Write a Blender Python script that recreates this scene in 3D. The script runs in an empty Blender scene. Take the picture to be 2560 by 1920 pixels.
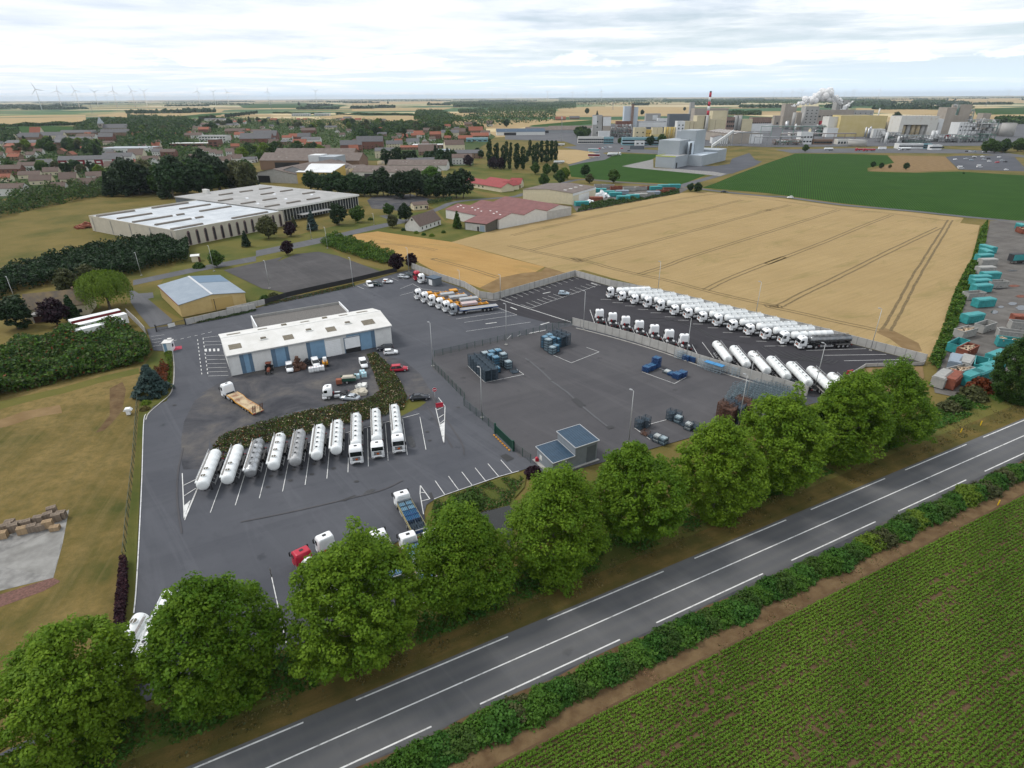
import bpy,bmesh,math,random
from mathutils import Vector,Matrix
from mathutils.geometry import tessellate_polygon
random.seed(7)
R=math.radians
PI=math.pi
scene=bpy.context.scene
COL=scene.collection
# ------------------------------------------------------------------ camera
CF,CPIT,CROL,CH=1478.1,0.4518334,-0.00543,64.05
_cp,_sp,_cr,_sr=math.cos(CPIT),math.sin(CPIT),math.cos(CROL),math.sin(CROL)
FW=Vector((0,_cp,-_sp))
_r0,_u0=Vector((1,0,0)),Vector((0,_sp,_cp))
RT=_cr*_r0+_sr*_u0
UP=-_sr*_r0+_cr*_u0
cam_d=bpy.data.cameras.new("camera")
cam=bpy.data.objects.new("camera",cam_d)
COL.objects.link(cam)
cam_d.sensor_width=36.0
cam_d.lens=CF/2560*36.0
cam_d.clip_start=0.5
cam_d.clip_end=120000
mw=Matrix((RT,UP,-FW)).transposed().to_4x4()
mw.translation=Vector((0,0,CH))
cam.matrix_world=mw
scene.camera=cam
# ------------------------------------------------------------------ light
SUN_EL,SUN_AZ=R(52),R(-75)
wd=bpy.data.worlds.new("World")
scene.world=wd
wd.use_nodes=True
nt=wd.node_tree
nt.nodes.clear()
N=nt.nodes.new
L=nt.links.new
out=N("ShaderNodeOutputWorld");bg=N("ShaderNodeBackground")
sky=N("ShaderNodeTexSky");sky.sky_type='NISHITA';sky.sun_disc=False
sky.sun_elevation=SUN_EL;sky.sun_rotation=SUN_AZ
sky.air_density=1.0;sky.dust_density=1.5;sky.ozone_density=1.5
tc=N("ShaderNodeTexCoord")
sep=N("ShaderNodeSeparateXYZ");L(tc.outputs["Generated"],sep.inputs[0])
def wm(op,a,b=None,c=None):
 n=N("ShaderNodeMath");n.operation=op
 for i,v in enumerate((a,b,c)):
  if v is None:continue
  if isinstance(v,(int,float)):n.inputs[i].default_value=v
  else:L(v,n.inputs[i])
 return n.outputs[0]
def wramp(f,stops):
 n=N("ShaderNodeValToRGB");L(f,n.inputs[0])
 while len(n.color_ramp.elements)<len(stops):n.color_ramp.elements.new(0.5)
 for e,(p,c) in zip(n.color_ramp.elements,stops):e.position=p;e.color=(*c,1)
 return n.outputs[0]
def wmix(f,a,b):
 n=N("ShaderNodeMix");n.data_type='RGBA'
 if isinstance(f,(int,float)):n.inputs[0].default_value=f
 else:L(f,n.inputs[0])
 for s,v in((6,a),(7,b)):
  if isinstance(v,tuple):n.inputs[s].default_value=(*v,1)
  else:L(v,n.inputs[s])
 return n.outputs[2]
zc=wm('MAXIMUM',sep.outputs[2],0.0)
dn=wm('ADD',zc,0.022)
cx=wm('DIVIDE',sep.outputs[0],dn);cy=wm('DIVIDE',sep.outputs[1],dn)
cmb=N("ShaderNodeCombineXYZ");L(cx,cmb.inputs[0]);L(cy,cmb.inputs[1])
def wnoise(scale,det,rough,off,dist=0.0,vec=None):
 mp=N("ShaderNodeMapping");L(vec or cmb.outputs[0],mp.inputs[0])
 mp.inputs["Location"].default_value=off
 n=N("ShaderNodeTexNoise");n.inputs["Scale"].default_value=scale;n.inputs["Detail"].default_value=det
 n.inputs["Roughness"].default_value=rough;n.inputs["Distortion"].default_value=dist
 L(mp.outputs[0],n.inputs["Vector"])
 return n.outputs["Fac"]
n1=wnoise(0.16,9,0.60,(3.1,7.7,0),0.3)
n2=wnoise(0.55,8,0.62,(11.3,2.2,0),0.2)
el=wm('MULTIPLY',zc,7.5)
bias=wm('ADD',wm('MULTIPLY',sep.outputs[0],-0.16),wm('MULTIPLY',el,0.24))
cv=wm('ADD',wm('ADD',wm('MULTIPLY',n1,0.75),wm('MULTIPLY',n2,0.35)),bias)
cover=wramp(cv,[(0.52,(0,0,0)),(0.70,(1,1,1))])
dv=N("ShaderNodeVectorMath");dv.operation='MULTIPLY';L(tc.outputs["Generated"],dv.inputs[0]);dv.inputs[1].default_value=(1,1,3.2)
n3=wnoise(9.0,10,0.6,(1.7,0.4,0.2),0.25,dv.outputs[0])
band=wramp(zc,[(0.030,(0,0,0)),(0.041,(1,1,1)),(0.052,(1,1,1)),(0.075,(0,0,0))])
bank=wramp(wm('ADD',n3,wm('MULTIPLY',wm('SUBTRACT',band,1.0),0.35)),[(0.47,(0,0,0)),(0.56,(1,1,1))])
shade=wramp(wm('ADD',wm('MULTIPLY',n2,0.6),wm('MULTIPLY',n1,0.4)),[(0.38,(0.66,0.74,0.84)),(0.52,(0.89,0.93,0.98)),(0.60,(1.02,1.02,1.02))])
SKYS=0.10
skyc=N("ShaderNodeVectorMath");skyc.operation='SCALE';L(sky.outputs[0],skyc.inputs[0]);skyc.inputs[3].default_value=1.0
hz=wramp(zc,[(0.0,(1,1,1)),(0.10,(0,0,0))])
pale=wmix(hz,skyc.outputs[0],(6.6,7.9,9.2))
CLW=8.0
def cl(colout):
 s=N("ShaderNodeVectorMath");s.operation='SCALE';L(colout,s.inputs[0]);s.inputs[3].default_value=CLW
 return s.outputs[0]
c1=wmix(cover,pale,cl(shade))
c2=wmix(wm('MULTIPLY',bank,0.75),c1,(9.6,9.6,9.6))
L(c2,bg.inputs[0]);bg.inputs[1].default_value=SKYS
L(bg.outputs[0],out.inputs[0])
sun_d=bpy.data.lights.new("sun",'SUN')
sun=bpy.data.objects.new("sun",sun_d);COL.objects.link(sun)
sun_d.energy=1.5;sun_d.angle=R(14);sun_d.color=(1.0,0.95,0.88)
sdir=Vector((math.cos(SUN_EL)*math.sin(SUN_AZ),math.cos(SUN_EL)*math.cos(SUN_AZ),math.sin(SUN_EL)))
sun.rotation_euler=(-sdir).to_track_quat('-Z','Y').to_euler()
vs=scene.view_settings
scene.display_settings.display_device='sRGB'
vs.view_transform='Standard';vs.look='None';vs.gamma=1;vs.use_curve_mapping=False
vs.exposure=0.54
cy_=scene.cycles
cy_.max_bounces=7;cy_.diffuse_bounces=4;cy_.glossy_bounces=2;cy_.transmission_bounces=3
cy_.volume_bounces=0;cy_.transparent_max_bounces=12
cy_.use_denoising=True
try:cy_.denoiser='OPENIMAGEDENOISE'
except Exception:pass
# ------------------------------------------------------------------ where things stand
VW=dict(A=(0,180),B=(640,180),C=(1280,180),D=(1920,180),E=(0,600),F=(500,640),G=(1000,640),H=(1440,640),I=(1920,520),
J=(0,1000),K=(400,960),L=(900,960),M=(1440,920),N=(1920,900),O=(0,1440),P=(640,1400),Q=(1280,1400),
T1=(320,240),T2=(0,290,4.608),T3=(880,240,3.95),T4=(1440,220,4.608),T5=(1900,220,6.144),T6=(2200,220,6.144))
def px(v,x,y):
 o=VW[v];k=o[2] if len(o)>2 else 3.45625
 return o[0]+x/k,o[1]+y/k
def pt(v,x,y,z=0.0):
 X,Y=px(v,x,y)
 d=FW*CF+RT*(X-1280)-UP*(Y-960)
 t=(z-CH)/d.z
 return Vector((d.x*t,d.y*t,z))
def hgt(g,v,y):

 Y=px(v,0,y)[1]
 k=(960-Y)/CF
 a=Vector((g.x,g.y,-CH))
 return(k*a.dot(FW)-a.dot(UP))/(UP.z-k*FW.z)
# ------------------------------------------------------------------ materials
MATS={}
def mat(name,col,rough=0.7,metal=0.0,var=0.0,vscale=1.0,col2=None,bump=0.0,bscale=20.0,world=False,spec=0.4,det=5,contrast=(0.35,0.65)):
 if name in MATS:return MATS[name]
 m=bpy.data.materials.new(name);MATS[name]=m
 m.use_nodes=True
 nt=m.node_tree;b=nt.nodes["Principled BSDF"]
 b.inputs["Roughness"].default_value=rough;b.inputs["Metallic"].default_value=metal
 b.inputs["Specular IOR Level"].default_value=spec
 b.inputs["Base Color"].default_value=(*col,1)
 if var or col2 or bump:
  if world:vec=nt.nodes.new("ShaderNodeNewGeometry").outputs["Position"]
  else:vec=nt.nodes.new("ShaderNodeTexCoord").outputs["Object"]
 if var or col2:
  n=nt.nodes.new("ShaderNodeTexNoise");n.inputs["Scale"].default_value=vscale;n.inputs["Detail"].default_value=det
  n.inputs["Roughness"].default_value=0.62
  nt.links.new(vec,n.inputs["Vector"])
  r=nt.nodes.new("ShaderNodeValToRGB");nt.links.new(n.outputs["Fac"],r.inputs[0])
  c2=col2 or tuple(min(1,c*(1+var)) for c in col);c1=col if col2 else tuple(c*(1-var) for c in col)
  r.color_ramp.elements[0].position=contrast[0];r.color_ramp.elements[0].color=(*c1,1)
  r.color_ramp.elements[1].position=contrast[1];r.color_ramp.elements[1].color=(*c2,1)
  nt.links.new(r.outputs[0],b.inputs["Base Color"])
 if bump:
  n=nt.nodes.new("ShaderNodeTexNoise");n.inputs["Scale"].default_value=bscale;n.inputs["Detail"].default_value=3
  nt.links.new(vec,n.inputs["Vector"])
  bp=nt.nodes.new("ShaderNodeBump");bp.inputs["Strength"].default_value=bump;bp.inputs["Distance"].default_value=0.1
  nt.links.new(n.outputs["Fac"],bp.inputs["Height"]);nt.links.new(bp.outputs[0],b.inputs["Normal"])
 return m
class NT:

 def __init__(s,name,rough=0.9):
  s.m=bpy.data.materials.new(name);MATS[name]=s.m;s.m.use_nodes=True
  s.t=s.m.node_tree;s.b=s.t.nodes["Principled BSDF"]
  s.b.inputs["Roughness"].default_value=rough;s.b.inputs["Specular IOR Level"].default_value=0.06
  s.pos=s.t.nodes.new("ShaderNodeNewGeometry").outputs["Position"]
 def n(s,k):return s.t.nodes.new(k)
 def l(s,a,b):s.t.links.new(a,b)
 def mapv(s,rot=0.0,scale=(1,1,1),loc=(0,0,0)):
  a=s.n("ShaderNodeMapping");a.vector_type='POINT'
  v=s.n("ShaderNodeMapping");v.inputs["Rotation"].default_value=(0,0,-rot);s.l(s.pos,v.inputs[0])
  a.inputs["Scale"].default_value=scale;a.inputs["Location"].default_value=loc
  s.l(v.outputs[0],a.inputs[0]);return a.outputs[0]
 def noise(s,scale,det=5,rough=0.6,vec=None,dist=0.0):
  a=s.n("ShaderNodeTexNoise");a.inputs["Scale"].default_value=scale;a.inputs["Detail"].default_value=det
  a.inputs["Roughness"].default_value=rough;a.inputs["Distortion"].default_value=dist
  s.l(vec or s.pos,a.inputs["Vector"]);return a.outputs["Fac"]
 def ramp(s,f,stops,const=False):
  r=s.n("ShaderNodeValToRGB");s.l(f,r.inputs[0])
  if const:r.color_ramp.interpolation='CONSTANT'
  while len(r.color_ramp.elements)<len(stops):r.color_ramp.elements.new(0.5)
  for e,(p,c) in zip(r.color_ramp.elements,stops):
   e.position=p;e.color=(*((c,)*3 if isinstance(c,(int,float)) else c),1)
  return r.outputs[0]
 def mix(s,f,a,b,mode='MIX'):
  x=s.n("ShaderNodeMix");x.data_type='RGBA';x.blend_type=mode
  if isinstance(f,(int,float)):x.inputs[0].default_value=f
  else:s.l(f,x.inputs[0])
  for i,v in((6,a),(7,b)):
   if isinstance(v,tuple):x.inputs[i].default_value=(*v,1)
   else:s.l(v,x.inputs[i])
  return x.outputs[2]
 def math(s,op,a,b=None):
  x=s.n("ShaderNodeMath");x.operation=op
  for i,v in enumerate((a,b)):
   if v is None:continue
   if isinstance(v,(int,float)):x.inputs[i].default_value=v
   else:s.l(v,x.inputs[i])
  return x.outputs[0]
 def bump(s,h,strength=0.4,dist=0.1):
  x=s.n("ShaderNodeBump");x.inputs["Strength"].default_value=strength;x.inputs["Distance"].default_value=dist
  s.l(h,x.inputs["Height"]);s.l(x.outputs[0],s.b.inputs["Normal"])
 def done(s,c):
  s.l(c,s.b.inputs["Base Color"]);return s.m
# ------------------------------------------------------------------ mesh building
class MB:
 def __init__(s):s.v=[];s.f=[];s.mi=[];s.sm=[]
 def add(s,vs,fs,mi=0,smooth=False):
  o=len(s.v);s.v+=[tuple(x) for x in vs]
  for f in fs:s.f.append([i+o for i in f]);s.mi.append(mi);s.sm.append(smooth)
  return s
 def box(s,x0,x1,y0,y1,z0,z1,mi=0,M=None):
  vs=[Vector(c) for c in((x0,y0,z0),(x1,y0,z0),(x1,y1,z0),(x0,y1,z0),(x0,y0,z1),(x1,y0,z1),(x1,y1,z1),(x0,y1,z1))]
  if M:vs=[M@v for v in vs]
  return s.add(vs,[(0,3,2,1),(4,5,6,7),(0,1,5,4),(1,2,6,5),(2,3,7,6),(3,0,4,7)],mi)
 def bbox(s,x0,x1,y0,y1,z0,z1,c=0.06,mi=0):

  rings=[]
  for z,i in((z0,c),(z0+c,0),(z1-c,0),(z1,c)):
   X0,X1,Y0,Y1=x0+i,x1-i,y0+i,y1-i
   k=c if i==0 else c*0.6
   rings.append([(X0+k,Y0,z),(X1-k,Y0,z),(X1,Y0+k,z),(X1,Y1-k,z),(X1-k,Y1,z),(X0+k,Y1,z),(X0,Y1-k,z),(X0,Y0+k,z)])
  return s.loft(rings,mi)
 def loft(s,rings,mi=0,smooth=False,cap=True):
  n=len(rings[0]);vs=[p for r in rings for p in r];fs=[]
  for k in range(len(rings)-1):
   for i in range(n):
    j=(i+1)%n;fs.append((k*n+i,k*n+j,(k+1)*n+j,(k+1)*n+i))
  if cap:
   o=len(s.v);s.add(vs,fs,mi,smooth)
   s.f.append([o+i for i in range(n)][::-1]);s.mi.append(mi);s.sm.append(False)
   b=o+(len(rings)-1)*n
   s.f.append([b+i for i in range(n)]);s.mi.append(mi);s.sm.append(False)
   return s
  return s.add(vs,fs,mi,smooth)
 def cyl(s,p0,p1,r0,r1=None,n=8,mi=0,smooth=True,cap=True):
  p0,p1=Vector(p0),Vector(p1);r1=r0 if r1 is None else r1
  d=(p1-p0).normalized();a=d.orthogonal().normalized();b=d.cross(a)
  ring=lambda p,r:[p+(a*math.cos(2*PI*i/n)+b*math.sin(2*PI*i/n))*r for i in range(n)]
  return s.loft([ring(p0,r0),ring(p1,r1)],mi,smooth,cap)
 def tube(s,pts,rads,n=6,mi=0):
  rings=[]
  pts=[Vector(p) for p in pts]
  for i,p in enumerate(pts):
   d=(pts[min(i+1,len(pts)-1)]-pts[max(i-1,0)]).normalized()
   a=d.cross(Vector((0.3,1,0.1))).normalized();b=d.cross(a)
   rings.append([p+(a*math.cos(2*PI*k/n)+b*math.sin(2*PI*k/n))*rads[i] for k in range(n)])
  return s.loft(rings,mi,True)
 def bar(s,p0,p1,w=0.06,h=None,mi=0):
  p0,p1=Vector(p0),Vector(p1);h=h or w
  d=(p1-p0).normalized();up=Vector((0,0,1)) if abs(d.z)<0.95 else Vector((1,0,0))
  a=d.cross(up).normalized()*w/2;b=a.cross(d).normalized()*h/2
  return s.loft([[p-a-b,p+a-b,p+a+b,p-a+b] for p in(p0,p1)],mi)
 def poly(s,pts,mi=0):
  return s.add(pts,[tuple(range(len(pts)))],mi)
 def prism(s,prof,y0,y1,mi=0,y0t=None,smooth=False):

  return s.loft([[(x,y0,z) for x,z in prof],[(x,y1,z) for x,z in prof]],mi,smooth)
 def prismx(s,prof,x0,x1,mi=0):
  return s.loft([[(x0,y,z) for y,z in prof],[(x1,y,z) for y,z in prof]],mi)
 def mesh(s,name,mats):
  me=bpy.data.meshes.new(name)
  me.from_pydata(s.v,[],s.f)
  for m in(mats if isinstance(mats,(list,tuple)) else[mats]):me.materials.append(m)
  if len(s.mi):me.polygons.foreach_set("material_index",s.mi);me.polygons.foreach_set("use_smooth",s.sm)
  bm=bmesh.new();bm.from_mesh(me)
  bmesh.ops.recalc_face_normals(bm,faces=bm.faces);bm.to_mesh(me);bm.free()
  return me
 def rawmesh(s,name,mats):
  me=bpy.data.meshes.new(name);me.from_pydata(s.v,[],s.f)
  for m in(mats if isinstance(mats,(list,tuple)) else[mats]):me.materials.append(m)
  if len(s.mi):me.polygons.foreach_set("material_index",s.mi);me.polygons.foreach_set("use_smooth",s.sm)
  me.update();return me
 def build(s,name,mats,parent=None,raw=False):
  o=bpy.data.objects.new(name,s.rawmesh(name,mats) if raw else s.mesh(name,mats));COL.objects.link(o)
  if parent:o.parent=parent
  return o
def tag(o,label,cat,group=None,kind=None):
 if label:o["label"]=label
 if cat:o["category"]=cat
 if group:o["group"]=group
 if kind:o["kind"]=kind
 return o
def thing(name,label,cat,loc=(0,0,0),rz=0.0,group=None):
 o=bpy.data.objects.new(name,None);COL.objects.link(o)
 o.empty_display_size=0.1
 o.location=loc;o.rotation_euler=(0,0,rz)
 return tag(o,label,cat,group)
KIDS={}
def kids(o):
 if o.name not in KIDS:KIDS[o.name]=list(o.children)
 return KIDS[o.name]
def dup(root,loc,rz,label,group=None,sc=None,swap=None):

 def cp(o,par):
  c=o.copy();COL.objects.link(c)
  if par:c.parent=par
  if swap and o.type=='MESH':
   key=(o.data.name,id(swap))
   if key not in SWAPS:
    me=o.data.copy();ch=False
    for i,m in enumerate(me.materials):
     if m and m.name in swap:me.materials[i]=swap[m.name];ch=True
    SWAPS[key]=me if ch else o.data
   c.data=SWAPS[key]
  for k in kids(o):cp(k,c)
  return c
 c=cp(root,None)
 c.location=loc;c.rotation_euler=(0,0,rz)
 if sc:c.scale=sc if isinstance(sc,tuple) else(sc,sc,sc)
 c["label"]=label
 if group:c["group"]=group
 elif "group" in c.keys():del c["group"]
 return c
SWAPS={}
USED=set()
def place(proto,loc,rz,label,group=None,sc=None,swap=None):

 if proto.name in USED or swap:return dup(proto,loc,rz,label,group,sc,swap)
 kids(proto)
 for k in kids(proto):kids(k)
 USED.add(proto.name)
 proto.location=loc;proto.rotation_euler=(0,0,rz);proto["label"]=label
 if sc:proto.scale=sc if isinstance(sc,tuple) else(sc,sc,sc)
 if group:proto["group"]=group
 return proto
PROTOS=[]
def proto(fn,*a,**k):
 o=fn(*a,**k);PROTOS.append(o)
 kids(o)
 for c in kids(o):kids(c)
 return o
ORD=["first","second","third","fourth","fifth","sixth","seventh","eighth","ninth","tenth","eleventh","twelfth","thirteenth","fourteenth","fifteenth","sixteenth",
"seventeenth","eighteenth","nineteenth","twentieth"]
ORD+=["twenty-"+o for o in ORD[:9]]+["thirtieth"]+["thirty-"+o for o in ORD[:9]]+["fortieth"]
def sheet(name,pts,m,z,parent=None):
 vs=[Vector((p.x,p.y,z)) for p in pts]
 tri=tessellate_polygon([vs])
 mb=MB();mb.add(vs,[tuple(t) for t in tri])
 o=mb.build(name,m,parent,raw=True)
 me=o.data
 bm=bmesh.new();bm.from_mesh(me)
 for f in bm.faces:
  if f.normal.z<0:f.normal_flip()
 bm.to_mesh(me);bm.free()
 if not parent:o["kind"]="structure"
 return o
def pts(*args):

 v=None;r=[]
 for a in args:
  if isinstance(a,str):v=a
  else:r.append(pt(v,*a))
 return r
def smooth_line(P,n=6):

 if len(P)<3:return P
 Q=[]
 for i in range(len(P)-1):
  p0=P[max(i-1,0)];p1=P[i];p2=P[i+1];p3=P[min(i+2,len(P)-1)]
  for k in range(n):
   t=k/n
   Q.append(0.5*((2*p1)+(p2-p0)*t+(2*p0-5*p1+4*p2-p3)*t*t+(3*p1-p0-3*p2+p3)*t**3))
 return Q+[P[-1]]
def strip(name,P,w,m,z,parent=None,sm=True,jit=0.0):
 P=smooth_line(P) if sm else P
 mb=MB();rnd=random.Random(len(name)*7+int(P[0].x))
 n=len(P);vs=[]
 for i,p in enumerate(P):
  d=(P[min(i+1,n-1)]-P[max(i-1,0)]);d.z=0;d.normalize()
  a=Vector((-d.y,d.x,0))*w/2
  j=rnd.uniform(-jit,jit)
  vs+=[Vector((p.x,p.y,z))+a*(1+j),Vector((p.x,p.y,z))-a*(1-j)]
 mb.add(vs,[(2*i,2*i+1,2*i+3,2*i+2) for i in range(n-1)])
 o=mb.build(name,m,parent)
 if not parent:o["kind"]="structure"
 return o
# ------------------------------------------------------------------ ground, roads, fields
RTH=0.46778
RD=Vector((math.cos(RTH),math.sin(RTH),0));RNV=Vector((RD.y,-RD.x,0));RA=Vector((27.8516,69.8617,0))
def so(s,o,z=0.0):

 p=RA+RD*s+RNV*o;p.z=z;return p
g=NT("farmland")
v=g.n("ShaderNodeTexVoronoi");v.voronoi_dimensions='2D';v.inputs["Scale"].default_value=1.0;v.distance='CHEBYCHEV'
g.l(g.mapv(0.25,(1/620,1/300,1)),v.inputs["Vector"])
v2=g.n("ShaderNodeTexVoronoi");v2.voronoi_dimensions='2D';v2.inputs["Scale"].default_value=1.0;v2.distance='CHEBYCHEV'
g.l(g.mapv(-0.1,(1/1700,1/900,1),(3.3,1.2,0)),v2.inputs["Vector"])
sepc=g.n("ShaderNodeSeparateColor");g.l(v.outputs["Color"],sepc.inputs[0])
c=g.ramp(sepc.outputs[0],[(0.0,(0.32,0.225,0.115)),(0.20,(0.040,0.100,0.042)),(0.42,(0.37,0.27,0.145)),(0.54,(0.030,0.085,0.036)),(0.70,(0.28,0.21,0.125)),
(0.78,(0.10,0.16,0.06)),(0.88,(0.52,0.42,0.25))],True)
sep2=g.n("ShaderNodeSeparateColor");g.l(v2.outputs["Color"],sep2.inputs[0])
c=g.mix(g.ramp(sep2.outputs[1],[(0.0,0),(0.78,0.0),(0.80,0.75)],True),c,(0.55,0.46,0.29))
c=g.mix(g.noise(0.004,6),c,(0.30,0.26,0.15),'MIX') if False else c
c=g.mix(g.math('MULTIPLY',g.noise(0.02,4),0.25),c,(0.12,0.13,0.07))
M_FARM=g.done(c)
g=NT("dry_grass")
n1_=g.noise(0.035,6);n2_=g.noise(0.9,5,0.7);n3_=g.noise(5.0,3,0.7)
c=g.ramp(n1_,[(0.32,(0.075,0.085,0.022)),(0.5,(0.180,0.135,0.045)),(0.68,(0.255,0.180,0.066))])
c=g.mix(g.math('MULTIPLY',n2_,0.7),c,(0.085,0.078,0.022));c=g.mix(g.math('MULTIPLY',n3_,0.4),c,(0.055,0.06,0.018))
g.bump(n3_,0.5,0.15);M_DRY=g.done(c)
g=NT("lawn")
n1_=g.noise(0.05,6);n3_=g.noise(2.5,4,0.7)
c=g.ramp(n1_,[(0.35,(0.065,0.085,0.02)),(0.6,(0.14,0.125,0.036))]);c=g.mix(g.math('MULTIPLY',n3_,0.5),c,(0.05,0.06,0.015))
g.bump(n3_,0.5,0.1);M_LAWN=g.done(c)
g=NT("garden_green");n1_=g.noise(0.03,6);n3_=g.noise(0.6,5,0.75)
c=g.ramp(n1_,[(0.35,(0.035,0.065,0.018)),(0.6,(0.075,0.095,0.035))]);c=g.mix(g.math('MULTIPLY',n3_,0.6),c,(0.025,0.045,0.015))
M_GARD=g.done(c)
def wheat(name,a,b,cdark,rot,pitch):
 g=NT(name)
 n1_=g.noise(0.03,7,0.65);n3_=g.noise(2.2,4,0.75)
 st=g.noise(1.0,4,0.7,g.mapv(rot,(0.03,1/pitch,1)))
 c=g.ramp(n1_,[(0.3,a),(0.66,b)])
 c=g.mix(g.math('MULTIPLY',g.ramp(st,[(0.42,0),(0.66,1)]),0.45),c,cdark)
 c=g.mix(g.math('MULTIPLY',g.ramp(n3_,[(0.4,0),(0.7,1)]),0.55),c,cdark)
 patch=g.noise(0.055,8,0.7,g.mapv(rot,(0.5,1.4,1),(5,9,0)),0.6)
 c=g.mix(g.math('MULTIPLY',g.ramp(patch,[(0.55,0),(0.70,1)]),0.55),c,(0.17,0.145,0.052))
 g.bump(n3_,0.35,0.2)
 return g.done(c)
M_WHEAT=wheat("ripe_wheat",(0.30,0.213,0.102),(0.355,0.256,0.126),(0.235,0.172,0.078),0.62,1.2)
M_ORANGE=wheat("cut_barley",(0.34,0.205,0.072),(0.40,0.255,0.10),(0.25,0.155,0.06),-0.55,2.2)
M_STRAW=wheat("far_wheat",(0.34,0.25,0.12),(0.38,0.28,0.15),(0.28,0.2,0.1),0.3,3.0)
def rowcrop(name,soil,leaf,leaf2,rot,pitch,cover,wob=0.25):
 g=NT(name)
 w=g.n("ShaderNodeTexWave");w.wave_type='BANDS';w.bands_direction='Y';w.inputs["Scale"].default_value=1.0
 w.inputs["Distortion"].default_value=wob*2;w.inputs["Detail"].default_value=3;w.inputs["Detail Scale"].default_value=2.0
 g.l(g.mapv(rot,(2/pitch/6.2832*3.1416*0.35,2*PI/20/pitch,1)),w.inputs["Vector"])
 n1_=g.noise(0.05,6);n3_=g.noise(3.0,4,0.7)
 lf=g.ramp(n1_,[(0.33,leaf),(0.66,leaf2)])
 lf=g.mix(g.math('MULTIPLY',n3_,0.6),lf,tuple(x*0.45 for x in leaf))
 k=g.math('ADD',w.outputs["Fac"],g.math('MULTIPLY',g.math('SUBTRACT',n3_,0.5),0.5))
 c=g.mix(g.ramp(k,[(cover-0.12,0),(cover+0.12,1)]),soil,lf)
 g.bump(w.outputs["Fac"],0.6,0.25)
 return g.done(c)
M_MAIZE=rowcrop("maize",(0.015,0.038,0.006),(0.024,0.080,0.006),(0.040,0.108,0.010),1.15,1.5,0.42)
g=NT("beet_soil");n1_=g.noise(0.15,6);n3_=g.noise(4,5,0.7)
c=g.ramp(n1_,[(0.35,(0.098,0.062,0.034)),(0.65,(0.130,0.086,0.048))]);c=g.mix(g.math('MULTIPLY',n3_,0.5),c,(0.07,0.042,0.026))
g.bump(n3_,0.6,0.1);M_SOIL=g.done(c)
g=NT("dry_bank");n1_=g.noise(0.4,6);n3_=g.noise(3,5,0.75)
c=g.ramp(n1_,[(0.35,(0.10,0.058,0.032)),(0.62,(0.17,0.112,0.060))]);c=g.mix(g.math('MULTIPLY',n3_,0.5),c,(0.065,0.052,0.022))
g.bump(n3_,0.6,0.1);M_BANK=g.done(c)
g=NT("clay_soil");n1_=g.noise(0.25,6);n3_=g.noise(2,5,0.75)
c=g.ramp(n1_,[(0.35,(0.18,0.112,0.054)),(0.65,(0.25,0.165,0.085))]);c=g.mix(g.math('MULTIPLY',n3_,0.45),c,(0.09,0.075,0.03))
M_CLAY=g.done(c)
def asphalt(name,a,b,stain,big=0.03,streak=None):
 g=NT(name,0.95);g.b.inputs["Specular IOR Level"].default_value=0.08
 n1_=g.noise(big,7,0.62,None,0.4);n2_=g.noise(0.35,6,0.7);n3_=g.noise(9.0,3,0.8)
 c=g.ramp(n1_,[(0.32,a),(0.68,b)])
 c=g.mix(g.math('MULTIPLY',g.ramp(n2_,[(0.52,0),(0.75,1)]),0.45),c,stain)
 t=g.noise(1.0,5,0.6,g.mapv(0.5,(0.012,0.11,1)),1.2)
 c=g.mix(g.math('MULTIPLY',g.ramp(t,[(0.5,0),(0.62,1),(0.72,0)]),0.30),c,stain)
 t2=g.noise(1.0,5,0.6,g.mapv(-0.9,(0.012,0.15,1),(3,5,0)),1.6)
 c=g.mix(g.math('MULTIPLY',g.ramp(t2,[(0.52,0),(0.6,1),(0.68,0)]),0.22),c,tuple(min(1,x*1.35) for x in b))
 c=g.mix(g.math('MULTIPLY',n3_,0.35),c,tuple(x*0.62 for x in a))
 vo=g.n("ShaderNodeTexVoronoi");vo.inputs["Scale"].default_value=0.11;g.l(g.pos,vo.inputs["Vector"])
 sp=g.math('ADD',vo.outputs["Distance"],g.math('MULTIPLY',g.noise(1.2,4),0.25))
 c=g.mix(g.math('MULTIPLY',g.ramp(sp,[(0.155,1),(0.22,0)]),0.5),c,tuple(x*0.5 for x in a))
 if streak:
  rot,off=streak
  q=g.mapv(RTH,(1,1,1),(0,0,0))
  sp_=g.n("ShaderNodeSeparateXYZ");g.l(q,sp_.inputs[0])
  ph=g.math('SINE',g.math('MULTIPLY',g.math('ADD',sp_.outputs[1],off),2*PI/1.78))
  c=g.mix(g.math('MULTIPLY',g.math('ADD',ph,1.0),0.12),c,(0.15,0.147,0.135))
  t3=g.noise(1.0,5,0.6,g.mapv(RTH,(0.02,1.6,1)))
  c=g.mix(g.math('MULTIPLY',t3,0.35),c,tuple(x*0.72 for x in a))
 g.bump(n3_,0.15,0.02)
 return g.done(c)
M_ROAD=asphalt("road_asphalt",(0.100,0.102,0.108),(0.128,0.129,0.133),(0.083,0.085,0.090),0.05,(0,0.35))
M_YARD=asphalt("yard_asphalt",(0.073,0.077,0.089),(0.104,0.107,0.119),(0.058,0.061,0.071))
M_STORE=asphalt("storage_asphalt",(0.072,0.071,0.077),(0.102,0.099,0.103),(0.058,0.057,0.062))
M_NEW=asphalt("new_asphalt",(0.040,0.039,0.044),(0.056,0.054,0.060),(0.036,0.035,0.038))
M_LANE=asphalt("lane_asphalt",(0.10,0.102,0.11),(0.135,0.137,0.145),(0.085,0.087,0.094))
g=NT("gravel");n1_=g.noise(0.09,7,0.65,None,0.6);n2_=g.noise(0.6,6,0.7);n3_=g.noise(6,4,0.8)
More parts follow.
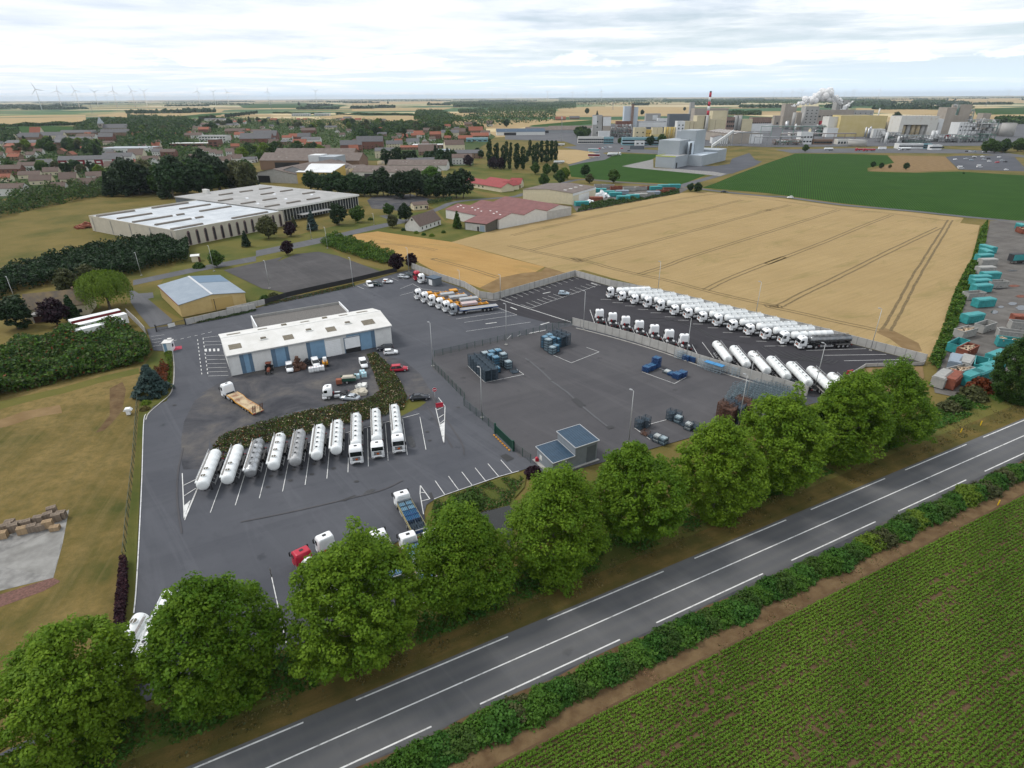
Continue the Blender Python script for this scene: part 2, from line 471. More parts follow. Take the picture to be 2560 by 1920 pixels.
c=g.ramp(n1_,[(0.36,(0.044,0.047,0.056)),(0.50,(0.088,0.088,0.096)),(0.66,(0.150,0.138,0.126))])
c=g.mix(g.math('MULTIPLY',g.ramp(n2_,[(0.45,0),(0.7,1)]),0.5),c,(0.06,0.06,0.066));c=g.mix(g.math('MULTIPLY',n3_,0.5),c,(0.045,0.044,0.046))
g.bump(n3_,0.6,0.1);M_GRAV=g.done(c)
M_CONC=mat("concrete_ground",(0.20,0.195,0.185),0.9,var=0.3,vscale=0.5,world=True)
M_SLAB=mat("washed_slab",(0.15,0.145,0.135),0.9,col2=(0.26,0.255,0.24),vscale=0.28,world=True,det=8)
g=NT("white_paint",0.6);n2_=g.noise(1.2,6,0.7)
M_PAINT=g.done(g.ramp(n2_,[(0.30,(0.22,0.22,0.22)),(0.45,(0.56,0.56,0.55)),(0.7,(0.70,0.70,0.69))]))
M_TRAM=mat("tramline_soil",(0.135,0.094,0.040),1.0,var=0.25,vscale=0.6,world=True)
M_WATER=mat("pond_water",(0.012,0.012,0.010),0.06,spec=0.5)
M_MANH=mat("manhole_iron",(0.035,0.035,0.037),0.7)
M_KERB=mat("kerb_concrete",(0.33,0.32,0.30),0.9,var=0.2,vscale=1.0,world=True)
mb=MB();n=96
rings=[0.01,200,600,1500,4000,10000,24000,44000]
vs=[];fs=[]
for r in rings:
 for i in range(n):vs.append((r*math.cos(2*PI*i/n),r*math.sin(2*PI*i/n),0))
for k in range(len(rings)-1):
 for i in range(n):fs.append((k*n+i,(k+1)*n+i,(k+1)*n+(i+1)%n,k*n+(i+1)%n))
mb.add(vs,fs);gr=mb.build("farmland",M_FARM);gr["kind"]="structure"
ZL=[0.0]
ZF=[0.0]
def lay(name,P,m,dz=0.004):
 if dz>=0.02:
  ZF[0]+=0.012
  return sheet(name,P,m,0.03+ZF[0])
 ZL[0]+=dz
 return sheet(name,P,m,ZL[0])
ZL[0]=0.03
g0=lay("grassland",[Vector(p+(0,)) for p in((-480,-40),(400,-40),(480,300),(620,720),(760,900),(700,1250),(120,1260),(-300,900),(-760,760),(-620,380))],M_DRY)
# --- far fields drawn where the photograph shows them
lay("green_field",pts('A',(-40,470),(665,468),(600,545),(380,560),(-40,548)),M_MAIZE,0.05)
lay("straw_field",pts('A',(-40,398),(740,388),(745,450),(400,455),(-40,470)),M_STRAW,0.05)
lay("straw_field",pts('B',(540,385),(760,368),(1060,385),(1365,388),(1360,430),(1000,412),(930,408),(560,400)),M_STRAW,0.05)
lay("straw_field",pts('C',(395,318),(720,298),(1540,302),(1545,350),(1130,350),(700,360),(400,335)),M_STRAW,0.05)
lay("straw_field",pts('C',(-60,450),(360,405),(365,432),(200,462),(-20,500)),M_STRAW,0.05)
lay("green_field",pts('C',(150,462),(480,432),(690,415),(690,450),(400,470),(200,470)),M_MAIZE,0.05)
lay("straw_field",pts('D',(760,310),(1550,330),(2300,365),(2300,400),(1300,370),(760,345)),M_STRAW,0.05)
lay("straw_field",pts('D',(760,225),(1500,220),(2300,240),(2300,262),(1400,272),(760,250)),M_STRAW,0.05)
lay("green_field",pts('D',(1780,318),(2300,300),(2300,365),(1800,370)),M_MAIZE,0.05)
lay("straw_field",pts('B',(1580,345),(1860,360),(1800,376),(1560,358)),M_STRAW,0.05)
lay("straw_field",pts('A',(860,368),(1400,330),(1960,318),(1900,352),(1300,395),(1190,398),(840,380)),M_STRAW,0.05)
# --- factory ground, town ground
for v_,P_ in(('T2',[(-100,20),(600,8),(985,4),(985,-14),(300,-8),(-100,0)]),('T1',[(0,35),(800,30),(2212,40),(2212,55),(900,48),(0,50)]),('T3',[(0,60),(500,55),(900,48),(880,70),(300,85),(0,90)]),('T3',[(0,125),(600,115),(1000,118),(900,135),(0,150)]),('T4',[(900,112),(1700,108),(2200,108),(2200,122),(1500,122),(950,124)]),('T5',[(-50,150),(700,145),(700,165),(-50,170)]),('T6',[(0,160),(1200,160),(2150,158),(2150,185),(1000,185),(0,190)])):lay("straw_field",pts(v_,*P_),M_STRAW,0.05)
for v_,P_ in(('T1',[(940,70),(1500,62),(1900,78),(1800,105),(1000,105)]),('T1',[(240,190),(620,160),(820,150),(800,165),(420,200)]),('T3',[(0,165),(600,168),(620,190),(100,190)]),('T5',[(900,255),(2212,265),(2212,300),(900,290)])):lay("green_field",pts(v_,*P_),M_MAIZE,0.05)
lay("factory_ground",pts('C',(560,640),(450,600),(-60,585),(-60,500),(640,470),(1100,430),(2212,420),'D',(0,420),(1500,440),(2300,430),(2300,640),(1520,640),(0,650),'C',(1900,640),(1330,650),(1000,660)),M_LANE,0.02)
lay("town_gardens",pts('A',(-300,760),(0,640),(150,560),(700,540),(900,500),(1500,440),(1720,440),(2212,420),'T3',(0,330),(600,300),(1000,300),(1300,340),(1420,400),(1200,560),(1200,690),(740,700),(300,640),'T1',(1500,560),(960,560),'A',(2000,760),(1300,1050),(900,1010),(0,1100),(-300,1200)),M_GARD,0.02)
lay("meadow",pts('A',(-260,1290),(0,1235),(180,1195),(500,1120),(990,1060),(1240,1150),(1700,1090),(2150,1030),(2212,1000),'B',(330,1000),(800,1100),(300,1330),(100,1380),'A',(1650,1520),(1200,1620),(400,1659),(-300,1850)),M_DRY)
lay("lawn",pts('B',(1620,840),(1990,800),(2212,800),(2212,1080),(1820,1010),(1620,870)),M_LAWN)
lay("lawn",pts('B',(1490,1150),(1830,1010),(2000,1090),(1790,1180),(1640,1290),(1560,1190)),M_LAWN)
lay("lawn",pts('A',(1640,1500),(1900,1450),(2212,1360),'B',(230,1440),(600,1350),(1100,1240),(1500,1200),(1640,1300),(1990,1385),(1690,1475),(1050,1375),(780,1440),(560,1480),(860,1650),'F',(1660,140),(740,350),(560,430),(390,420),'E',(1560,680),(1270,520),(1330,450)),M_LAWN)
lay("lawn",pts('C',(-10,870),(360,880),(480,960),(100,1080),(-10,1085)),M_LAWN)
lay("gravel_lot",pts('B',(960,1110),(1000,1080),(1330,1055),(1545,1105),(1350,1150),(1250,1200),(1000,1180)),M_GRAV)
# --- crops
lay("green_field",pts('C',(490,805),(830,705),(1290,712),(1200,760),(950,815),(1060,830),(1300,850),(1690,885),(1470,972),(930,945),(690,925),(510,905)),M_MAIZE)
lay("straw_field",pts('C',(395,672),(560,672),(690,690),(760,725),(640,765),(490,795),(395,760)),M_STRAW)
lay("maize_field",pts('C',(1640,1000),(1760,960),(1940,885),(2212,785),'D',(235,706),(640,708),(1030,720),(1090,785),(860,830),(860,860),(1260,872),(1650,860),(2212,893),(2700,930),(3000,1500),(2212,1290),(1600,1235),(630,1135),(0,1048)),M_MAIZE)
lay("waste_ground",pts('D',(1040,722),(1530,730),(1640,845),(1250,865),(870,855),(1090,785)),M_CLAY)
WH=pts('B',(1690,1470),(1990,1385),'C',(0,1338),(300,1280),(560,1215),(1000,1130),(1450,1046),(1660,1037),'D',(0,1078),(160,1098),(630,1162),(1200,1210),(1690,1262),'I',(1660,130),(1830,150),(1770,420),(1630,690),(1480,1110),(1395,1290),
'H',(2160,655),(1400,490),(640,280),(300,190),(60,120),'G',(1440,150),(1250,95))
lay("wheat_field",WH,M_WHEAT)
lay("barley_field",pts('B',(780,1440),(850,1405),(1050,1378),(1690,1470),(2212,1615),'G',(1250,95),(1100,180),(800,318),(560,230),(350,160),(130,40),'B',(1200,1610),(980,1540)),M_ORANGE)
lay("bare_soil",pts('G',(690,275),(860,190),(1050,150),(1220,135),(1260,100),(1440,150),(1100,240),(800,322)),M_CLAY)
lay("bare_soil",pts('I',(980,1030),(1080,1060),(1300,1170),(1330,1240),(1200,1240),(1050,1130),(940,1080)),M_CLAY)
def tram(P,off=1.05,w=0.62):
 P=smooth_line(P,8)
 n=len(P)
 for sgn in(-1,1):
  Q=[]
  for i,p in enumerate(P):
   d=P[min(i+1,n-1)]-P[max(i-1,0)];d.z=0;d.normalize()
   Q.append(p+Vector((-d.y,d.x,0))*off*sgn)
  strip("tramline",Q,w,M_TRAM,ZL[0]+0.004,None,False,0.35)
ZL[0]+=0.004
tram(pts('C',(0,1412),(400,1320),(1000,1190),(1500,1090),(1800,1048)))
tram(pts('C',(170,1540),(500,1460),(1000,1345),(1500,1228),(1990,1105)))
tram(pts('C',(590,1630),(1000,1525),(1500,1390),(1900,1280),(2212,1195),'D',(0,1197),(190,1150)))
tram(pts('H',(550,160),(800,80),(1000,5),'D',(0,1385),(300,1290),(610,1190)))
tram(pts('H',(1120,295),(1300,205),(1600,85),(1800,10),'I',(0,480),(500,290),(800,165),(1070,60)))
tram(pts('I',(100,850),(300,745),(600,600),(1000,400),(1300,255),(1480,170)),1.1,0.75)
tram(pts('I',(1020,1060),(1130,870),(1250,640),(1400,390),(1530,180),(1575,105)),1.1,0.9)
tram(pts('C',(-30,1500),(170,1548),(420,1600),(590,1640),'G',(1500,20),(1700,70),'H',(300,105),(540,160),(800,215),(1120,300),(1500,390),(1760,440),'I',(0,850),(300,915),(600,985),(960,1060)))
tram(pts('C',(1900,1060),(2212,1100),'D',(600,1180),(1070,1225),(1560,1290)),1.0,0.5)
tram(pts('B',(1560,1540),(1300,1500),(1000,1480),(850,1470)),1.0,0.5)
tram(pts('G',(850,190),(600,110),(300,30),'B',(1560,1620)),1.0,0.5)
# --- roads
lay("local_road",strip_pts:=pts('E',(1150,395),(1150,350),(1700,235),(2212,140),'B',(0,1545),(560,1432),(1000,1330),(1290,1275),(1300,1300),(790,1418),(560,1480),(0,1598),'E',(2212,185),(1700,275)),M_LANE)
lay("access_lane",pts('E',(1120,430),(1160,440),(1290,520),(1490,690),(1480,725),(1300,760),(1200,640),(1130,540)),M_LANE)
lay("access_lane",pts('E',(1130,470),(1320,455),(1330,500),(1200,525)),M_LANE)
strip("local_road",pts('B',(1100,1240),(1290,1285),(1560,1190),(1750,1120),(2212,1080),'C',(100,1055),(300,1000),(480,950),(620,930),(900,950),(1250,975),(1480,985),(1660,1015),(1860,1040),(2212,1075),'D',(160,1083),(630,1148),(1200,1198),(1690,1250),(2212,1300),(2700,1360)),5.5,M_LANE,ZL[0]+0.004)
ZL[0]+=0.008
strip("local_road",pts('C',(1450,990),(1600,945),(1800,890),(1860,870)),8,M_LANE,ZL[0]);ZL[0]+=0.004
lay("factory_yard",pts('C',(1380,835),(1430,810),(1760,812),(1880,795),(1900,750),(2050,700),(2100,760),(2160,775),(2100,810),(1900,880),(1740,870)),M_YARD)
lay("factory_path",pts('C',(950,815),(1220,755),(1222,830),(1400,836),(1740,862),(1850,880),(1800,900),(1680,888),(1060,830)),M_CONC)
lay("factory_road",pts('D',(60,672),(700,660),(1500,665),(1900,680),(2212,720),(2212,740),(1800,705),(1000,700),(200,700)),M_LANE)
lay("works_yard",pts('C',(430,650),(560,640),(1000,660),(1330,680),(1380,700),(1300,712),(860,690),(780,700),(860,730),(800,760),(480,805),(640,765),(760,725),(690,690),(560,672)),M_LANE)
lay("local_road",pts('C',(480,805),(780,715),(850,735),(500,812)),M_LANE)
lay("car_park",pts('D',(1535,735),(1620,725),(2000,720),(2130,735),(2250,860),(1650,845)),M_YARD)
lay("container_yard",pts('I',(1920,110),(2212,112),(2700,130),(3600,1900),(2400,1800),(1440,1600),(1420,1500),(1560,1200),(1640,1000),(1760,640),(1880,290)),asphalt("rough_asphalt",(0.095,0.088,0.082),(0.165,0.155,0.143),(0.068,0.056,0.048),0.09))
lay("skip_yard",pts('C',(700,985),(1460,985),(1530,1010),(1450,1050),(1000,1130),(560,1215),(520,1150),(720,1090)),MATS["rough_asphalt"])
lay("parking_lot",pts('F',(205,125),(720,8),'B',(185,1640),(350,1575),(540,1555),'F',(1190,0),(1570,140),(1160,225),(745,325),(640,300),(540,285)),asphalt("old_asphalt",(0.066,0.064,0.066),(0.098,0.094,0.095),(0.052,0.05,0.052),0.06))
# --- the depot
YARD=[so(-112,-9.2),so(-40.5,-10.6)]
YARD=pts('O',(1290,900),(1140,720),'J',(1180,1600),(1210,900),(1245,200),(1262,130),(1330,60),'E',(1440,1395),(1490,1310),(1503,1100),(1490,965),(1330,960),(1270,775),(1360,758),(1690,722),(2212,622),'F',(240,530),(550,435),(745,360),(1330,262),(1700,150),(1830,118),
'G',(100,115),(350,215),(560,290),(690,370),(810,383),(1510,180),'H',(300,268),(800,370),(1500,545),(2100,690),'I',(760,1190),(1350,1345),(1340,1365),(840,1378),(690,1470),(600,1560))+[so(75,-24),so(60,-26.5),so(10,-28.4)]+pts('L',(1680,800),(1430,740),(1370,762),(1200,808),(975,888),(730,968),(640,1005),(575,1050),(555,1120),(565,1200))+[so(-41,-24),so(-40.5,-10.7),so(-58,-11.5),so(-90,-11)]
lay("depot_yard",YARD,M_YARD)
lay("storage_yard",pts('G',(290,850),(1300,640),(1490,605),'H',(0,625),(700,800),(1300,1020),(1980,1225))+[so(61,-27),so(10,-28.2)]+pts('L',(1680,795),(1490,640),(1380,640),(1180,395),(1060,265),(830,60),'G',(560,1210),(280,980)),M_STORE)
lay("truck_park",pts('G',(690,375),(810,385),(850,378),(1510,182),'H',(60,195),(300,272),(800,372),(1500,548),(2100,692),'I',(760,1192),(1350,1347),(1330,1362),(840,1376),(690,1468),(600,1550))+[so(76,-25)]+pts('H',(2060,1225),(1300,985),(700,765),(60,585),'G',(1490,585),(1270,580),(1010,515),(840,440)),M_NEW)
lay("clay_bank",pts('I',(840,1386),(1335,1373),(1348,1470),(1250,1600),(800,1620),(690,1482)),M_CLAY)
lay("gravel_yard",pts('F',(270,1042),(1110,882),(1320,845),(1490,800),(1480,850),(1440,880),(1500,1000),(1560,1160),(1500,1230),(1180,1285),(850,1340),(600,1420),(100,1640),'K',(430,480),(420,560),(390,660),(360,740),(205,745),(190,700),(185,480),(210,330),(300,150),(420,70),'F',(0,1200)),M_GRAV)
lay("gravel_strip",pts('F',(1440,850),(1640,880),(1750,900),(1900,1020),(2000,1180),(2060,1250),(2020,1310),(1940,1340),(1800,1340),(1800,1240),(1700,1080),(1580,870)),M_GRAV)
lay("verge",pts('F',(1720,1320),(1800,1240),(1930,1255),(1955,1270),(1900,1310),(1740,1390)),M_LAWN)
lay("red_mat",pts('E',(1495,930),(1570,918),(1575,945),(1500,962)),mat("red_ground_paint",(0.32,0.03,0.06),0.8))
lay("flower_bed",pts('E',(1330,970),(1490,965),(1500,1100),(1490,1300),(1440,1385),(1330,1440),(1262,1530),'J',(1258,140),(1240,200),(1215,700),(1170,1659),'O',(1140,700),(1040,560),'J',(1050,1500),(1110,1000),(1180,400),(1200,0),'E',(1215,1300),(1240,1100)),M_LAWN)
# --- meadow with the slab, left
g=NT("rough_meadow")
n1_=g.noise(0.05,7,0.6,None,0.5);n2_=g.noise(0.5,6,0.72);n3_=g.noise(3.5,4,0.75)
c=g.ramp(n1_,[(0.33,(0.062,0.072,0.018)),(0.46,(0.165,0.120,0.040)),(0.60,(0.255,0.178,0.068))])
st=g.noise(1.0,4,0.65,g.mapv(1.78,(0.02,0.55,1)))
c=g.mix(g.math('MULTIPLY',g.ramp(st,[(0.44,0),(0.6,1)]),0.55),c,(0.205,0.150,0.062))
c=g.mix(g.math('MULTIPLY',g.ramp(n2_,[(0.4,0),(0.68,1)]),0.55),c,(0.062,0.066,0.018))
c=g.mix(g.math('MULTIPLY',n3_,0.45),c,(0.05,0.045,0.016))
g.bump(n3_,0.6,0.15);M_ROUGH=g.done(c)
lay("rough_meadow",pts('E',(1220,1100),(1205,1400),'J',(1190,300),(1130,900),(1060,1500),'O',(1010,500),(1060,800))+[so(-95,-8),so(-140,-8),Vector((-170,30,0)),Vector((-230,90,0))]+pts('E',(-200,1420),(0,1370),(700,1200),(1200,1095)),M_ROUGH)
lay("worn_soil",pts('E',(0,1560),(200,1490),(520,1430),(540,1500),(300,1540),(60,1620),(-60,1640)),M_CLAY)
lay("worn_soil",pts('E',(950,1290),(1060,1230),(1090,1300),(1060,1480),(960,1600),'J',(900,270),(830,290),(950,140)),M_BANK)
lay("green_patch",pts('E',(0,1400),(500,1290),(900,1180),(1200,1110),(1205,1160),(900,1230),(560,1330),(300,1390),(0,1470),(-100,1490)),M_LAWN)
lay("brick_path",pts('O',(-150,210),(0,170),(380,50),(440,0),'J',(460,1545),(520,1570),'O',(520,60),(380,140),(0,280),(-160,330)),mat("brick_paving",(0.125,0.062,0.048),0.9,var=0.3,vscale=3.0,world=True))
lay("concrete_slab",pts('J',(-200,1290),(0,1200),(430,1050),(600,955),(545,1250),(465,1545),(0,1659),(-300,1740)),M_CONC)
lay("concrete_slab",pts('J',(0,1335),(60,1310),(540,1100),(560,1110),(462,1540),(0,1445)),M_SLAB)
# --- country road, verges and the beet field
lay("verge",[so(-120,-9.5),so(-58,-11.3),so(-40,-10.5),so(-20,-11),so(10,-11),so(60,-12),so(100,-13),so(170,-14),so(170,-0.45),so(-120,-0.45)],M_LAWN)
g=NT("dry_verge");n1_=g.noise(0.18,6,0.65);n3_=g.noise(4,4,0.75);st=g.noise(1.0,4,0.65,g.mapv(RTH,(0.08,0.9,1)))
c=g.ramp(n1_,[(0.33,(0.070,0.066,0.018)),(0.62,(0.175,0.118,0.040))]);c=g.mix(g.math('MULTIPLY',g.ramp(st,[(0.4,0),(0.65,1)]),0.5),c,(0.06,0.064,0.018))
c=g.mix(g.math('MULTIPLY',n3_,0.45),c,(0.045,0.045,0.014));g.bump(n3_,0.6,0.1)
lay("dry_verge",[so(-120,-4.2),so(-60,-4.0),so(0,-4.3),so(60,-4.6),so(170,-5),so(170,-0.4),so(-120,-0.4)],g.done(c))
lay("field_edge",[so(-120,7.4),so(170,7.4),so(170,30),so(-120,30)],M_BANK)
lay("road_shoulder",[so(-120,7.2),so(170,7.2)]+[so(s,8.3+0.5*math.sin(s*1.3)+0.3*math.sin(s*0.37)) for s in range(170,-121,-5)],M_GRAV)
lay("beet_field",[so(-120,14.2),so(190,14.0),so(190,70),so(-120,70)],M_SOIL)
road=lay("country_road",[so(-120,-0.5),so(190,-0.5),so(190,7.75),so(-120,7.75)],M_ROAD)
ZM=ZL[0]+0.004
def dash(name,a,b,w,m=None,z=None):
 d=(b-a);d.z=0;d.normalize();q=Vector((-d.y,d.x,0))*w/2
 z=ZM if z is None else z
 mb=MB();mb.add([Vector((p.x,p.y,z)) for p in(a+q,a-q,b-q,b+q)],[(0,1,2,3)])
 o=mb.build(name,m or M_PAINT);o["kind"]="structure";return o
for k in range(-5,10):
 a=52.0+26*k-78;dash("edge_line",so(a+26+0.0,0.0),so(a+46,0.0),0.19)
for k in range(-4,8):
 a=-13.2+26*k;dash("edge_line",so(a,7.1),so(a+20,7.1),0.19)
dash("centre_line",so(-120,3.5),so(190,3.5),0.17)
lay("pond_bank",pts('L',(640,1010),(980,895),(1370,770),(1440,790),(1420,900),(1330,1000))+[so(-14,-14),so(-33,-13),so(-38,-22)],M_LAWN)
lay("pond",pts('L',(950,1150),(1100,1100),(1290,1060),(1330,1100),(1320,1300),(1300,1450))+[so(-17,-13.5),so(-24,-14)]+pts('L',(1180,1280),(960,1210)),M_WATER)
ZY=ZL[0]
# ------------------------------------------------------------------ vehicles
M_WHITE=mat("white_lacquer",(0.78,0.79,0.80),0.35,spec=0.5,var=0.05,vscale=0.8)
M_WTANK=mat("white_tank_paint",(0.77,0.79,0.79),0.32,spec=0.5,col2=(0.70,0.72,0.72),vscale=0.7,det=6)
M_DWHITE=mat("weathered_white_paint",(0.56,0.56,0.53),0.6,col2=(0.70,0.70,0.68),vscale=1.2)
M_STEEL=mat("brushed_steel",(0.42,0.43,0.44),0.38,metal=0.75,var=0.15,vscale=1.5)
M_DULL=mat("dull_aluminium",(0.38,0.385,0.39),0.6,metal=0.35,var=0.15,vscale=1.2)
M_ALU=mat("light_aluminium",(0.55,0.56,0.57),0.45,metal=0.4)
M_GLASS=mat("dark_glass",(0.010,0.013,0.016),0.08,spec=0.6)
M_BLACK=mat("black_plastic",(0.02,0.02,0.022),0.6)
M_CHAS=mat("chassis_paint",(0.028,0.028,0.032),0.7,var=0.3,vscale=2)
M_TYRE=mat("tyre_rubber",(0.016,0.016,0.017),0.85)
M_RIM=mat("wheel_rim",(0.40,0.40,0.41),0.45,metal=0.5)
M_RED=mat("red_lacquer",(0.42,0.012,0.035),0.35,spec=0.5)
M_DRED=mat("dark_red_lacquer",(0.16,0.008,0.015),0.35)
M_BLUE=mat("royal_blue_paint",(0.025,0.07,0.19),0.45)
M_ORNG=mat("orange_yellow_paint",(0.55,0.24,0.01),0.5,var=0.12,vscale=1.5)
M_HAZ=mat("orange_hazard_plate",(0.62,0.11,0.008),0.5)
M_LAMP=mat("headlamp_glass",(0.55,0.57,0.60),0.12)
M_TAIL=mat("tail_lamp_red",(0.30,0.006,0.008),0.3)
M_WALK=mat("grating_grey",(0.22,0.21,0.20),0.8,var=0.25,vscale=5)
M_RUSTLID=mat("stained_manhole_lid",(0.10,0.085,0.06),0.7,var=0.4,vscale=4)
M_PLATE=mat("number_plate_white",(0.6,0.6,0.58),0.5)
M_SILVER=mat("silver_lacquer",(0.42,0.45,0.48),0.3,metal=0.5)
M_PALEBL=mat("pale_blue_lacquer",(0.36,0.44,0.50),0.3,metal=0.3)
M_NAVY=mat("dark_navy_lacquer",(0.012,0.016,0.025),0.22,spec=0.6)
M_DKGRN=mat("dark_teal_lacquer",(0.012,0.03,0.035),0.25)
M_WOOD=mat("worn_deck_planks",(0.47,0.37,0.23),0.85,col2=(0.24,0.125,0.075),vscale=0.55,det=9,contrast=(0.45,0.62))
M_RUST=mat("rust",(0.085,0.042,0.028),0.9,var=0.45,vscale=3)
def rring(x0,x1,y,z,r,dy=0.0):

 P=[]
 for cx,cy,a0 in((x1-r,y-r,0),(x0+r,y-r,90),(x0+r,-y+r,180),(x1-r,-y+r,270)):
  for k in range(4):
   a=R(a0+30*k);P.append((cx+r*math.cos(a),cy+r*math.sin(a),z))
 return P
WH={}
def wheel(root,x,y,r=0.52,w=0.32,side=1):
 key=(r,w,side)
 if key not in WH:
  mb=MB();n=16;prof=[(0.62*r,-w/2),(0.93*r,-w/2),(r,-w/2+0.05),(r,w/2-0.05),(0.93*r,w/2),(0.62*r,w/2)]
  mb.loft([[(a*math.cos(2*PI*i/n),b,a*math.sin(2*PI*i/n)) for i in range(n)] for a,b in prof],0,True)
  t=mb.mesh("tyre_mesh",M_TYRE)
  mb=MB();s=side;n=14
  prof=[(0.62*r,s*(w/2+0.004)),(0.56*r,s*(w/2-0.02)),(0.40*r,s*(w/2-0.05)),(0.22*r,s*(w/2-0.01)),(0.14*r,s*(w/2+0.04))]
  mb.loft([[(a*math.cos(2*PI*i/n),b,a*math.sin(2*PI*i/n)) for i in range(n)] for a,b in prof],0,True)
  WH[key]=(t,mb.mesh("rim_mesh",M_RIM))
 o=bpy.data.objects.new("wheel",WH[key][0]);COL.objects.link(o);o.parent=root;o.location=(x,y,r)
 q=bpy.data.objects.new("rim",WH[key][1]);COL.objects.link(q);q.parent=o
 return o
def cab_parts(root,paint,high=True,hazard=True,visor=None,bonnet=False):

 H=0.0 if high else-0.45
 mb=MB()
 rings=[rring(-2.2,0.02,1.24,0.92,0.16),rring(-2.25,0.03,1.25,1.25,0.2),rring(-2.25,0.0,1.25,1.95,0.22),rring(-2.25,-0.26,1.22,2.85+H*0.4,0.24)]
 rings+=[rring(-2.25,-0.40,1.20,3.15+H,0.26),rring(-2.20,-0.62,1.14,3.42+H,0.28),rring(-2.10,-0.95,0.98,3.54+H,0.3)]
 mb.loft(rings,0,True)
 cab=mb.build("cab",paint,root)
 mb=MB();zt=2.80+H*0.4
 mb.prism([(0.045,1.97),(-0.215,zt),(-0.32,zt),(-0.06,1.97)],-1.09,1.09);mb.build("windscreen",M_GLASS,cab)
 for s in(1,-1):
  mb=MB();y0,y1=sorted((s*1.20,s*1.262))
  mb.prism([(-0.42,1.95),(-0.52,zt-0.08),(-1.25,zt-0.08),(-1.25,1.95),(-0.95,1.8)],y0,y1);mb.build("side_window",M_GLASS,cab)
  mb=MB();y0,y1=sorted((s*1.32,s*1.52));mb.bbox(-0.22,-0.06,y0,y1,1.85,2.62,0.04)
  mb.bar((-0.2,s*1.2,2.65),(-0.14,s*1.42,2.65),0.06);mb.bar((-0.2,s*1.2,1.85),(-0.14,s*1.42,1.85),0.06)
  mb.build("mirror",M_BLACK,cab)
  mb=MB();y0,y1=sorted((s*0.80,s*1.20));mb.bbox(-0.2,0.075,y0,y1,0.62,0.86,0.04);mb.build("headlight",M_LAMP,cab)
 mb=MB()
 for k in range(4):mb.box(-0.1,0.05,-0.72,0.72,1.04+k*0.2,1.16+k*0.2)
 mb.build("grille",M_BLACK,cab)
 mb=MB();mb.loft([rring(-1.0,0.0,1.22,0.32,0.14),rring(-1.0,0.06,1.25,0.45,0.16),rring(-1.0,0.05,1.25,0.93,0.16)],0,True)
 b=mb.build("bumper",paint,cab)
 mb=MB();mb.box(-0.05,0.085,-0.62,0.62,0.42,0.60);mb.build("air_intake",M_BLACK,b)
 mb=MB();mb.box(-0.05,0.09,-0.26,0.26,0.66,0.78);mb.build("number_plate",M_PLATE,b)
 if visor:
  mb=MB();mb.prism([(0.02,zt+0.02),(-0.20,zt+0.2),(-0.3,zt+0.16),(-0.2,zt+0.04)],-1.1,1.1);mb.build("sun_visor",visor,cab)
 mb=MB();mb.bbox(-1.62,-1.12,-0.3,0.3,3.50+H,3.585+H,0.03);mb.build("roof_hatch",M_BLACK,cab)
 if high:
  mb=MB();mb.loft([[(-0.95,-0.75,3.50),(-0.95,0.75,3.50),(-0.98,0.75,3.53),(-0.98,-0.75,3.53)],[(-2.05,-1.0,3.46),(-2.05,1.0,3.46),(-2.0,1.0,3.66),(-2.0,-1.0,3.66)]]) if False else None
 if hazard:
  mb=MB();mb.box(0.03,0.075,-0.18,0.24,1.16,1.48);mb.build("hazard_plate",M_HAZ,cab)
 mb=MB()
 for s in(1,-1):
  mb.box(-2.2,-0.9,s*1.05-0.18,s*1.05+0.18,0.93,0.97)
 mb.box(-2.26,-2.24,-0.9,0.9,1.0,1.2);mb.build("mudguard",M_BLACK,cab)
 return cab
def tractor_parts(root,paint,high=True,hazard=True,visor=None,rear_x=-5.1,rails_end=-5.9):
 cab_parts(root,paint,high,hazard,visor)
 mb=MB()
 for s in(1,-1):mb.box(-abs(rails_end),-0.4,s*0.43-0.05,s*0.43+0.05,0.72,0.98)
 for x in(-2.6,-3.6,rails_end+0.1):mb.box(x-0.08,x+0.08,-0.43,0.43,0.75,0.95)
 mb.box(-2.55,-2.3,-0.95,0.95,0.9,1.5);mb.box(-1.0,-0.5,-0.5,0.5,0.5,0.9)
 mb.build("chassis",M_CHAS,root)
 for s in(1,-1):
  mb=MB();y0,y1=sorted((s*0.62,s*1.2));mb.bbox(-3.95,-2.6,y0,y1,0.42,0.98,0.08);mb.build("fuel_tank",M_ALU,root)
  wheel(root,-1.4,s*1.06,0.52,0.32,s);wheel(root,rear_x,s*0.95,0.52,0.56,s)
  mb=MB();y0,y1=sorted((s*0.66,s*1.24));P=[(rear_x+0.62*math.cos(a),0.52+0.62*math.sin(a)) for a in[R(15+i*25) for i in range(7)]]
  mb.loft([[(x,y0,z),(x,y1,z),(x*1+0.0,y1,z+0.03),(x,y0,z+0.03)] for x,z in P],0);mb.build("mudguard",M_BLACK,root)
  mb=MB();y0,y1=sorted((s*0.72,s*1.18));mb.box(rails_end-0.06,rails_end,y0,y1,0.78,0.94);mb.build("tail_light",M_TAIL,root)
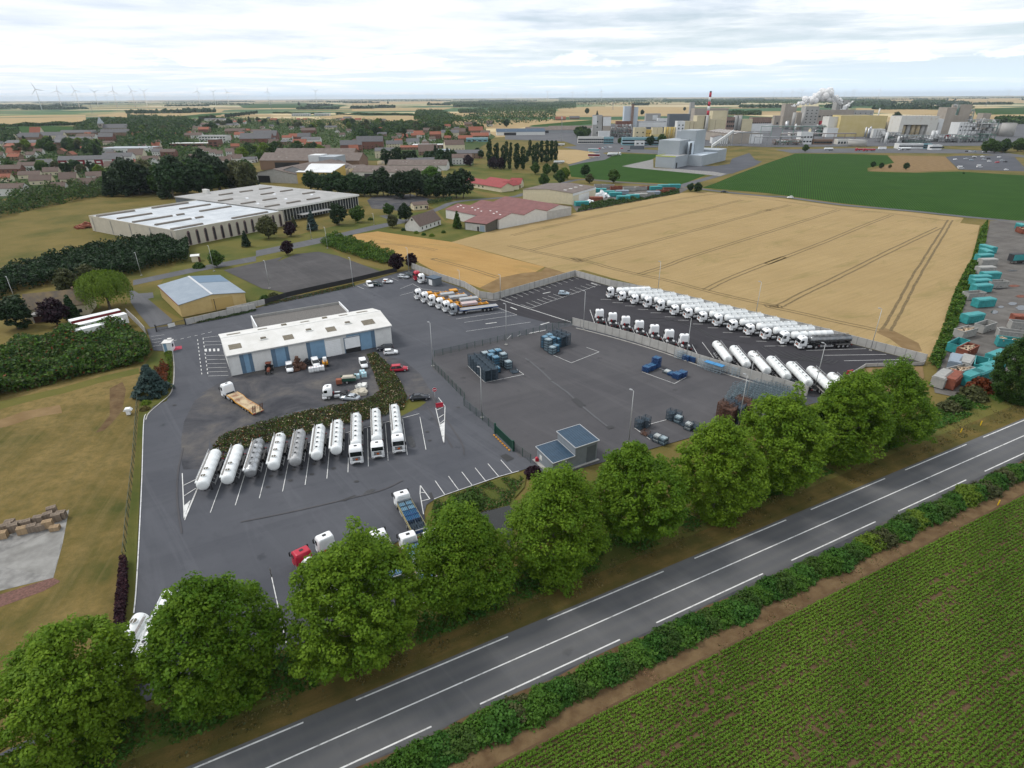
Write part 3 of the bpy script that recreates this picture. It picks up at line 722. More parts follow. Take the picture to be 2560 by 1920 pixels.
def tank_body(root,x0,x1,r,zc,paint,style,tilt=0.0,bandm=None):

 mb=MB();n=20;L_=x0-x1;rings=[]
 prof=[(0.0,0.05),(0.03,0.42),(0.12,0.74),(0.28,0.94),(0.46,1.0)]
 st=[(x0-a,k) for a,k in prof]
 ribs=[x0-0.46-(L_-0.92)*(i+1)/6 for i in range(5)]
 for q in ribs:st+=[(q+0.09,1.0),(q+0.06,1.025),(q-0.06,1.025),(q-0.09,1.0)]
 st+=[(x1+a,k) for a,k in reversed(prof)]
 for x,k in st:
  rings.append([(x,1.05*r*k*math.cos(2*PI*i/n),zc+r*k*math.sin(2*PI*i/n)+tilt*(x-x0)) for i in range(n)])
 mb.loft(rings,0,True)
 tk=mb.build("tank",paint,root)
 zt=zc+r
 if style=='chem':
  lids=[0.17,0.38,0.62,0.86]
 elif style=='two':lids=[0.16,0.36]
 elif style=='none':lids=[]
 else:lids=[0.16,0.32,0.48,0.64,0.82]
 for f in lids:
  x=x0-L_*f;z=zt+tilt*(x-x0)
  mb=MB()
  if style in('chem','two'):
   mb.cyl((x,0,z-0.12),(x,0,z+0.14),0.50,0.46,16,0,False)
   mb.cyl((x,0,z+0.10),(x,0,z+0.16),0.40,0.40,14,1,False)
   mb.bar((x-0.4,0,z+0.18),(x+0.4,0,z+0.18),0.07,0.05,0)
  else:
   mb.bbox(x-0.34,x+0.34,-0.36,0.36,z-0.12,z+0.12,0.05,0)
   mb.cyl((x,0,z+0.10),(x,0,z+0.17),0.25,0.25,12,1,False)
  mb.build("manhole",[paint,M_RUSTLID if style in('chem','two') else M_BLACK],tk)
 if style=='fuel':
  mb=MB()
  for s in(1,-1):mb.bar((x0-0.9,s*0.5,zt+0.05),(x1+0.6,s*0.5,zt+0.05+tilt*(x1-x0)),0.07,0.16)
  mb.build("coaming",paint,tk)
 mb=MB();ys=-0.74
 mb.box(x1+0.5,x0-0.9,ys-0.26,ys+0.20,zt-0.26,zt-0.21);mb.build("walkway",M_WALK,tk)
 mb=MB()
 for k in range(8):
  x=x0-0.9-(L_-1.4)*k/7;mb.bar((x,ys-0.2,zt-0.22),(x,ys-0.2,zt+0.22),0.04)
 mb.bar((x0-0.9,ys-0.2,zt+0.22),(x1+0.5,ys-0.2,zt+0.22),0.045);mb.build("handrail",M_ALU,tk)
 return tk
def trailer_parts(root,x0,L_=11.6,paint=None,style='fuel',tray=True,legs=True,axle0=None,r=1.04,lower=None):
 paint=paint or M_WTANK;zc=2.38;x1=x0-L_
 tk=tank_body(root,x0,x1,r,zc,paint,style)
 mb=MB()
 for s in(1,-1):mb.box(x1+0.15,x0-0.7,s*0.5-0.06,s*0.5+0.06,1.02,1.36)
 for k in range(5):
  x=x0-1.0-(L_-2.0)*k/4;mb.box(x-0.12,x+0.12,-0.95,0.95,1.2,1.75)
 mb.build("frame",M_CHAS if lower is None else lower,root)
 if tray:
  for s in(1,):
   mb=MB();mb.bbox(x1+0.3,x0-1.0,-1.42,-1.02,2.45,2.72,0.05);mb.build("hose_tray",paint if paint is not M_STEEL else M_WHITE,root)
 ax=axle0 if axle0 is not None else x1+1.3
 for k in range(3):
  for s in(1,-1):wheel(root,ax+1.32*k,s*1.04,0.5,0.40,s)
 for s in(1,-1):
  mb=MB();y0,y1=sorted((s*0.82,s*1.26));mb.box(ax-0.65,ax+3.3,y0,y1,1.06,1.10);mb.build("mudguard",M_WALK,root)
  mb=MB();mb.bar((ax+4.2,s*1.18,0.62),(x0-2.9,s*1.18,0.62),0.05,0.12);mb.bar((ax+4.2,s*1.18,0.92),(x0-2.9,s*1.18,0.92),0.05,0.12)
  for t in(0.1,0.5,0.9):
   x=ax+4.2+(x0-2.9-ax-4.2)*t;mb.bar((x,s*1.17,0.6),(x,s*0.7,1.15),0.06)
  mb.build("side_guard",M_ALU,root)
  if legs:
   mb=MB();mb.bar((x0-2.4,s*0.7,0.04 if legs==2 else 0.38),(x0-2.4,s*0.7,1.3),0.14);mb.box(x0-2.55,x0-2.25,s*0.7-0.16,s*0.7+0.16,0.0 if legs==2 else 0.34,0.06 if legs==2 else 0.40);mb.build("landing_leg",M_CHAS,root)
  mb=MB();y0,y1=sorted((s*0.7,s*1.15));mb.box(x1-0.05,x1+0.05,y0,y1,0.72,0.9);mb.build("tail_light",M_TAIL,root)
 mb=MB();mb.box(x1+0.0,x1+0.1,-1.2,1.2,0.55,0.7)
 for s in(1,-1):mb.bar((x1+0.08,s*0.5,0.6),(x1+0.3,s*0.5,1.2),0.1)
 mb.build("rear_bumper",M_CHAS,root)
 mb=MB()
 for s in(0.25,0.65):mb.bar((x1-0.04,s,0.7),(x1+0.06,s,3.4),0.05)
 for k in range(8):mb.bar((x1-0.03,0.25,0.9+k*0.34),(x1-0.03,0.65,0.9+k*0.34),0.04)
 mb.build("ladder",M_ALU,root)
 mb=MB();mb.bbox(ax+3.9,ax+5.0,-1.2,-0.72,0.62,1.15,0.04);mb.build("locker",M_ALU,root)
def make_tanker_truck(paint=None,style='fuel',visor=None,lower=None,high=True):
 t=thing("tanker_truck","white tanker truck","tanker truck")
 tractor_parts(t,M_WHITE,high,True,visor)
 trailer_parts(t,-3.35,12.3,paint,style,False,True,None,1.04,lower)
 return t
def make_tank_trailer(paint=None,style='two',tray=True,L_=11.2):
 t=thing("tank_trailer","white tank trailer","tank trailer")
 trailer_parts(t,0.0,L_,paint,style,tray,2)
 return t
def make_tractor(paint=None,hazard=False,high=True):
 t=thing("tractor_unit","white tractor unit without a trailer","tractor unit")
 tractor_parts(t,paint or M_WHITE,high,hazard)
 mb=MB();mb.cyl((-4.75,0,1.0),(-4.75,0,1.14),0.5,0.5,14,0,False);mb.box(-5.4,-4.4,-0.35,0.35,0.96,1.06);mb.build("fifth_wheel",M_CHAS,t)
 mb=MB();mb.bbox(-2.62,-2.36,0.3,0.7,1.0,1.7,0.04);mb.build("fire_extinguisher",M_TAIL,t)
 return t
def make_container_truck(boxes,deck=None,cabp=None,loads=()):

 t=thing("skeleton_truck","white truck with an orange skeletal trailer","truck")
 tractor_parts(t,cabp or M_WHITE,True,False)
 mb=MB();x0,x1=-3.2,-15.6;d=deck or M_ORNG
 for s in(1,-1):mb.box(x1,x0,s*0.55-0.1,s*0.55+0.1,1.05,1.45)
 for k in range(7):
  x=x0-0.15-(x0-x1-0.3)*k/6;mb.box(x-0.14,x+0.14,-1.22,1.22,1.25,1.50)
 mb.box(x0-0.5,x0+0.05,-1.1,1.1,1.2,1.75)
 mb.build("trailer_frame",d,t)
 for k in range(3):
  for s in(1,-1):wheel(t,x1+1.6+1.32*k,s*1.04,0.5,0.40,s)
 for(a,b,m,h) in boxes:
  mb=MB();mb.bbox(x0-b,x0-a,-1.15,1.15,1.5,1.5+h,0.05)
  for k in range(int((b-a)/0.6)):mb.box(x0-a-0.3-0.6*k-0.05,x0-a-0.3-0.6*k+0.05,-1.18,1.18,1.55,1.45+h)
  mb.build("load_module",m,t)
 for s in(1,-1):
  mb=MB();y0,y1=sorted((s*0.82,s*1.26));mb.box(x1+0.9,x1+5.0,y0,y1,1.06,1.10);mb.build("mudguard",M_BLACK,t)
  mb=MB();mb.bar((x0-2.6,s*0.7,0.35),(x0-2.6,s*0.7,1.2),0.14);mb.build("landing_leg",M_CHAS,t)
  mb=MB();y0,y1=sorted((s*0.7,s*1.15));mb.box(x1-0.06,x1+0.0,y0,y1,0.95,1.12);mb.build("tail_light",M_TAIL,t)
 return t
def make_flatbed(cabp=None,deckm=None):
 t=thing("flatbed_truck","silver truck with an empty flat bed trailer","truck")
 tractor_parts(t,cabp or M_SILVER,True,False)
 x0,x1=-3.0,-16.4
 mb=MB();mb.box(x1,x0,-1.24,1.24,1.28,1.42);mb.build("load_bed",deckm or mat("grey_plywood_bed",(0.30,0.30,0.30),0.8,var=0.15,vscale=1),t)
 mb=MB()
 for s in(1,-1):mb.box(x1-0.01,x0+0.01,s*1.27-0.03,s*1.27+0.03,1.18,1.46);mb.box(x1+0.2,x0-0.3,s*0.5-0.08,s*0.5+0.08,0.9,1.27)
 mb.build("side_rail",M_BLUE,t)
 mb=MB();mb.box(x0,x0+0.08,-1.24,1.24,1.2,2.7);mb.build("headboard",M_BLUE,t)
 for k in range(3):
  for s in(1,-1):wheel(t,x1+2.2+1.32*k,s*1.04,0.5,0.40,s)
 for s in(1,-1):
  mb=MB();mb.bar((x1+6.0,s*1.18,0.62),(x0-2.4,s*1.18,0.62),0.05,0.12);mb.bar((x1+6.0,s*1.18,0.92),(x0-2.4,s*1.18,0.92),0.05,0.12);mb.build("side_guard",M_ALU,t)
  mb=MB();y0,y1=sorted((s*0.7,s*1.15));mb.box(x1-0.06,x1-0.012,y0,y1,0.85,1.0);mb.build("tail_light",M_TAIL,t)
 return t
def make_bottle_truck():
 t=thing("delivery_truck","white rigid truck loaded with bottle crates","truck")
 cab_parts(t,M_WHITE,False,False)
 x0,x1=-2.45,-11.0
 mb=MB()
 for s in(1,-1):mb.box(x1+0.1,-0.4,s*0.43-0.05,s*0.43+0.05,0.72,1.0)
 for k in range(6):mb.box(x0-0.4-1.5*k-0.08,x0-0.4-1.5*k+0.08,-1.1,1.1,0.98,1.06)
 mb.build("chassis",M_CHAS,t)
 mb=MB();mb.box(x1,x0,-1.25,1.25,1.07,1.17);mb.build("load_bed",M_WALK,t)
 mb=MB();mb.box(x0-0.02,x0+0.06,-1.25,1.25,1.18,2.35);mb.build("headboard",M_ALU,t)
 mb=MB();mb.box(x1-0.07,x1,-1.25,1.25,0.75,2.3,0)
 mb.box(x1-0.085,x1-0.071,-0.85,0.85,1.55,2.1,1);mb.box(x1-0.085,x1-0.071,-1.0,1.0,0.8,0.98,2);mb.build("tail_lift",[M_ALU,M_BLUE,M_HAZ],t)
 for s in(1,-1):
  mb=MB()
  for z in(1.5,1.95):mb.bar((x0,s*1.24,z),(x1,s*1.24,z),0.05,0.1)
  for k in range(6):mb.bar((x0-0.3-1.6*k,s*1.24,1.17),(x0-0.3-1.6*k,s*1.24,2.0),0.07)
  mb.build("side_rail",M_YRAIL,t)
  wheel(t,-1.4,s*1.06,0.5,0.32,s);wheel(t,-7.3,s*0.95,0.5,0.56,s);wheel(t,-8.65,s*0.95,0.5,0.56,s)
  mb=MB();y0,y1=sorted((s*0.62,s*1.2));mb.bbox(-4.6,-3.0,y0,y1,0.42,0.95,0.08);mb.build("fuel_tank",M_ALU,t)
  mb=MB();y0,y1=sorted((s*0.8,s*1.2));mb.box(x1-0.12,x1-0.088,y0,y1,0.8,0.92);mb.build("tail_light",M_TAIL,t)
 return t
M_YRAIL=mat("faded_yellow_rail",(0.42,0.36,0.16),0.7,var=0.3,vscale=3)
def make_lowloader():
 t=thing("low_loader","white truck with a low loader of worn planks","truck")
 tractor_parts(t,M_WHITE,True,False)
 mb=MB();w=1.25
 prof=[(-3.1,1.45),(-6.0,1.45),(-7.3,1.0),(-13.2,1.0),(-14.9,0.62)]
 for(a,za),(b,zb) in zip(prof,prof[1:]):mb.loft([[(a,-w,za-0.22),(a,w,za-0.22),(a,w,za),(a,-w,za)],[(b,-w,zb-0.22),(b,w,zb-0.22),(b,w,zb),(b,-w,zb)]])
 mb.build("load_bed",M_WOOD,t)
 mb=MB()
 for s in(1,-1):
  for(a,za),(b,zb) in zip(prof,prof[1:]):mb.bar((a,s*1.28,za-0.1),(b,s*1.28,zb-0.1),0.06,0.3)
 mb.build("side_rail",M_ORNG,t)
 for k in range(3):
  for s in(1,-1):wheel(t,-10.2-1.2*k,s*0.98,0.38,0.4,s)
 for s in(1,-1):
  mb=MB()
  for q in(0.55,1.15):mb.bar((-14.75,s*q,0.72),(-15.35,s*q,2.6),0.1,0.16)
  for k in range(6):mb.bar((-14.8-0.1*k,s*0.55,0.9+k*0.31),(-14.8-0.1*k,s*1.15,0.9+k*0.31),0.09)
  mb.build("loading_ramp",M_RUST,t)
  mb=MB();y0,y1=sorted((s*0.6,s*1.2));mb.box(-15.0,-14.92,y0,y1,0.42,0.56);mb.build("tail_light",M_TAIL,t)
 return t
def make_car(name,label,paint,kind='hatch',cat="car",sc=1.0):
 t=thing(name,label,cat)
 K=dict(hatch=(3.9,0.86,1.45,0.95,1.75,-0.25,-0.05,0.80),sedan=(4.7,0.88,1.42,1.2,2.0,-1.15,-0.62,0.82),estate=(4.6,0.88,1.48,1.1,1.9,-0.2,-0.05,0.82),
van=(4.2,0.88,1.85,0.75,1.5,-0.12,-0.03,0.84),suv=(4.5,0.9,1.7,1.1,1.75,-0.25,-0.06,0.86),bigvan=(5.6,1.0,2.45,0.6,1.55,-0.1,-0.02,0.95))[kind]
 L_,yb,H,hood,ws,re,rt,w2=K;zb=0.98 if kind not in('van','bigvan') else 1.12
 if kind=='sedan':zb=0.95
 mb=MB()
 xs=[(-0.0,0.35,0.55,0.72),(-0.12,0.28,0.72,0.86),(-0.55,0.24,zb-0.16,0.97),(-hood,0.22,zb-0.04,1.0),(-ws,0.22,zb,1.0),(-L_*0.72,0.22,zb+0.01,1.0),(-L_+0.35,0.24,zb,0.98),(-L_+0.06,0.30,zb-0.06,0.92),(-L_,0.40,zb-0.2,0.84)]
 rings=[[(x,-yb*k*0.94,z0),(x,yb*k*0.94,z0),(x,yb*k,z0+0.2*(z1-z0)),(x,yb*k,z0+0.62*(z1-z0)),(x,yb*k*0.90,z1),(x,-yb*k*0.90,z1),(x,-yb*k,z0+0.62*(z1-z0)),(x,-yb*k,z0+0.2*(z1-z0))] for x,z0,z1,k in xs]
 mb.loft(rings,0,True)
 body=mb.build("body",paint,t)
 a,b=-hood-0.12,-ws-0.12;c,d=-L_-rt+(0 if kind!='sedan' else 0.0),-L_-re
 if kind=='sedan':c,d=-L_+0.62,-L_+1.15
 else:c,d=-L_+0.06,-L_+0.42 if kind in('hatch','suv','estate') else-L_+0.14
 zr=H-0.10
 def ring(x0,x1,y,z):return[(x0,-y,z),(x0,y,z),(x1,y,z),(x1,-y,z)]
 mb=MB();mb.loft([ring(a,c,w2*yb/0.9,zb-0.03),ring(b,d,0.66 if kind!='bigvan' else 0.86,zr)])
 if kind in('van','bigvan'):
  g_=mb.build("cabin_glass",M_GLASS,body)
  mb=MB();yy=0.80 if kind=='van' else 0.95
  mb.loft([ring(-ws-0.75,c-0.04,yb*0.97,zb-0.05),ring(-ws-0.80,d-0.03,yy,zr+0.02)]);mb.build("load_box",paint,body)
  for s in(1,-1):
   mb=MB();mb.box(-L_-0.0+0.03-0.06,-L_+0.06,min(s*0.12,s*0.6),max(s*0.12,s*0.6),zb+0.12,zr-0.15);mb.build("rear_window",M_GLASS,body)
 else:mb.build("cabin_glass",M_GLASS,body)
 mb=MB();mb.loft([ring(b+0.03,d-0.03,0.68 if kind!='bigvan' else 0.88,zr),ring(b-0.06,d+0.06,0.66 if kind!='bigvan' else 0.86,H-0.02),ring(b-0.25,d+0.2,0.52,H+0.02)],0,True);mb.build("roof",paint,body)
 if kind not in('van','bigvan'):
  yo,yi=w2*yb/0.9+0.008,0.668
  for s in(1,-1):
   mb=MB();mb.bar((a+0.02,s*yo*0.97,zb-0.02),(b+0.02,s*yi,zr),0.07);mb.bar((b+0.02,s*yi,zr+0.02),(d,s*yi,zr+0.02),0.06);mb.bar((c+0.0,s*yo*0.97,zb-0.02),(d+0.0,s*yi,zr),0.10)
   m_=(b+d)/2;mb.bar((m_,s*yo,zb-0.02),(m_,s*yi,zr),0.09)
   mb.build("window_frame",paint,body)
 wb0,wb1=-0.78,-L_+0.72
 r=0.31 if kind!='suv' else 0.36
 if kind=='bigvan':r=0.36
 for s in(1,-1):
  wheel(t,wb0,s*(yb-0.11),r,0.22,s);wheel(t,wb1,s*(yb-0.11),r,0.22,s)
  y0,y1=sorted((s*yb*0.5,s*yb*0.86));mb=MB();mb.bbox(-0.2,-0.03,y0,y1,0.58,0.72,0.03);mb.build("headlight",M_LAMP,body)
  y0,y1=sorted((s*yb*0.6,s*yb*0.87));mb=MB();mb.bbox(-L_-0.012,-L_+0.12,y0,y1,0.66,zb-0.12,0.03);mb.build("tail_light",M_TAIL,body)
  y0,y1=sorted((s*yb*0.93,s*(yb+0.14)));mb=MB();mb.bbox(-ws+0.12,-ws+0.28,y0,y1,zb-0.02,zb+0.14,0.03);mb.build("mirror",paint,body)
 mb=MB();mb.box(-0.04,0.012,-0.26,0.26,0.42,0.52);mb.build("number_plate",M_PLATE,body)
 return t
# ------------------------------------------------------------------ the fleet in the depot
def head(a,b):
 d=b-a;return math.atan2(d.y,d.x)
def at(v,x,y):
 p=pt(v,x,y,ZY);return p
ROWA=[(272,366),(374,394),(482,422),(594,452),(705,482),(827,517),(943,546),(1068,579),(1198,612),(1328,652),(1472,690),(1615,728),(1768,769),(1920,810)]
hd=R(185.3)
fw_=Vector((math.cos(hd),math.sin(hd),0));lf_=Vector((-fw_.y,fw_.x,0))
PT_A=proto(make_tanker_truck,M_WTANK,'fuel')
PT_A2=proto(make_tanker_truck,M_WTANK,'two')
PT_B=proto(make_tanker_truck,M_WTANK,'fuel',None,None,False)
PT_DARK=proto(make_tanker_truck,mat("dark_polished_steel",(0.20,0.205,0.21),0.25,metal=0.85,var=0.2,vscale=1),'fuel')
for i,q in enumerate(ROWA):
 p=at('H',*q)+fw_*0.1-lf_*1.25*(-1)*(-1)*(-1)
 p=at('H',*q)-lf_*1.15+fw_*0.1 if False else at('H',*q)+(-lf_)*1.15
 pr=PT_DARK if i==13 else(PT_A2 if i in(0,12) else(PT_A if i in(3,4,8,12) else PT_B))
 lab=("white tanker truck with dark polished tank, at the end of the long diagonal row" if i==13 else
"white tanker truck ending the long diagonal row, beside the painted car bays" if i==0 else
f"white tanker truck, {ORD[13-i]} from the dark tank truck in the long diagonal row")
 place(pr,p,hd,lab,"tanker trucks in the long diagonal row")
ROWB=[(215,590),(330,622),(445,655),(565,695),(697,735),(828,780),(960,822)]
hb=head(at('H',165,590),at('H',122,472))
PT_TR=proto(make_tractor)
fb=Vector((math.cos(hb),math.sin(hb),0))
for i,q in enumerate(ROWB):
 lab=("white tractor unit nearest the mesh fence end of the row behind the concrete wall" if i==0 else
"white tractor unit ending its row, next to the parked tank trailers" if i==6 else
f"white tractor unit, {ORD[i]} from the fence end of the row behind the concrete wall")
 place(PT_TR,at('H',*q)+fb*5.4,hb,lab,"tractor units backed against the concrete wall")
ROWC=[((1212,875),(1290,965)),((1360,915),(1440,1010)),((1520,975),(1625,1075)),((1680,1020),(1790,1125)),((1850,1085),(1980,1180)),((2030,1130),(2160,1230)),((2190,1180),(2330,1280))]
PT_C=proto(make_tank_trailer,M_WTANK,'two',False,11.5)
PT_C2=proto(make_tank_trailer,M_WTANK,'fuel',False,11.5)
hc=head(at('H',1195,890),at('H',1092,750))
fc=Vector((math.cos(hc),math.sin(hc),0))
ROWC_T=[(1207,765),(1355,805),(1515,852),(1675,897),(1845,945),(2022,985),(2200,1040)]
for i,q in enumerate(ROWC_T):
 p=pt('H',*q,2.4);p.z=ZY
 lab=("white tank trailer parked without a tractor, next to the last tractor unit behind the wall" if i==0 else
"white tank trailer half hidden by the tree, last of the trailers behind the concrete wall" if i==6 else
f"white tank trailer parked without a tractor behind the wall, {ORD[i]} from the tractor units")
 place(PT_C2 if i in(1,3,4) else PT_C,p+fc*0.2,hc,lab,"tank trailers parked behind the concrete wall")
B0=at('K',435,1110);B1=at('K',2137,613);T1=at('K',2095,293)
hf=head(T1,B1);ff=Vector((math.cos(hf),math.sin(hf),0));stp=(B1-B0)/9
PF_TWO=proto(make_tank_trailer,M_WTANK,'two',True,11.4)
PF_CHEM=proto(make_tank_trailer,M_WTANK,'chem',True,11.4)
PF_ST=proto(make_tank_trailer,M_STEEL,'fuel',True,11.4)
PF_DULL=proto(make_tank_trailer,M_DULL,'fuel',True,11.4)
PF_FUEL=proto(make_tank_trailer,M_WTANK,'fuel',True,11.4)
FRONT=[(PF_TWO,(372,905),"white tank trailer with two dark manholes, ending the front row beside the hatched triangle"),
(PF_TWO,(585,855),"white tank trailer with two manholes and red extinguisher, second from the hatched triangle"),
(PF_ST,(783,795),"shiny steel tank trailer with a white hose tray, between two white ones"),
(PF_CHEM,(985,735),"white tank trailer with four big round manholes, between the shiny and the dull grey tank"),
(PF_DULL,(1172,700),"dull grey aluminium tank trailer between white tank trailers in the front row"),
(PF_FUEL,(1357,648),"white tank trailer right beside the dull grey one, with its walkway side bare"),
(PF_FUEL,(1525,600),"white tank trailer without a cab, next to the first of the three trucks with cabs")]
for i,(pr,q,lab) in enumerate(FRONT):
 p=pt('K',*q,2.05);p.z=ZY
 place(pr,p+ff*0.15,hf,lab,"tank trailers in the front row of bays")
FT=[((1705,700),"white tanker truck of the front row, beside a tank trailer without a cab"),
((1888,650),"white tanker truck facing out of the front row, middle of the three trucks with cabs"),
((2068,605),"white tanker truck ending the front row, beside the oil stain and empty bay")]
for q,lab in FT:
 p=at('K',*q);place(PT_A if 'middle' not in lab else PT_B,p,hf,lab,"tanker trucks facing out of the front row")
GP=mat("grey_module",(0.32,0.33,0.34),0.7,var=0.15,vscale=1)
PINKG=mat("pale_printed_module",(0.44,0.46,0.42),0.6,col2=(0.50,0.30,0.32),vscale=2.2)
hg=head(at('G',770,470),at('G',420,515))
SK=[(130,375,[(0.2,3.0,M_ORNG,0.6),(9.5,12.2,M_ORNG,0.5)],"white truck with an all orange skeletal trailer, at the far end of the orange row"),
(187,402,[(0.2,2.4,M_ORNG,0.7),(3.6,8.5,GP,0.9)],"white truck with orange skeletal trailer and one grey module, second in the orange row"),
(248,430,[(0.2,2.4,M_ORNG,0.7),(4.2,10.4,GP,0.9)],"white truck with orange skeletal trailer and a long grey module, third in the orange row"),
(315,455,[(0.2,2.4,M_ORNG,0.7),(5.0,11.4,GP,1.0)],"white truck with orange skeletal trailer and grey module, fourth in the orange row"),
(372,483,[(0.2,2.2,M_ORNG,0.6),(3.2,8.6,PINKG,0.8)],"white truck with pale printed modules on its trailer, beside the silver flatbed")]
for x,y,bx,lab in SK:
 o=make_container_truck(bx);o.location=at('G',x,y)+Vector((0,0,0));o.rotation_euler=(0,0,hg);tag(o,lab,"truck","trucks parked side by side in the upper yard")
o=make_flatbed();o.location=at('G',432,508);o.rotation_euler=(0,0,hg);tag(o,"silver grey truck with an empty blue edged flat bed trailer","truck","trucks parked side by side in the upper yard")
o=place(PT_TR,at('G',178,238)+Vector((-0.3,0.3,0)),hg+R(3),"white tractor unit parked against the small grey hut")
o.location=at('G',160,236)
o=make_tractor(M_RED);o.location=at('G',120,210);o.rotation_euler=(0,0,hg+R(3));tag(o,"red tractor unit tucked behind the white one beside the grey hut","tractor unit")
o=make_lowloader();o.location=at('F',250,1215)+Vector((-0.9,0.9,0));o.rotation_euler=(0,0,head(at('F',560,1440),at('F',235,1240)));tag(o,"white truck with a low loader of worn planks and rusty raised ramps","truck")
o=make_tractor(M_WHITE,False,False);o.location=at('F',1065,1230);o.rotation_euler=(0,0,hg+R(-8));tag(o,"old white tractor unit on the gravel beside a grey saloon car","tractor unit")
hl=head(at('L',480,1290),at('L',330,1010))
PB=proto(make_bottle_truck)
BT=[((345,1030),"white delivery truck loaded with blue and dark bottle crates, standing alone by the hatched corner"),
((140,1365),"white delivery truck with bottle crates, half hidden behind the tree, beside its twin"),
((395,1385),"white delivery truck with pale blue and white bottle crates, between two trees"),
((600,1370),"white delivery truck almost hidden behind the tree, only its cab roof showing")]
BTP=[]
for k,(q,lab) in enumerate(BT):
 p=pt('L',q[0],q[1]-85,2.2);p.z=ZY
 place(PB,p,hl,lab,"delivery trucks loaded with bottle crates");BTP.append(p)
o=place(PT_TR,at('K',1415,1420)+Vector((0,0,0)),hl+R(12),"white tractor unit behind the tree crown, next to the red one in the lower yard")
o=make_tractor(M_RED,False,False);o.location=at('K',1215,1530);o.rotation_euler=(0,0,hl+R(14));tag(o,"red tractor unit with a dark window, half hidden by the tree in the lower yard","tractor unit")
o=place(PF_TWO,at('K',1290,1640),hl+R(14),"white tank trailer nose just showing beside the red tractor unit at the tree")
p=pt('O',1225,330,3.0);p.z=ZY
o=place(PF_TWO,p,R(96),"white tank trailer with two big manholes between the two corner trees")
p=pt('O',1490,170,2.0);p.z=ZY
o=place(PF_FUEL,p,R(100),"white tank trailer end with a blue rim, peeping over the corner tree")
CARS={}
def car(kind,paint,v,q,h,lab,cat="car",name=None,gp=None,tok='at'):
 nm=name or{"hatch":"hatchback_car","sedan":"saloon_car","estate":"estate_car","van":"small_van","suv":"estate_car","bigvan":"delivery_van"}[kind]
 key=(kind,paint.name)
 if key not in CARS:CARS[key]=proto(make_car,nm,lab,paint,kind,cat)
 p=pt(v,q[0],q[1],ZY);L_=dict(hatch=3.9,sedan=4.7,estate=4.6,van=4.2,suv=4.5,bigvan=5.6)[kind]
 f=Vector((math.cos(h),math.sin(h),0))
 c=place(CARS[key],p+f*L_/2,h,lab,gp)
 c["category"]=cat
 return c
hx=head(at('F',1650,985),at('F',1795,975))
car('estate',M_NAVY,'F',(1600,808),hx+PI+0.1,"black estate car parked at the corner of the workshop")
car('hatch',M_WHITE,'F',(1650,845),hx+0.05,"white hatchback parked beside the black estate car")
car('suv',M_RED,'F',(1722,990),hx,"red people carrier parked alone on the gravel strip")
car('sedan',M_NAVY,'F',(1898,1238),hx+0.02,"dark saloon car parked near the no entry sign")
car('hatch',M_PALEBL,'G',(1415,335),hx-0.35,"pale blue hatchback alone in the painted car bays")
car('van',M_WHITE,'F',(1470,262),head(at('F',1455,235),at('F',1495,268)),"white small van at the end of the bays below the black fence","van")
car('hatch',M_DKGRN,'F',(1535,255),head(at('F',1505,245),at('F',1570,255)),"dark teal hatchback between the white van and a white car")
car('hatch',M_WHITE,'F',(1622,232),hx-0.2,"white hatchback with a person in orange standing behind it")
car('estate',M_SILVER,'F',(1760,190),hx-0.5,"silver estate car parked near the grey hut")
car('estate',M_DKGRN,'F',(1812,180),hx-0.5,"dark estate car tucked behind the silver one near the grey hut")
car('sedan',M_SILVER,'F',(1300,1240),hx+PI-0.35,"grey saloon car with its nose in the flowering hedge")
car('van',M_WHITE,'F',(778,985),head(at('F',775,960),at('F',783,1010)),"white small van by the workshop wall, left of the scrap pile","van")
car('van',M_WHITE,'F',(1003,945),head(at('F',985,900),at('F',1015,960)),"white pickup van behind the white cube tanks at the workshop","van")
car('van',M_WHITE,'F',(1415,950),head(at('F',1395,910),at('F',1425,970)),"white small van facing the hedge at the edge of the gravel","van")
# ------------------------------------------------------------------ buildings near the depot
M_WCLAD=mat("white_cladding",(0.60,0.60,0.59),0.6,col2=(0.69,0.69,0.68),vscale=0.6)
M_BCLAD=mat("sky_blue_cladding",(0.185,0.31,0.44),0.6,var=0.08,vscale=0.8)
M_DBCLAD=mat("slate_blue_cladding",(0.10,0.165,0.24),0.6,var=0.08,vscale=0.8)
M_WROOF=mat("white_sheet_roof",(0.56,0.55,0.52),0.6,col2=(0.66,0.65,0.63),vscale=0.25,det=8)
M_SKYL=mat("dirty_rooflight",(0.14,0.12,0.085),0.6,var=0.2,vscale=1.5)
M_GRAVROOF=mat("gravelled_flat_roof",(0.085,0.080,0.076),0.95,col2=(0.17,0.16,0.15),vscale=3.5,det=8)
M_CONCW=mat("concrete_panel",(0.36,0.35,0.33),0.9,col2=(0.44,0.43,0.41),vscale=0.5)
M_CONCD=mat("weathered_concrete",(0.24,0.235,0.22),0.9,col2=(0.33,0.325,0.31),vscale=0.35)
M_YCLAD=mat("ochre_cladding",(0.46,0.335,0.14),0.65,col2=(0.52,0.39,0.18),vscale=0.5)
M_BLROOF=mat("blue_grey_sheet_roof",(0.19,0.235,0.285),0.55,col2=(0.235,0.28,0.33),vscale=0.3)
M_DGCLAD=mat("dark_grey_cladding",(0.105,0.12,0.135),0.6,var=0.08,vscale=1)
M_MGCLAD=mat("mid_grey_cladding",(0.20,0.225,0.25),0.6,var=0.08,vscale=1)
M_HUTROOF=mat("petrol_blue_roof",(0.028,0.058,0.095),0.45,var=0.12,vscale=1)
M_BTILE=mat("brown_roof_tiles",(0.088,0.062,0.052),0.85,col2=(0.135,0.095,0.078),vscale=1.2,det=8)
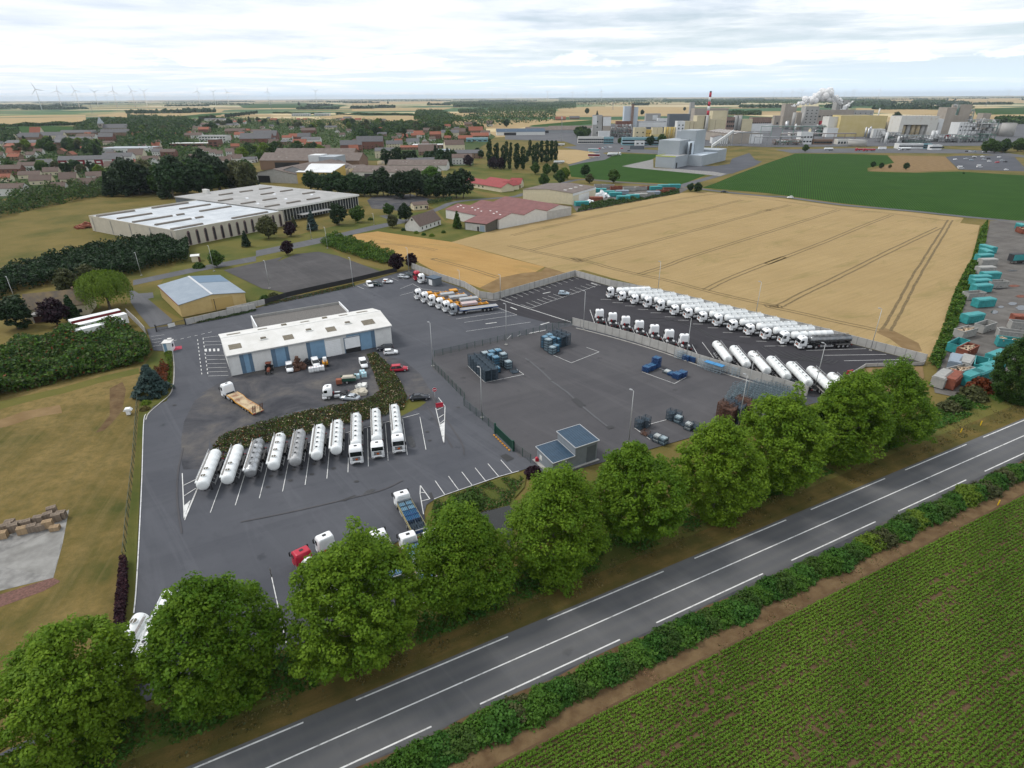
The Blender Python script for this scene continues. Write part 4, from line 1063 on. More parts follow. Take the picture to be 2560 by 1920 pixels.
M_RTILE=mat("orange_roof_tiles",(0.26,0.082,0.045),0.85,col2=(0.19,0.068,0.042),vscale=1.0)
M_STILE=mat("slate_roof",(0.085,0.085,0.092),0.8,col2=(0.12,0.118,0.122),vscale=0.8)
M_RENDER=mat("white_render",(0.58,0.57,0.54),0.85,var=0.06,vscale=0.6)
M_CREAM=mat("cream_render",(0.56,0.50,0.36),0.85,var=0.06,vscale=0.6)
M_BRICK=mat("red_brick",(0.15,0.068,0.052),0.9,col2=(0.20,0.09,0.068),vscale=2.0)
M_BRBR=mat("brown_brick",(0.20,0.13,0.09),0.9,var=0.15,vscale=2.0)
M_BEIGE=mat("beige_panel",(0.42,0.385,0.315),0.85,col2=(0.49,0.45,0.37),vscale=0.3)
M_MEMB=mat("pale_roof_membrane",(0.37,0.40,0.43),0.7,col2=(0.52,0.545,0.57),vscale=0.12,det=7)
M_OLDROOF=mat("grey_roof_felt",(0.27,0.27,0.265),0.85,col2=(0.36,0.355,0.35),vscale=0.15,det=8)
M_PURP=mat("plum_window_frame",(0.12,0.075,0.08),0.7)
M_ETERN=mat("brown_fibre_cement",(0.115,0.090,0.078),0.9,col2=(0.165,0.135,0.118),vscale=0.3,det=8)
M_REDSHEET=mat("dull_red_sheet_roof",(0.135,0.050,0.047),0.7,col2=(0.185,0.074,0.068),vscale=0.3,det=7)
M_REDTILE=mat("bright_red_roof",(0.27,0.045,0.045),0.75,col2=(0.22,0.04,0.04),vscale=0.4)
M_DOOR=mat("door_grey",(0.30,0.31,0.32),0.6)
M_BRDOOR=mat("garage_door_brown",(0.075,0.030,0.022),0.7)
M_WIN=mat("window_glass",(0.020,0.026,0.032),0.10,spec=0.6)
M_POLE=mat("galvanised_pole",(0.42,0.43,0.43),0.5,metal=0.3)
M_GREENP=mat("green_fence_paint",(0.012,0.060,0.042),0.6)
M_MESH=bpy.data.materials.new("wire_mesh");M_MESH.use_nodes=True
_t=M_MESH.node_tree;_b=_t.nodes["Principled BSDF"];_b.inputs["Base Color"].default_value=(0.03,0.05,0.045,1)
_g=_t.nodes.new("ShaderNodeTexCoord");_s=_t.nodes.new("ShaderNodeSeparateXYZ");_t.links.new(_g.outputs["Object"],_s.inputs[0])
def _line(sock,per,wd_):
 a=_t.nodes.new("ShaderNodeMath");a.operation='FRACT';m=_t.nodes.new("ShaderNodeMath");m.operation='DIVIDE';m.inputs[1].default_value=per
 _t.links.new(sock,m.inputs[0]);_t.links.new(m.outputs[0],a.inputs[0])
 c=_t.nodes.new("ShaderNodeMath");c.operation='LESS_THAN';c.inputs[1].default_value=wd_;_t.links.new(a.outputs[0],c.inputs[0]);return c.outputs[0]
_m=_t.nodes.new("ShaderNodeMath");_m.operation='MAXIMUM';_t.links.new(_line(_s.outputs[0],0.05,0.10),_m.inputs[0]);_t.links.new(_line(_s.outputs[2],0.2,0.06),_m.inputs[1])
_t.links.new(_m.outputs[0],_b.inputs["Alpha"])
def frame2(a,b):

 return a,head(a,b),(b-a).length
def part(root,name,mb,m):return mb.build(name,m,root)
def boxp(root,name,m,*b):
 mb=MB();mb.box(*b);return mb.build(name,m,root)
def gable(root,W,D,e,r,wallm,roofm,axis='x',pos=0.5,ov=0.3,th=0.16,y0=0.0,x0=0.0,base=0.0,rooft="roof"):

 mb=MB()
 if axis=='x':
  prof=[(y0,base),(y0+D,base),(y0+D,e),(y0+D*pos,r),(y0,e)]
  mb.prismx(prof,x0,x0+W)
 else:
  prof=[(x0,base),(x0+W,base),(x0+W,e),(x0+W*pos,r),(x0,e)]
  mb.prism(prof,y0,y0+D)
 w=mb.build("wall",wallm,root)
 mb=MB()
 if axis=='x':
  s1=(r-e)/(D*pos);s2=(r-e)/(D*(1-pos))
  P=[(y0-ov,e-ov*s1),(y0+D*pos,r),(y0+D+ov,e-ov*s2)]
  Q=P+[(y,z+th) for y,z in reversed(P)]
  mb.prismx([(y,z+0.02) for y,z in Q],x0-ov,x0+W+ov)
 else:
  s1=(r-e)/(W*pos);s2=(r-e)/(W*(1-pos))
  P=[(x0-ov,e-ov*s1),(x0+W*pos,r),(x0+W+ov,e-ov*s2)]
  Q=P+[(x,z+th) for x,z in reversed(P)]
  mb.prism([(x,z+0.02) for x,z in Q],y0-ov,y0+D+ov)
 rf=mb.build(rooft,roofm,root)
 return w,rf
def window(root,x,y,z,w,h,side='front',m=None,name="window",out=0.03,fr=None):

 mb=MB();t=out
 def bx(x0,x1,z0,z1,d,mi):
  if side=='front':mb.box(x0,x1,y-d,y+0.02,z0,z1,mi)
  elif side=='back':mb.box(x0,x1,y-0.02,y+d,z0,z1,mi)
  elif side=='left':mb.box(x-d,x+0.02,y+x0,y+x1,z0,z1,mi)
  else:mb.box(x-0.02,x+d,y+x0,y+x1,z0,z1,mi)
 o=x if side in('front','back') else 0
 bx(o-w/2,o+w/2,z,z+h,t,0)
 return mb.build(name,m or M_WIN,root)
def frame_around(root,x,y,z,w,h,m,out=0.06,b=0.12,name="frame"):
 mb=MB()
 mb.box(x-w/2-b,x-w/2,y-out,y+0.02,z-b,z+h+b);mb.box(x+w/2,x+w/2+b,y-out,y+0.02,z-b,z+h+b)
 mb.box(x-w/2,x+w/2,y-out,y+0.02,z+h,z+h+b);mb.box(x-w/2,x+w/2,y-out,y+0.02,z-b,z)
 return mb.build(name,m,root)
def corrug(mb,x0,x1,y,z0,z1,pitch=0.5,d=0.035):
 n=int((x1-x0)/pitch)
 for k in range(n):mb.box(x0+pitch*(k+0.25),x0+pitch*(k+0.75),y-d,y+0.01,z0,z1)
# --- the long white workshop
FL=pt('F',277,1037,ZY);FR=pt('F',1662,760,ZY)
o_,h_,W_=frame2(FL,FR)
ws=thing("workshop","long white workshop with sky blue wall stripes and two roller doors","workshop",o_,h_)
Dd=17.0;E_=5.6
mb=MB();mb.prismx([(0,0),(Dd,0),(Dd,E_),(Dd*0.55,7.1),(0,E_)],0,W_);wall=mb.build("wall",M_WCLAD,ws)
for x0,x1 in((0,2.6),(5.6,10.2),(14.6,19.2),(38.1,W_-0.15)):
 mb=MB();corrug(mb,x0+0.1,x1,0,0.05,E_-0.25);mb.box(x0+0.05,x1,-0.012,-0.004,0.1,E_-0.3);part(ws,"cladding",mb,M_WCLAD)
def stripe(a,b,m):
 mb=MB();mb.box(a,b,-0.05,0.01,0.05,E_-0.12);n=int((b-a)/0.4)
 for k in range(n):mb.box(a+0.4*k+0.1,a+0.4*k+0.28,-0.08,-0.04,0.05,E_-0.12)
 mb.build("wall_stripe",m,ws)
for a,b,m in((2.6,3.6,M_DBCLAD),(3.6,4.75,M_BCLAD),(4.75,5.6,M_DBCLAD),(10.2,11.3,M_DBCLAD),(11.3,13.7,M_BCLAD),(13.7,14.6,M_DBCLAD),(19.2,20.2,M_DBCLAD),(20.2,24.0,M_BCLAD)):stripe(a,b,m)
mb=MB();mb.box(33.6,36.9,-0.05,0.01,0.05,E_-0.12);mb.box(30.0,33.6,-0.05,0.01,E_-0.9,E_-0.12);part(ws,"wall_stripe",mb,M_BCLAD);stripe(36.9,38.0,M_DBCLAD)
d1=boxp(ws,"roller_door",M_WHITE,24.1,28.3,-0.12,0.0,0.02,4.5)
mb=MB()
for k in range(9):mb.box(24.1,28.3,-0.14,-0.12,0.3+k*0.47,0.34+k*0.47)
mb.build("door_rib",M_DWHITE,d1)
d2=boxp(ws,"roller_door",M_WHITE,29.4,33.6,-0.12,0.0,1.25,4.4)
boxp(ws,"door_opening",M_BLACK,29.4,33.6,-0.06,0.005,0.0,1.25)
mb=MB();mb.box(29.2,29.39,-0.16,0,0,4.55);mb.box(33.61,33.8,-0.16,0,0,4.55);mb.box(29.39,33.61,-0.16,0,4.41,4.55);part(ws,"door_frame",mb,M_DBCLAD)
mb=MB();sl1=(7.1-E_)/(Dd*0.55);sl2=(7.1-E_)/(Dd*0.45)
P=[(-0.4,E_-0.4*sl1),(Dd*0.55,7.1),(Dd+0.3,E_-0.3*sl2)]
mb.prismx([(y,z+0.03) for y,z in P]+[(y,z+0.2) for y,z in reversed(P)],-0.3,W_+0.3)
rf=part(ws,"roof",mb,M_WROOF)
mb=MB()
for k in range(86):
 x=-0.2+(W_+0.4)*k/86
 mb.bar((x,-0.38,E_-0.4*sl1+0.21),(x,Dd*0.55,7.1+0.21),0.07,0.03);mb.bar((x,Dd*0.55,7.1+0.21),(x,Dd+0.28,E_-0.3*sl2+0.21),0.07,0.03)
mb.build("sheet_rib",M_WROOF,rf)
boxp(rf,"ridge_cap",M_DWHITE,-0.3,W_+0.3,Dd*0.55-0.25,Dd*0.55+0.25,7.29,7.34)
def roofz(y):return(E_+y*sl1 if y<Dd*0.55 else 7.1-(y-Dd*0.55)*sl2)+0.2
for x,y,w,d in((2.4,3.6,3.0,2.6),(15.6,3.4,2.6,2.6),(27.0,3.6,2.6,2.6),(37.6,3.8,3.4,2.9),(3.2,12.8,3.4,1.8),(10.6,12.9,2.4,1.6),(22.0,12.9,2.4,1.6),(33.0,12.9,2.4,1.6),(38.6,13.0,3.2,1.8)):
 mb=MB();mb.loft([[(x-w/2,y-d/2,roofz(y-d/2)),(x+w/2,y-d/2,roofz(y-d/2)),(x+w/2,y+d/2,roofz(y+d/2)),(x-w/2,y+d/2,roofz(y+d/2))],
[(x-w/2,y-d/2,roofz(y-d/2)+0.05),(x+w/2,y-d/2,roofz(y-d/2)+0.05),(x+w/2,y+d/2,roofz(y+d/2)+0.05),(x-w/2,y+d/2,roofz(y+d/2)+0.05)]])
 mb.build("rooflight",M_SKYL,rf)
for x,y in((9.6,5.0),(21.4,5.2),(32.2,5.4),(16.3,12.6),(27.6,12.6)):
 z=roofz(y)
 mb=MB();mb.box(x-1.0,x+1.0,y-0.75,y+0.75,z-0.3,z+0.16,0)
 mb.loft([[(x-0.75+0,y-0.55,z+0.16),(x+0.75,y-0.55,z+0.16),(x+0.75,y+0.55,z+0.16),(x-0.75,y+0.55,z+0.16)],[(x-0.6,y-0.4,z+0.42),(x+0.6,y-0.4,z+0.42),(x+0.6,y+0.4,z+0.42),(x-0.6,y+0.4,z+0.42)]],1)
 mb.build("smoke_vent",[M_DWHITE,M_SKYL],rf)
mb=MB();mb.bar((-0.3,-0.45,E_-0.2),(W_+0.3,-0.45,E_-0.2),0.14,0.14);mb.bar((-0.1,-0.15,0.0),(-0.1,-0.15,E_-0.2),0.12);part(ws,"gutter",mb,M_DOOR)
mb=MB();ax0,ax1=9.6,35.8
mb.box(ax0,ax1,Dd+0.02,Dd+10.5,0,5.4);part(ws,"annex_wall",mb,M_WCLAD)
boxp(ws,"annex_roof",M_GRAVROOF,ax0+0.25,ax1-0.25,Dd+0.3,Dd+10.3,5.40,5.46)
mb=MB();mb.box(ax0-0.02,ax0+0.25,Dd+0.3,Dd+10.52,5.38,6.25);mb.box(ax1-0.25,ax1+0.02,Dd+0.3,Dd+10.52,5.38,6.25);part(ws,"parapet",mb,M_WHITE)
boxp(ws,"parapet",M_CONCD,ax0+0.26,ax1-0.26,Dd+10.28,Dd+10.53,5.38,6.2)
# --- ochre warehouse with blue grey roof
a=pt('E',1577,668,ZL[0]);b=pt('E',2132,556,ZL[0])
o_,h_,W_=frame2(a,b)
yw=thing("warehouse","ochre yellow warehouse with a blue grey ridged roof beside the gate","warehouse",o_,h_)
Dy=(pt('E',1340,500,ZL[0])-a).length*0.97
wall,rf=gable(yw,W_,Dy,4.2,5.6,M_YCLAD,M_BLROOF,'y',0.5,0.35)
mb=MB();n=60
for k in range(n):
 if not(21*n/60*0 and False):mb.box(0.15+(W_-0.3)*k/n,0.15+(W_-0.3)*k/n+0.12,-0.03,0.01,0.05,4.15)
part(yw,"cladding",mb,M_YCLAD)
mb=MB();mb.box(W_*0.47,W_*0.49,-0.12,0,0.1,4.2);mb.box(W_*0.49,W_*0.8,-0.10,0,0.1,4.0);part(yw,"sliding_door",mb,mat("ochre_door",(0.43,0.30,0.11),0.65))
boxp(yw,"door_recess",M_BLACK,W_*0.505,W_*0.515,-0.13,0,0.1,4.0)
for y0,y1 in((0.0,0.42),(0.62,1.0)):
 mb=MB()
 for sg in(0,):
  zA=5.6+0.2
  mb.loft([[(W_*0.5+0.1,Dy*y0-0.3,zA),(W_*0.5+0.1,Dy*y1,zA),(W_+0.2,Dy*y1,4.2+0.17),(W_+0.2,Dy*y0-0.3,4.2+0.17)],[(W_*0.5+0.1,Dy*y0-0.3,zA+0.03),(W_*0.5+0.1,Dy*y1,zA+0.03),(W_+0.2,Dy*y1,4.2+0.20),(W_+0.2,Dy*y0-0.3,4.2+0.20)]])
 if y0==0.62:mb.build("rooflight_sheet",M_DBCLAD,rf)
boxp(rf,"ridge_cap",M_ALU,W_*0.5-0.35,W_*0.5+0.35,-0.35,Dy+0.35,5.77,5.84)
mb=MB();mb.box(-0.4,-0.36,-0.3,Dy+0.3,3.95,4.25);mb.box(W_+0.36,W_+0.4,-0.3,Dy+0.3,3.95,4.25);part(yw,"eaves_trim",mb,mat("faded_red_trim",(0.28,0.06,0.05),0.7))
# --- entrance kiosk
a=pt('E',1418,968,ZY);b=pt('E',1492,962,ZY);o_,h_,W_=frame2(a,b)
k_=thing("gate_kiosk","small white gate kiosk with a blue stripe at the depot entrance","kiosk",o_,h_)
boxp(k_,"wall",M_WHITE,0,W_,0,2.6,0,2.5);boxp(k_,"wall_stripe",M_BCLAD,0.25,1.0,-0.03,0.0,0.02,2.48);boxp(k_,"roof",M_WROOF,-0.15,W_+0.15,-0.2,2.75,2.5,2.66);boxp(k_,"window",M_WIN,W_,W_+0.03,0.6,1.8,1.0,1.9)
boxp(k_,"roof_box",M_WROOF,0.9,1.9,2.0,2.7,2.66,3.1)
# --- grey pump house with two petrol blue roofs
c=pt('L',1666,782,ZY);r_=pt('L',2042,652,ZY);l_=pt('L',1540,655,ZY)
o_,h_,W_=frame2(c,r_)
ph=thing("pump_house","grey pump house of two blocks under petrol blue roofs","pump house",c,h_)
De=(l_-c).length;w1=W_*0.49
mb=MB();mb.prismx([(0,0),(De,0),(De,2.9),(0,2.55)],0,w1);part(ph,"wall",mb,M_MGCLAD)
mb=MB();mb.prismx([(0,0),(De+0.4,0),(De+0.4,4.6),(0,4.3)],w1,W_);part(ph,"wall",mb,M_MGCLAD)
mb=MB();mb.prismx([(0-0.2,2.55),(De+0.2,2.92),(De+0.2,3.04),(0-0.2,2.67)],-0.2,w1-0.01);q=part(ph,"roof",mb,M_HUTROOF)
mb=MB()
for k in range(9):mb.bar((0.1+k*(w1-0.2)/9,-0.2,2.69),(0.1+k*(w1-0.2)/9,De+0.2,3.06),0.05,0.05)
mb.build("roof_seam",M_HUTROOF,q)
mb=MB();mb.prismx([(-0.25,4.3),(De+0.6,4.62),(De+0.6,4.74),(-0.25,4.42)],w1-0.15,W_+0.25);q=part(ph,"roof",mb,M_HUTROOF)
mb=MB()
for k in range(10):mb.bar((w1+k*(W_-w1)/9.5,-0.25,4.44),(w1+k*(W_-w1)/9.5,De+0.6,4.76),0.05,0.05)
mb.build("roof_seam",M_HUTROOF,q)
mb=MB()
for(x0,x1,z0,z1,e_) in((-0.2,w1-0.16,2.66,3.03,De+0.2),(w1-0.15,W_+0.25,4.41,4.73,De+0.6)):
 mb.bar((x0,-0.26,z0),(x1,-0.26,z0),0.1,0.14);mb.bar((x0,e_+0.05,z1),(x1,e_+0.05,z1),0.1,0.14);mb.bar((x0,-0.26,z0),(x0,e_,z1),0.1,0.14);mb.bar((x1,-0.26,z0),(x1,e_,z1),0.1,0.14)
part(ph,"roof_trim",mb,M_ALU)
boxp(ph,"door",M_DGCLAD,W_*0.76,W_*0.97,-0.04,0,0.02,3.6);boxp(ph,"louvre",M_DWHITE,-0.05,0.0,De*0.68,De*0.82,0.9,1.9);boxp(ph,"wall_lamp",M_WHITE,w1*0.55,w1*0.55+0.25,-0.12,0,1.9,2.15)
mb=MB();mb.box(-0.7,-0.001,-0.5,De+0.6,-0.02,0.1);mb.box(0,W_+0.4,-0.5,-0.001,-0.02,0.1);part(ph,"plinth",mb,M_KERB)
t=thing("fire_hose_box","red fire hose box beside the pump house door","hose box",pt('L',1530,668,ZY));mb=MB();mb.bbox(-0.35,0.35,-0.25,0.25,0,0.75,0.05);part(t,"cabinet",mb,M_RED);mb=MB();mb.prism([(-0.38,0.75),(0,0.95),(0.38,0.75)],-0.28,0.28);part(t,"lid",mb,M_RED)
# --- small grey hut by the wall (wash bay)
a=pt('G',222,245,ZY);b=pt('G',300,262,ZY);c=pt('G',362,245,ZY)
h_=head(b,c);o_=b
t=thing("service_hut","small dark grey hut with a white roller door by the concrete wall","hut",o_,h_)
W_=(c-b).length;Dh=(a-b).length
boxp(t,"wall",M_DGCLAD,0,W_,0,Dh,0,2.7);boxp(t,"roof",M_HUTROOF,-0.2,W_+0.2,-0.2,Dh+0.2,2.7,2.86);boxp(t,"roller_door",M_WHITE,-0.05,0,Dh*0.3,Dh*0.72,0.05,2.1)
# --- big factory hall, white and grey roofs
zg=0.08
q1=pt('A',1640,1500,zg);q2=pt('A',2060,1413,zg);q3=pt('A',805,1372,zg);q4=pt('A',1062,1450,zg)
uf=(q2-q1).normalized();wl=Vector((-uf.y,uf.x,0))
cl=q1+uf*((q3-q1).dot(uf))
Dp=(q3-cl).dot(wl)
hall=thing("factory_hall","large beige factory hall with slot windows and a white flat roof of barrel rooflights","factory hall",cl,head(q1,q2))
rgt=pt('B',190,1320,zg);W1=(rgt-cl).dot(uf)
HH=7.6
boxp(hall,"wall",M_BEIGE,0,W1,0,Dp,0,HH)
boxp(hall,"roof",M_MEMB,0.3,W1-0.3,0.3,Dp-0.3,HH,HH+0.12)
mb=MB();mb.box(0,W1,-0.02,0.3,HH-0.2,HH+0.55);mb.box(-0.02,0.3,0.3,Dp,HH-0.2,HH+0.55);mb.box(0.3,W1,Dp-0.3,Dp,HH-0.1,HH+0.5);part(hall,"parapet",mb,M_BEIGE)
nb=13
for k in range(nb):
 x=W1*(0.10+0.86*k/(nb-1))
 mb=MB();mb.prism([(x-0.75,0.6),(x-0.4,0.0+0.2),(x+0.4,0.2),(x+0.75,0.6),(x+0.75,HH-1.6),(x+0.4,HH-0.7),(x-0.4,HH-0.7),(x-0.75,HH-1.6)],-0.18,0.01);w_=mb.build("window",M_PURP,hall)
 boxp(w_,"pane",M_WIN,x-0.38,x+0.38,-0.22,-0.179,0.7,HH-1.5)
for k in range(5):
 y=Dp*(0.04+0.23*k);boxp(hall,"pilaster",M_CONCD,-0.16,0.0,y,y+0.5,0,HH-0.2)
def barrel(root,x0,x1,y,r,z,m,sp=1):
 mb=MB();P=[(y-r,z),(y-r*0.85,z+r*0.45),(y-r*0.4,z+r*0.75),(y+r*0.4,z+r*0.75),(y+r*0.85,z+r*0.45),(y+r,z)]
 mb.prismx(P,x0,x1);return mb.build("rooflight",m,root)
M_BARREL=mat("brown_barrel_rooflight",(0.145,0.125,0.105),0.7,var=0.15,vscale=0.8)
for y,segs in((0.05,((0.02,0.28),(0.55,0.9))),(0.28,((0.06,0.36),(0.40,0.47))),(0.50,((0.03,0.36),(0.40,0.47),(0.62,0.93))),(0.72,((0.05,0.34),(0.60,0.9))),(0.94,((0.02,0.34),(0.50,0.85)))):
 for a_,b_ in segs:barrel(hall,W1*a_,W1*b_,1.2+(Dp-2.6)*y,1.0,HH+0.12,M_BARREL)
for x,y in((0.38,0.28),(0.38,0.5),(0.95,0.6)):barrel(hall,W1*x-0.9,W1*x+0.9,1.2+(Dp-2.6)*y,0.9,HH+0.12,M_WHITE)
g1=pt('B',195,1305,zg);g2=pt('B',985,1175,zg)
W2=(g2-g1).dot(uf)
wing=thing("office_wing","grey roofed factory wing with a dark glass curtain wall front","factory hall",g1+uf*0.05,head(q1,q2))
D2=Dp*1.25;H2=7.4
boxp(wing,"wall",M_DGCLAD,0.3,W2-0.3,0.6,D2,0,H2-0.5)
boxp(wing,"roof",M_OLDROOF,0,W2,-0.6,D2+0.2,H2-0.5,H2);
mb=MB();mb.box(-0.05,W2+0.05,-0.75,-0.601,H2-0.6,H2+0.4);mb.box(W2,W2+0.12,-0.6,D2,H2-0.6,H2+0.4);part(wing,"roof_edge",mb,M_DWHITE)
boxp(wing,"glazing",M_WIN,0.35,W2-0.35,0.5,0.599,0.3,H2-0.6)
for k in range(30):boxp(wing,"mullion",M_DWHITE,0.4+(W2-0.9)*k/29,0.4+(W2-0.9)*k/29+0.16,0.25,0.5,0.1,H2-0.6)
for k in range(4):
 for j in range(4):
  if(k+j)%5!=3:barrel(wing,W2*(0.03+0.24*k),W2*(0.03+0.24*k+0.15),D2*(0.12+0.22*j),1.0,H2,M_BARREL)
for k in range(5):barrel(wing,W2*(0.1+0.16*k),W2*(0.1+0.16*k)+1.6,D2*(0.5 if k%2 else 0.26),0.9,H2,M_WHITE)
boxp(wing,"roof_box",M_RENDER,W2*0.28,W2*0.28+2.2,D2*0.92,D2*0.97,H2,H2+2.6)
boxp(wing,"entrance_canopy",M_OLDROOF,W2*0.2,W2*0.55,-6.0,-1.0,2.8,3.2)
# --- generic small houses
def house(label,v,q,rz,W,D,e,r,wallm,roofm,chim=1,doors=1,cat="house",name="house",wins=3,axis='x',z=None):
 p=pt(v,*q,0.06 if z is None else z) if v else q
 t=thing(name,label,cat,p,rz)
 w,rf=gable(t,W,D,e,r,wallm,roofm,axis,0.5,0.3)
 if chim:boxp(rf,"chimney",M_BRBR,W*0.75,W*0.75+0.6,D*0.5-0.35,D*0.5+0.35,r-0.6,r+0.9)
 for k in range(wins):
  x=W*(k+0.6)/(wins+0.2);window(t,x,0,0.9,1.0,1.2)
  if e>4.4:window(t,x,0,3.4,1.0,1.2)
 if axis=='x':window(t,0,D*0.5,r-2.2 if r>5 else 1.0,1.0,1.1,'left');window(t,W,D*0.35,0.9,1.0,1.2,'right')
 if doors:boxp(t,"door",M_BRDOOR,W*0.88,W*0.88+0.9,-0.04,0.0,0.02,2.1)
 return t
a=pt('B',1418,1382,0.07);b=pt('B',1598,1318,0.07)
house("white house with a steep brown tiled roof beside the barley field",None,a,head(a,b),(b-a).length,9.2,3.0,7.6,M_RENDER,M_BTILE,0,1,wins=5)
a=pt('E',345,790,0.07)
t=house("grey house with a mossy brown roof and garage behind the trailers",None,pt('E',235,700,0.07),R(22),17.5,10.0,3.6,7.4,M_CREAM,mat("mossy_brown_roof",(0.085,0.070,0.056),0.9,col2=(0.15,0.11,0.06),vscale=0.5,det=7),1,0,wins=4)
boxp(t,"garage_door",M_BRDOOR,3.0,6.0,-3.42,-3.38,0.02,2.1);boxp(t,"garage_wall",M_RENDER,2.6,6.4,-3.38,0,0,2.6);boxp(t,"garage_roof",M_CONCD,2.4,6.6,-3.6,-0.301,2.6,2.75)
t=house("small cream transformer hut by the tall hedge and bush",'E',(1660,193),R(20),3.0,3.6,2.5,2.9,M_CREAM,M_DWHITE,0,1,"hut","transformer_hut",0)
house("pale bungalow behind a clipped hedge beside the gravel lot",'B',(1365,1195),R(25),9.5,7.0,3.0,4.4,M_CREAM,M_BTILE,0,1,"house","bungalow",3)
# --- red roofed sheds (three gables) and lean-tos beside the wheat field
a=pt('B',2100,1358,0.07);b=pt('C',300,1278,0.07);c=pt('C',515,1238,0.07)
o_,h_,W_=frame2(a,b)
t=thing("storage_shed","white triple gabled storage shed with dull red sheet roofs beside the wheat","shed",o_,h_)
w1=W_*0.5;DD=46
for x0,ww,roofm in((0,w1,M_REDSHEET),(w1+0.05,W_-w1-0.05,M_REDSHEET),(W_+0.05,(c-b).length,M_REDSHEET)):
 w_,rf=gable(t,ww,DD,5.0,7.2,M_RENDER,roofm,'y',0.5,0.25,x0=x0)
 rr=random.Random(int(x0))
 for j in range(3):
  for k in range(8):
   y=4+k*5.2;sl=2.2/(ww/2);x=x0+ww*(0.16+0.12*j);mb=MB()
   z=5.0+(x-x0)*sl+0.21;mb.loft([[(x-0.35,y,z-0.35*sl),(x+0.35,y,z+0.35*sl),(x+0.35,y+1.3,z+0.35*sl),(x-0.35,y+1.3,z-0.35*sl)],[(x-0.35,y,z-0.35*sl+0.03),(x+0.35,y,z+0.35*sl+0.03),(x+0.35,y+1.3,z+0.35*sl+0.03),(x-0.35,y+1.3,z-0.35*sl+0.03)]])
   if(j*8+k)%3!=1 and(x0==0 and j):mb.build("rooflight",M_DWHITE,rf)
mb=MB();X0=W_+0.1;X1=W_+(c-b).length
for k in range(5):mb.box(X0+(X1-X0)*k/5+0.1,X0+(X1-X0)*(k+1)/5-0.1,-0.1,0.0,0.1,4.6)
part(t,"sliding_door",mb,M_CONCW)
a=pt('B',1850,1368,0.07);b=pt('B',1990,1385,0.07);c=pt('B',2096,1352,0.07)
t=thing("lean_to_shed","grey boarded shed with a red sheet lean-to roof beside the conical conifer","shed",b,head(b,c))
W_=(c-b).length;Dh=14
mb=MB();mb.prism([(0,0),(W_,0),(W_,5.4),(0,4.2)],0,Dh);part(t,"wall",mb,mat("dark_boarding",(0.085,0.082,0.066),0.9,var=0.2,vscale=1.5))
mb=MB();mb.prism([(-0.3,4.17),(W_+0.1,5.5),(W_+0.1,5.62),(-0.3,4.3)],-0.3,Dh+0.3);part(t,"roof",mb,M_REDSHEET)
mb=MB();mb.box(-0.05,-0.001,0.5,Dh-0.5,0.1,3.6);part(t,"shed_front",mb,M_CONCW);boxp(t,"door",M_BLACK,-0.09,-0.051,4.6,5.8,0.05,2.4);boxp(t,"sliding_door",mat("faded_blue_door",(0.22,0.28,0.33),0.7),-0.1,-0.051,1.0,4.0,0.05,3.2)
# --- cream hall in the skip yard
a=pt('C',522,1148,0.07);b=pt('C',720,1085,0.07);c=pt('C',240,1085,0.07)
o_,h_,W_=frame2(a,b)
t=thing("skip_yard_hall","cream hall with a grey roof at the skip yard","hall",o_,h_)
Dh=(c-a).length*1.0
gable(t,W_,Dh,7.2,8.6,M_CREAM,M_ETERN,'x',0.5,0.2)
for k in range(4):boxp(t,"rooflight",M_DWHITE,W_*(0.15+0.22*k),W_*(0.15+0.22*k)+1.6,Dh*0.2,Dh*0.34,8.05,8.12)
boxp(t,"cladding",M_WCLAD,0.1,W_-0.1,-0.06,0,5.6,7.1);boxp(t,"sliding_door",M_DWHITE,W_*0.25,W_*0.7,-0.08,0,0.05,5.2)
# --- red roofed school blocks
a=pt('B',1800,985,0.07);b=pt('B',2120,1040,0.07);o_,h_,W_=frame2(a,b)
t=thing("school_building","cream single storey school with bright red roofs","school",o_,h_)
gable(t,W_,12,3.4,6.0,M_CREAM,M_REDTILE,'x',0.5,0.5)
for k in range(5):window(t,W_*(0.08+0.11*k),0,1.2,1.6,1.3,m=M_BRICK if k in(1,2) else M_WIN)
gable(t,26,12,3.4,5.6,M_CREAM,M_REDTILE,'x',0.5,0.5,y0=16,x0=6);gable(t,9,12,3.5,6.2,M_CREAM,M_REDTILE,'y',0.5,0.4,y0=8,x0=W_-12)
a=pt('C',20,1000,0.07)
house("cream lodge with a pyramid red roof beside the school",'C',(-20,1000),R(-15),9,9,3.4,6.8,M_CREAM,M_REDTILE,0,1,"house","lodge",2)
# --- three parked box trailers behind the hedge
def make_box_trailer():
 t=thing("box_trailer","white box trailer","trailer")
 mb=MB();mb.bbox(-13.6,0,-1.27,1.27,1.05,3.95,0.04);part(t,"box_body",mb,M_DRED)
 boxp(t,"roof",M_WHITE,-13.62,0.02,-1.29,1.29,3.95,4.02)
 boxp(t,"headboard",M_WHITE,0.0,0.05,-1.25,1.25,1.1,3.9);boxp(t,"skirt",M_WHITE,-13.5,-0.1,-1.285,1.285,1.04,1.5)
 for k in range(3):
  for s in(1,-1):wheel(t,-11.8+1.32*k,s*1.04,0.5,0.4,s)
 for s in(1,-1):boxp(t,"landing_leg",M_CHAS,-2.7,-2.5,s*0.7-0.08,s*0.7+0.08,0,1.1)
 return t
PX=proto(make_box_trailer);SWTR={"dark_red_lacquer":M_DWHITE}
hb_=head(pt('E',640,745),pt('E',1090,640))
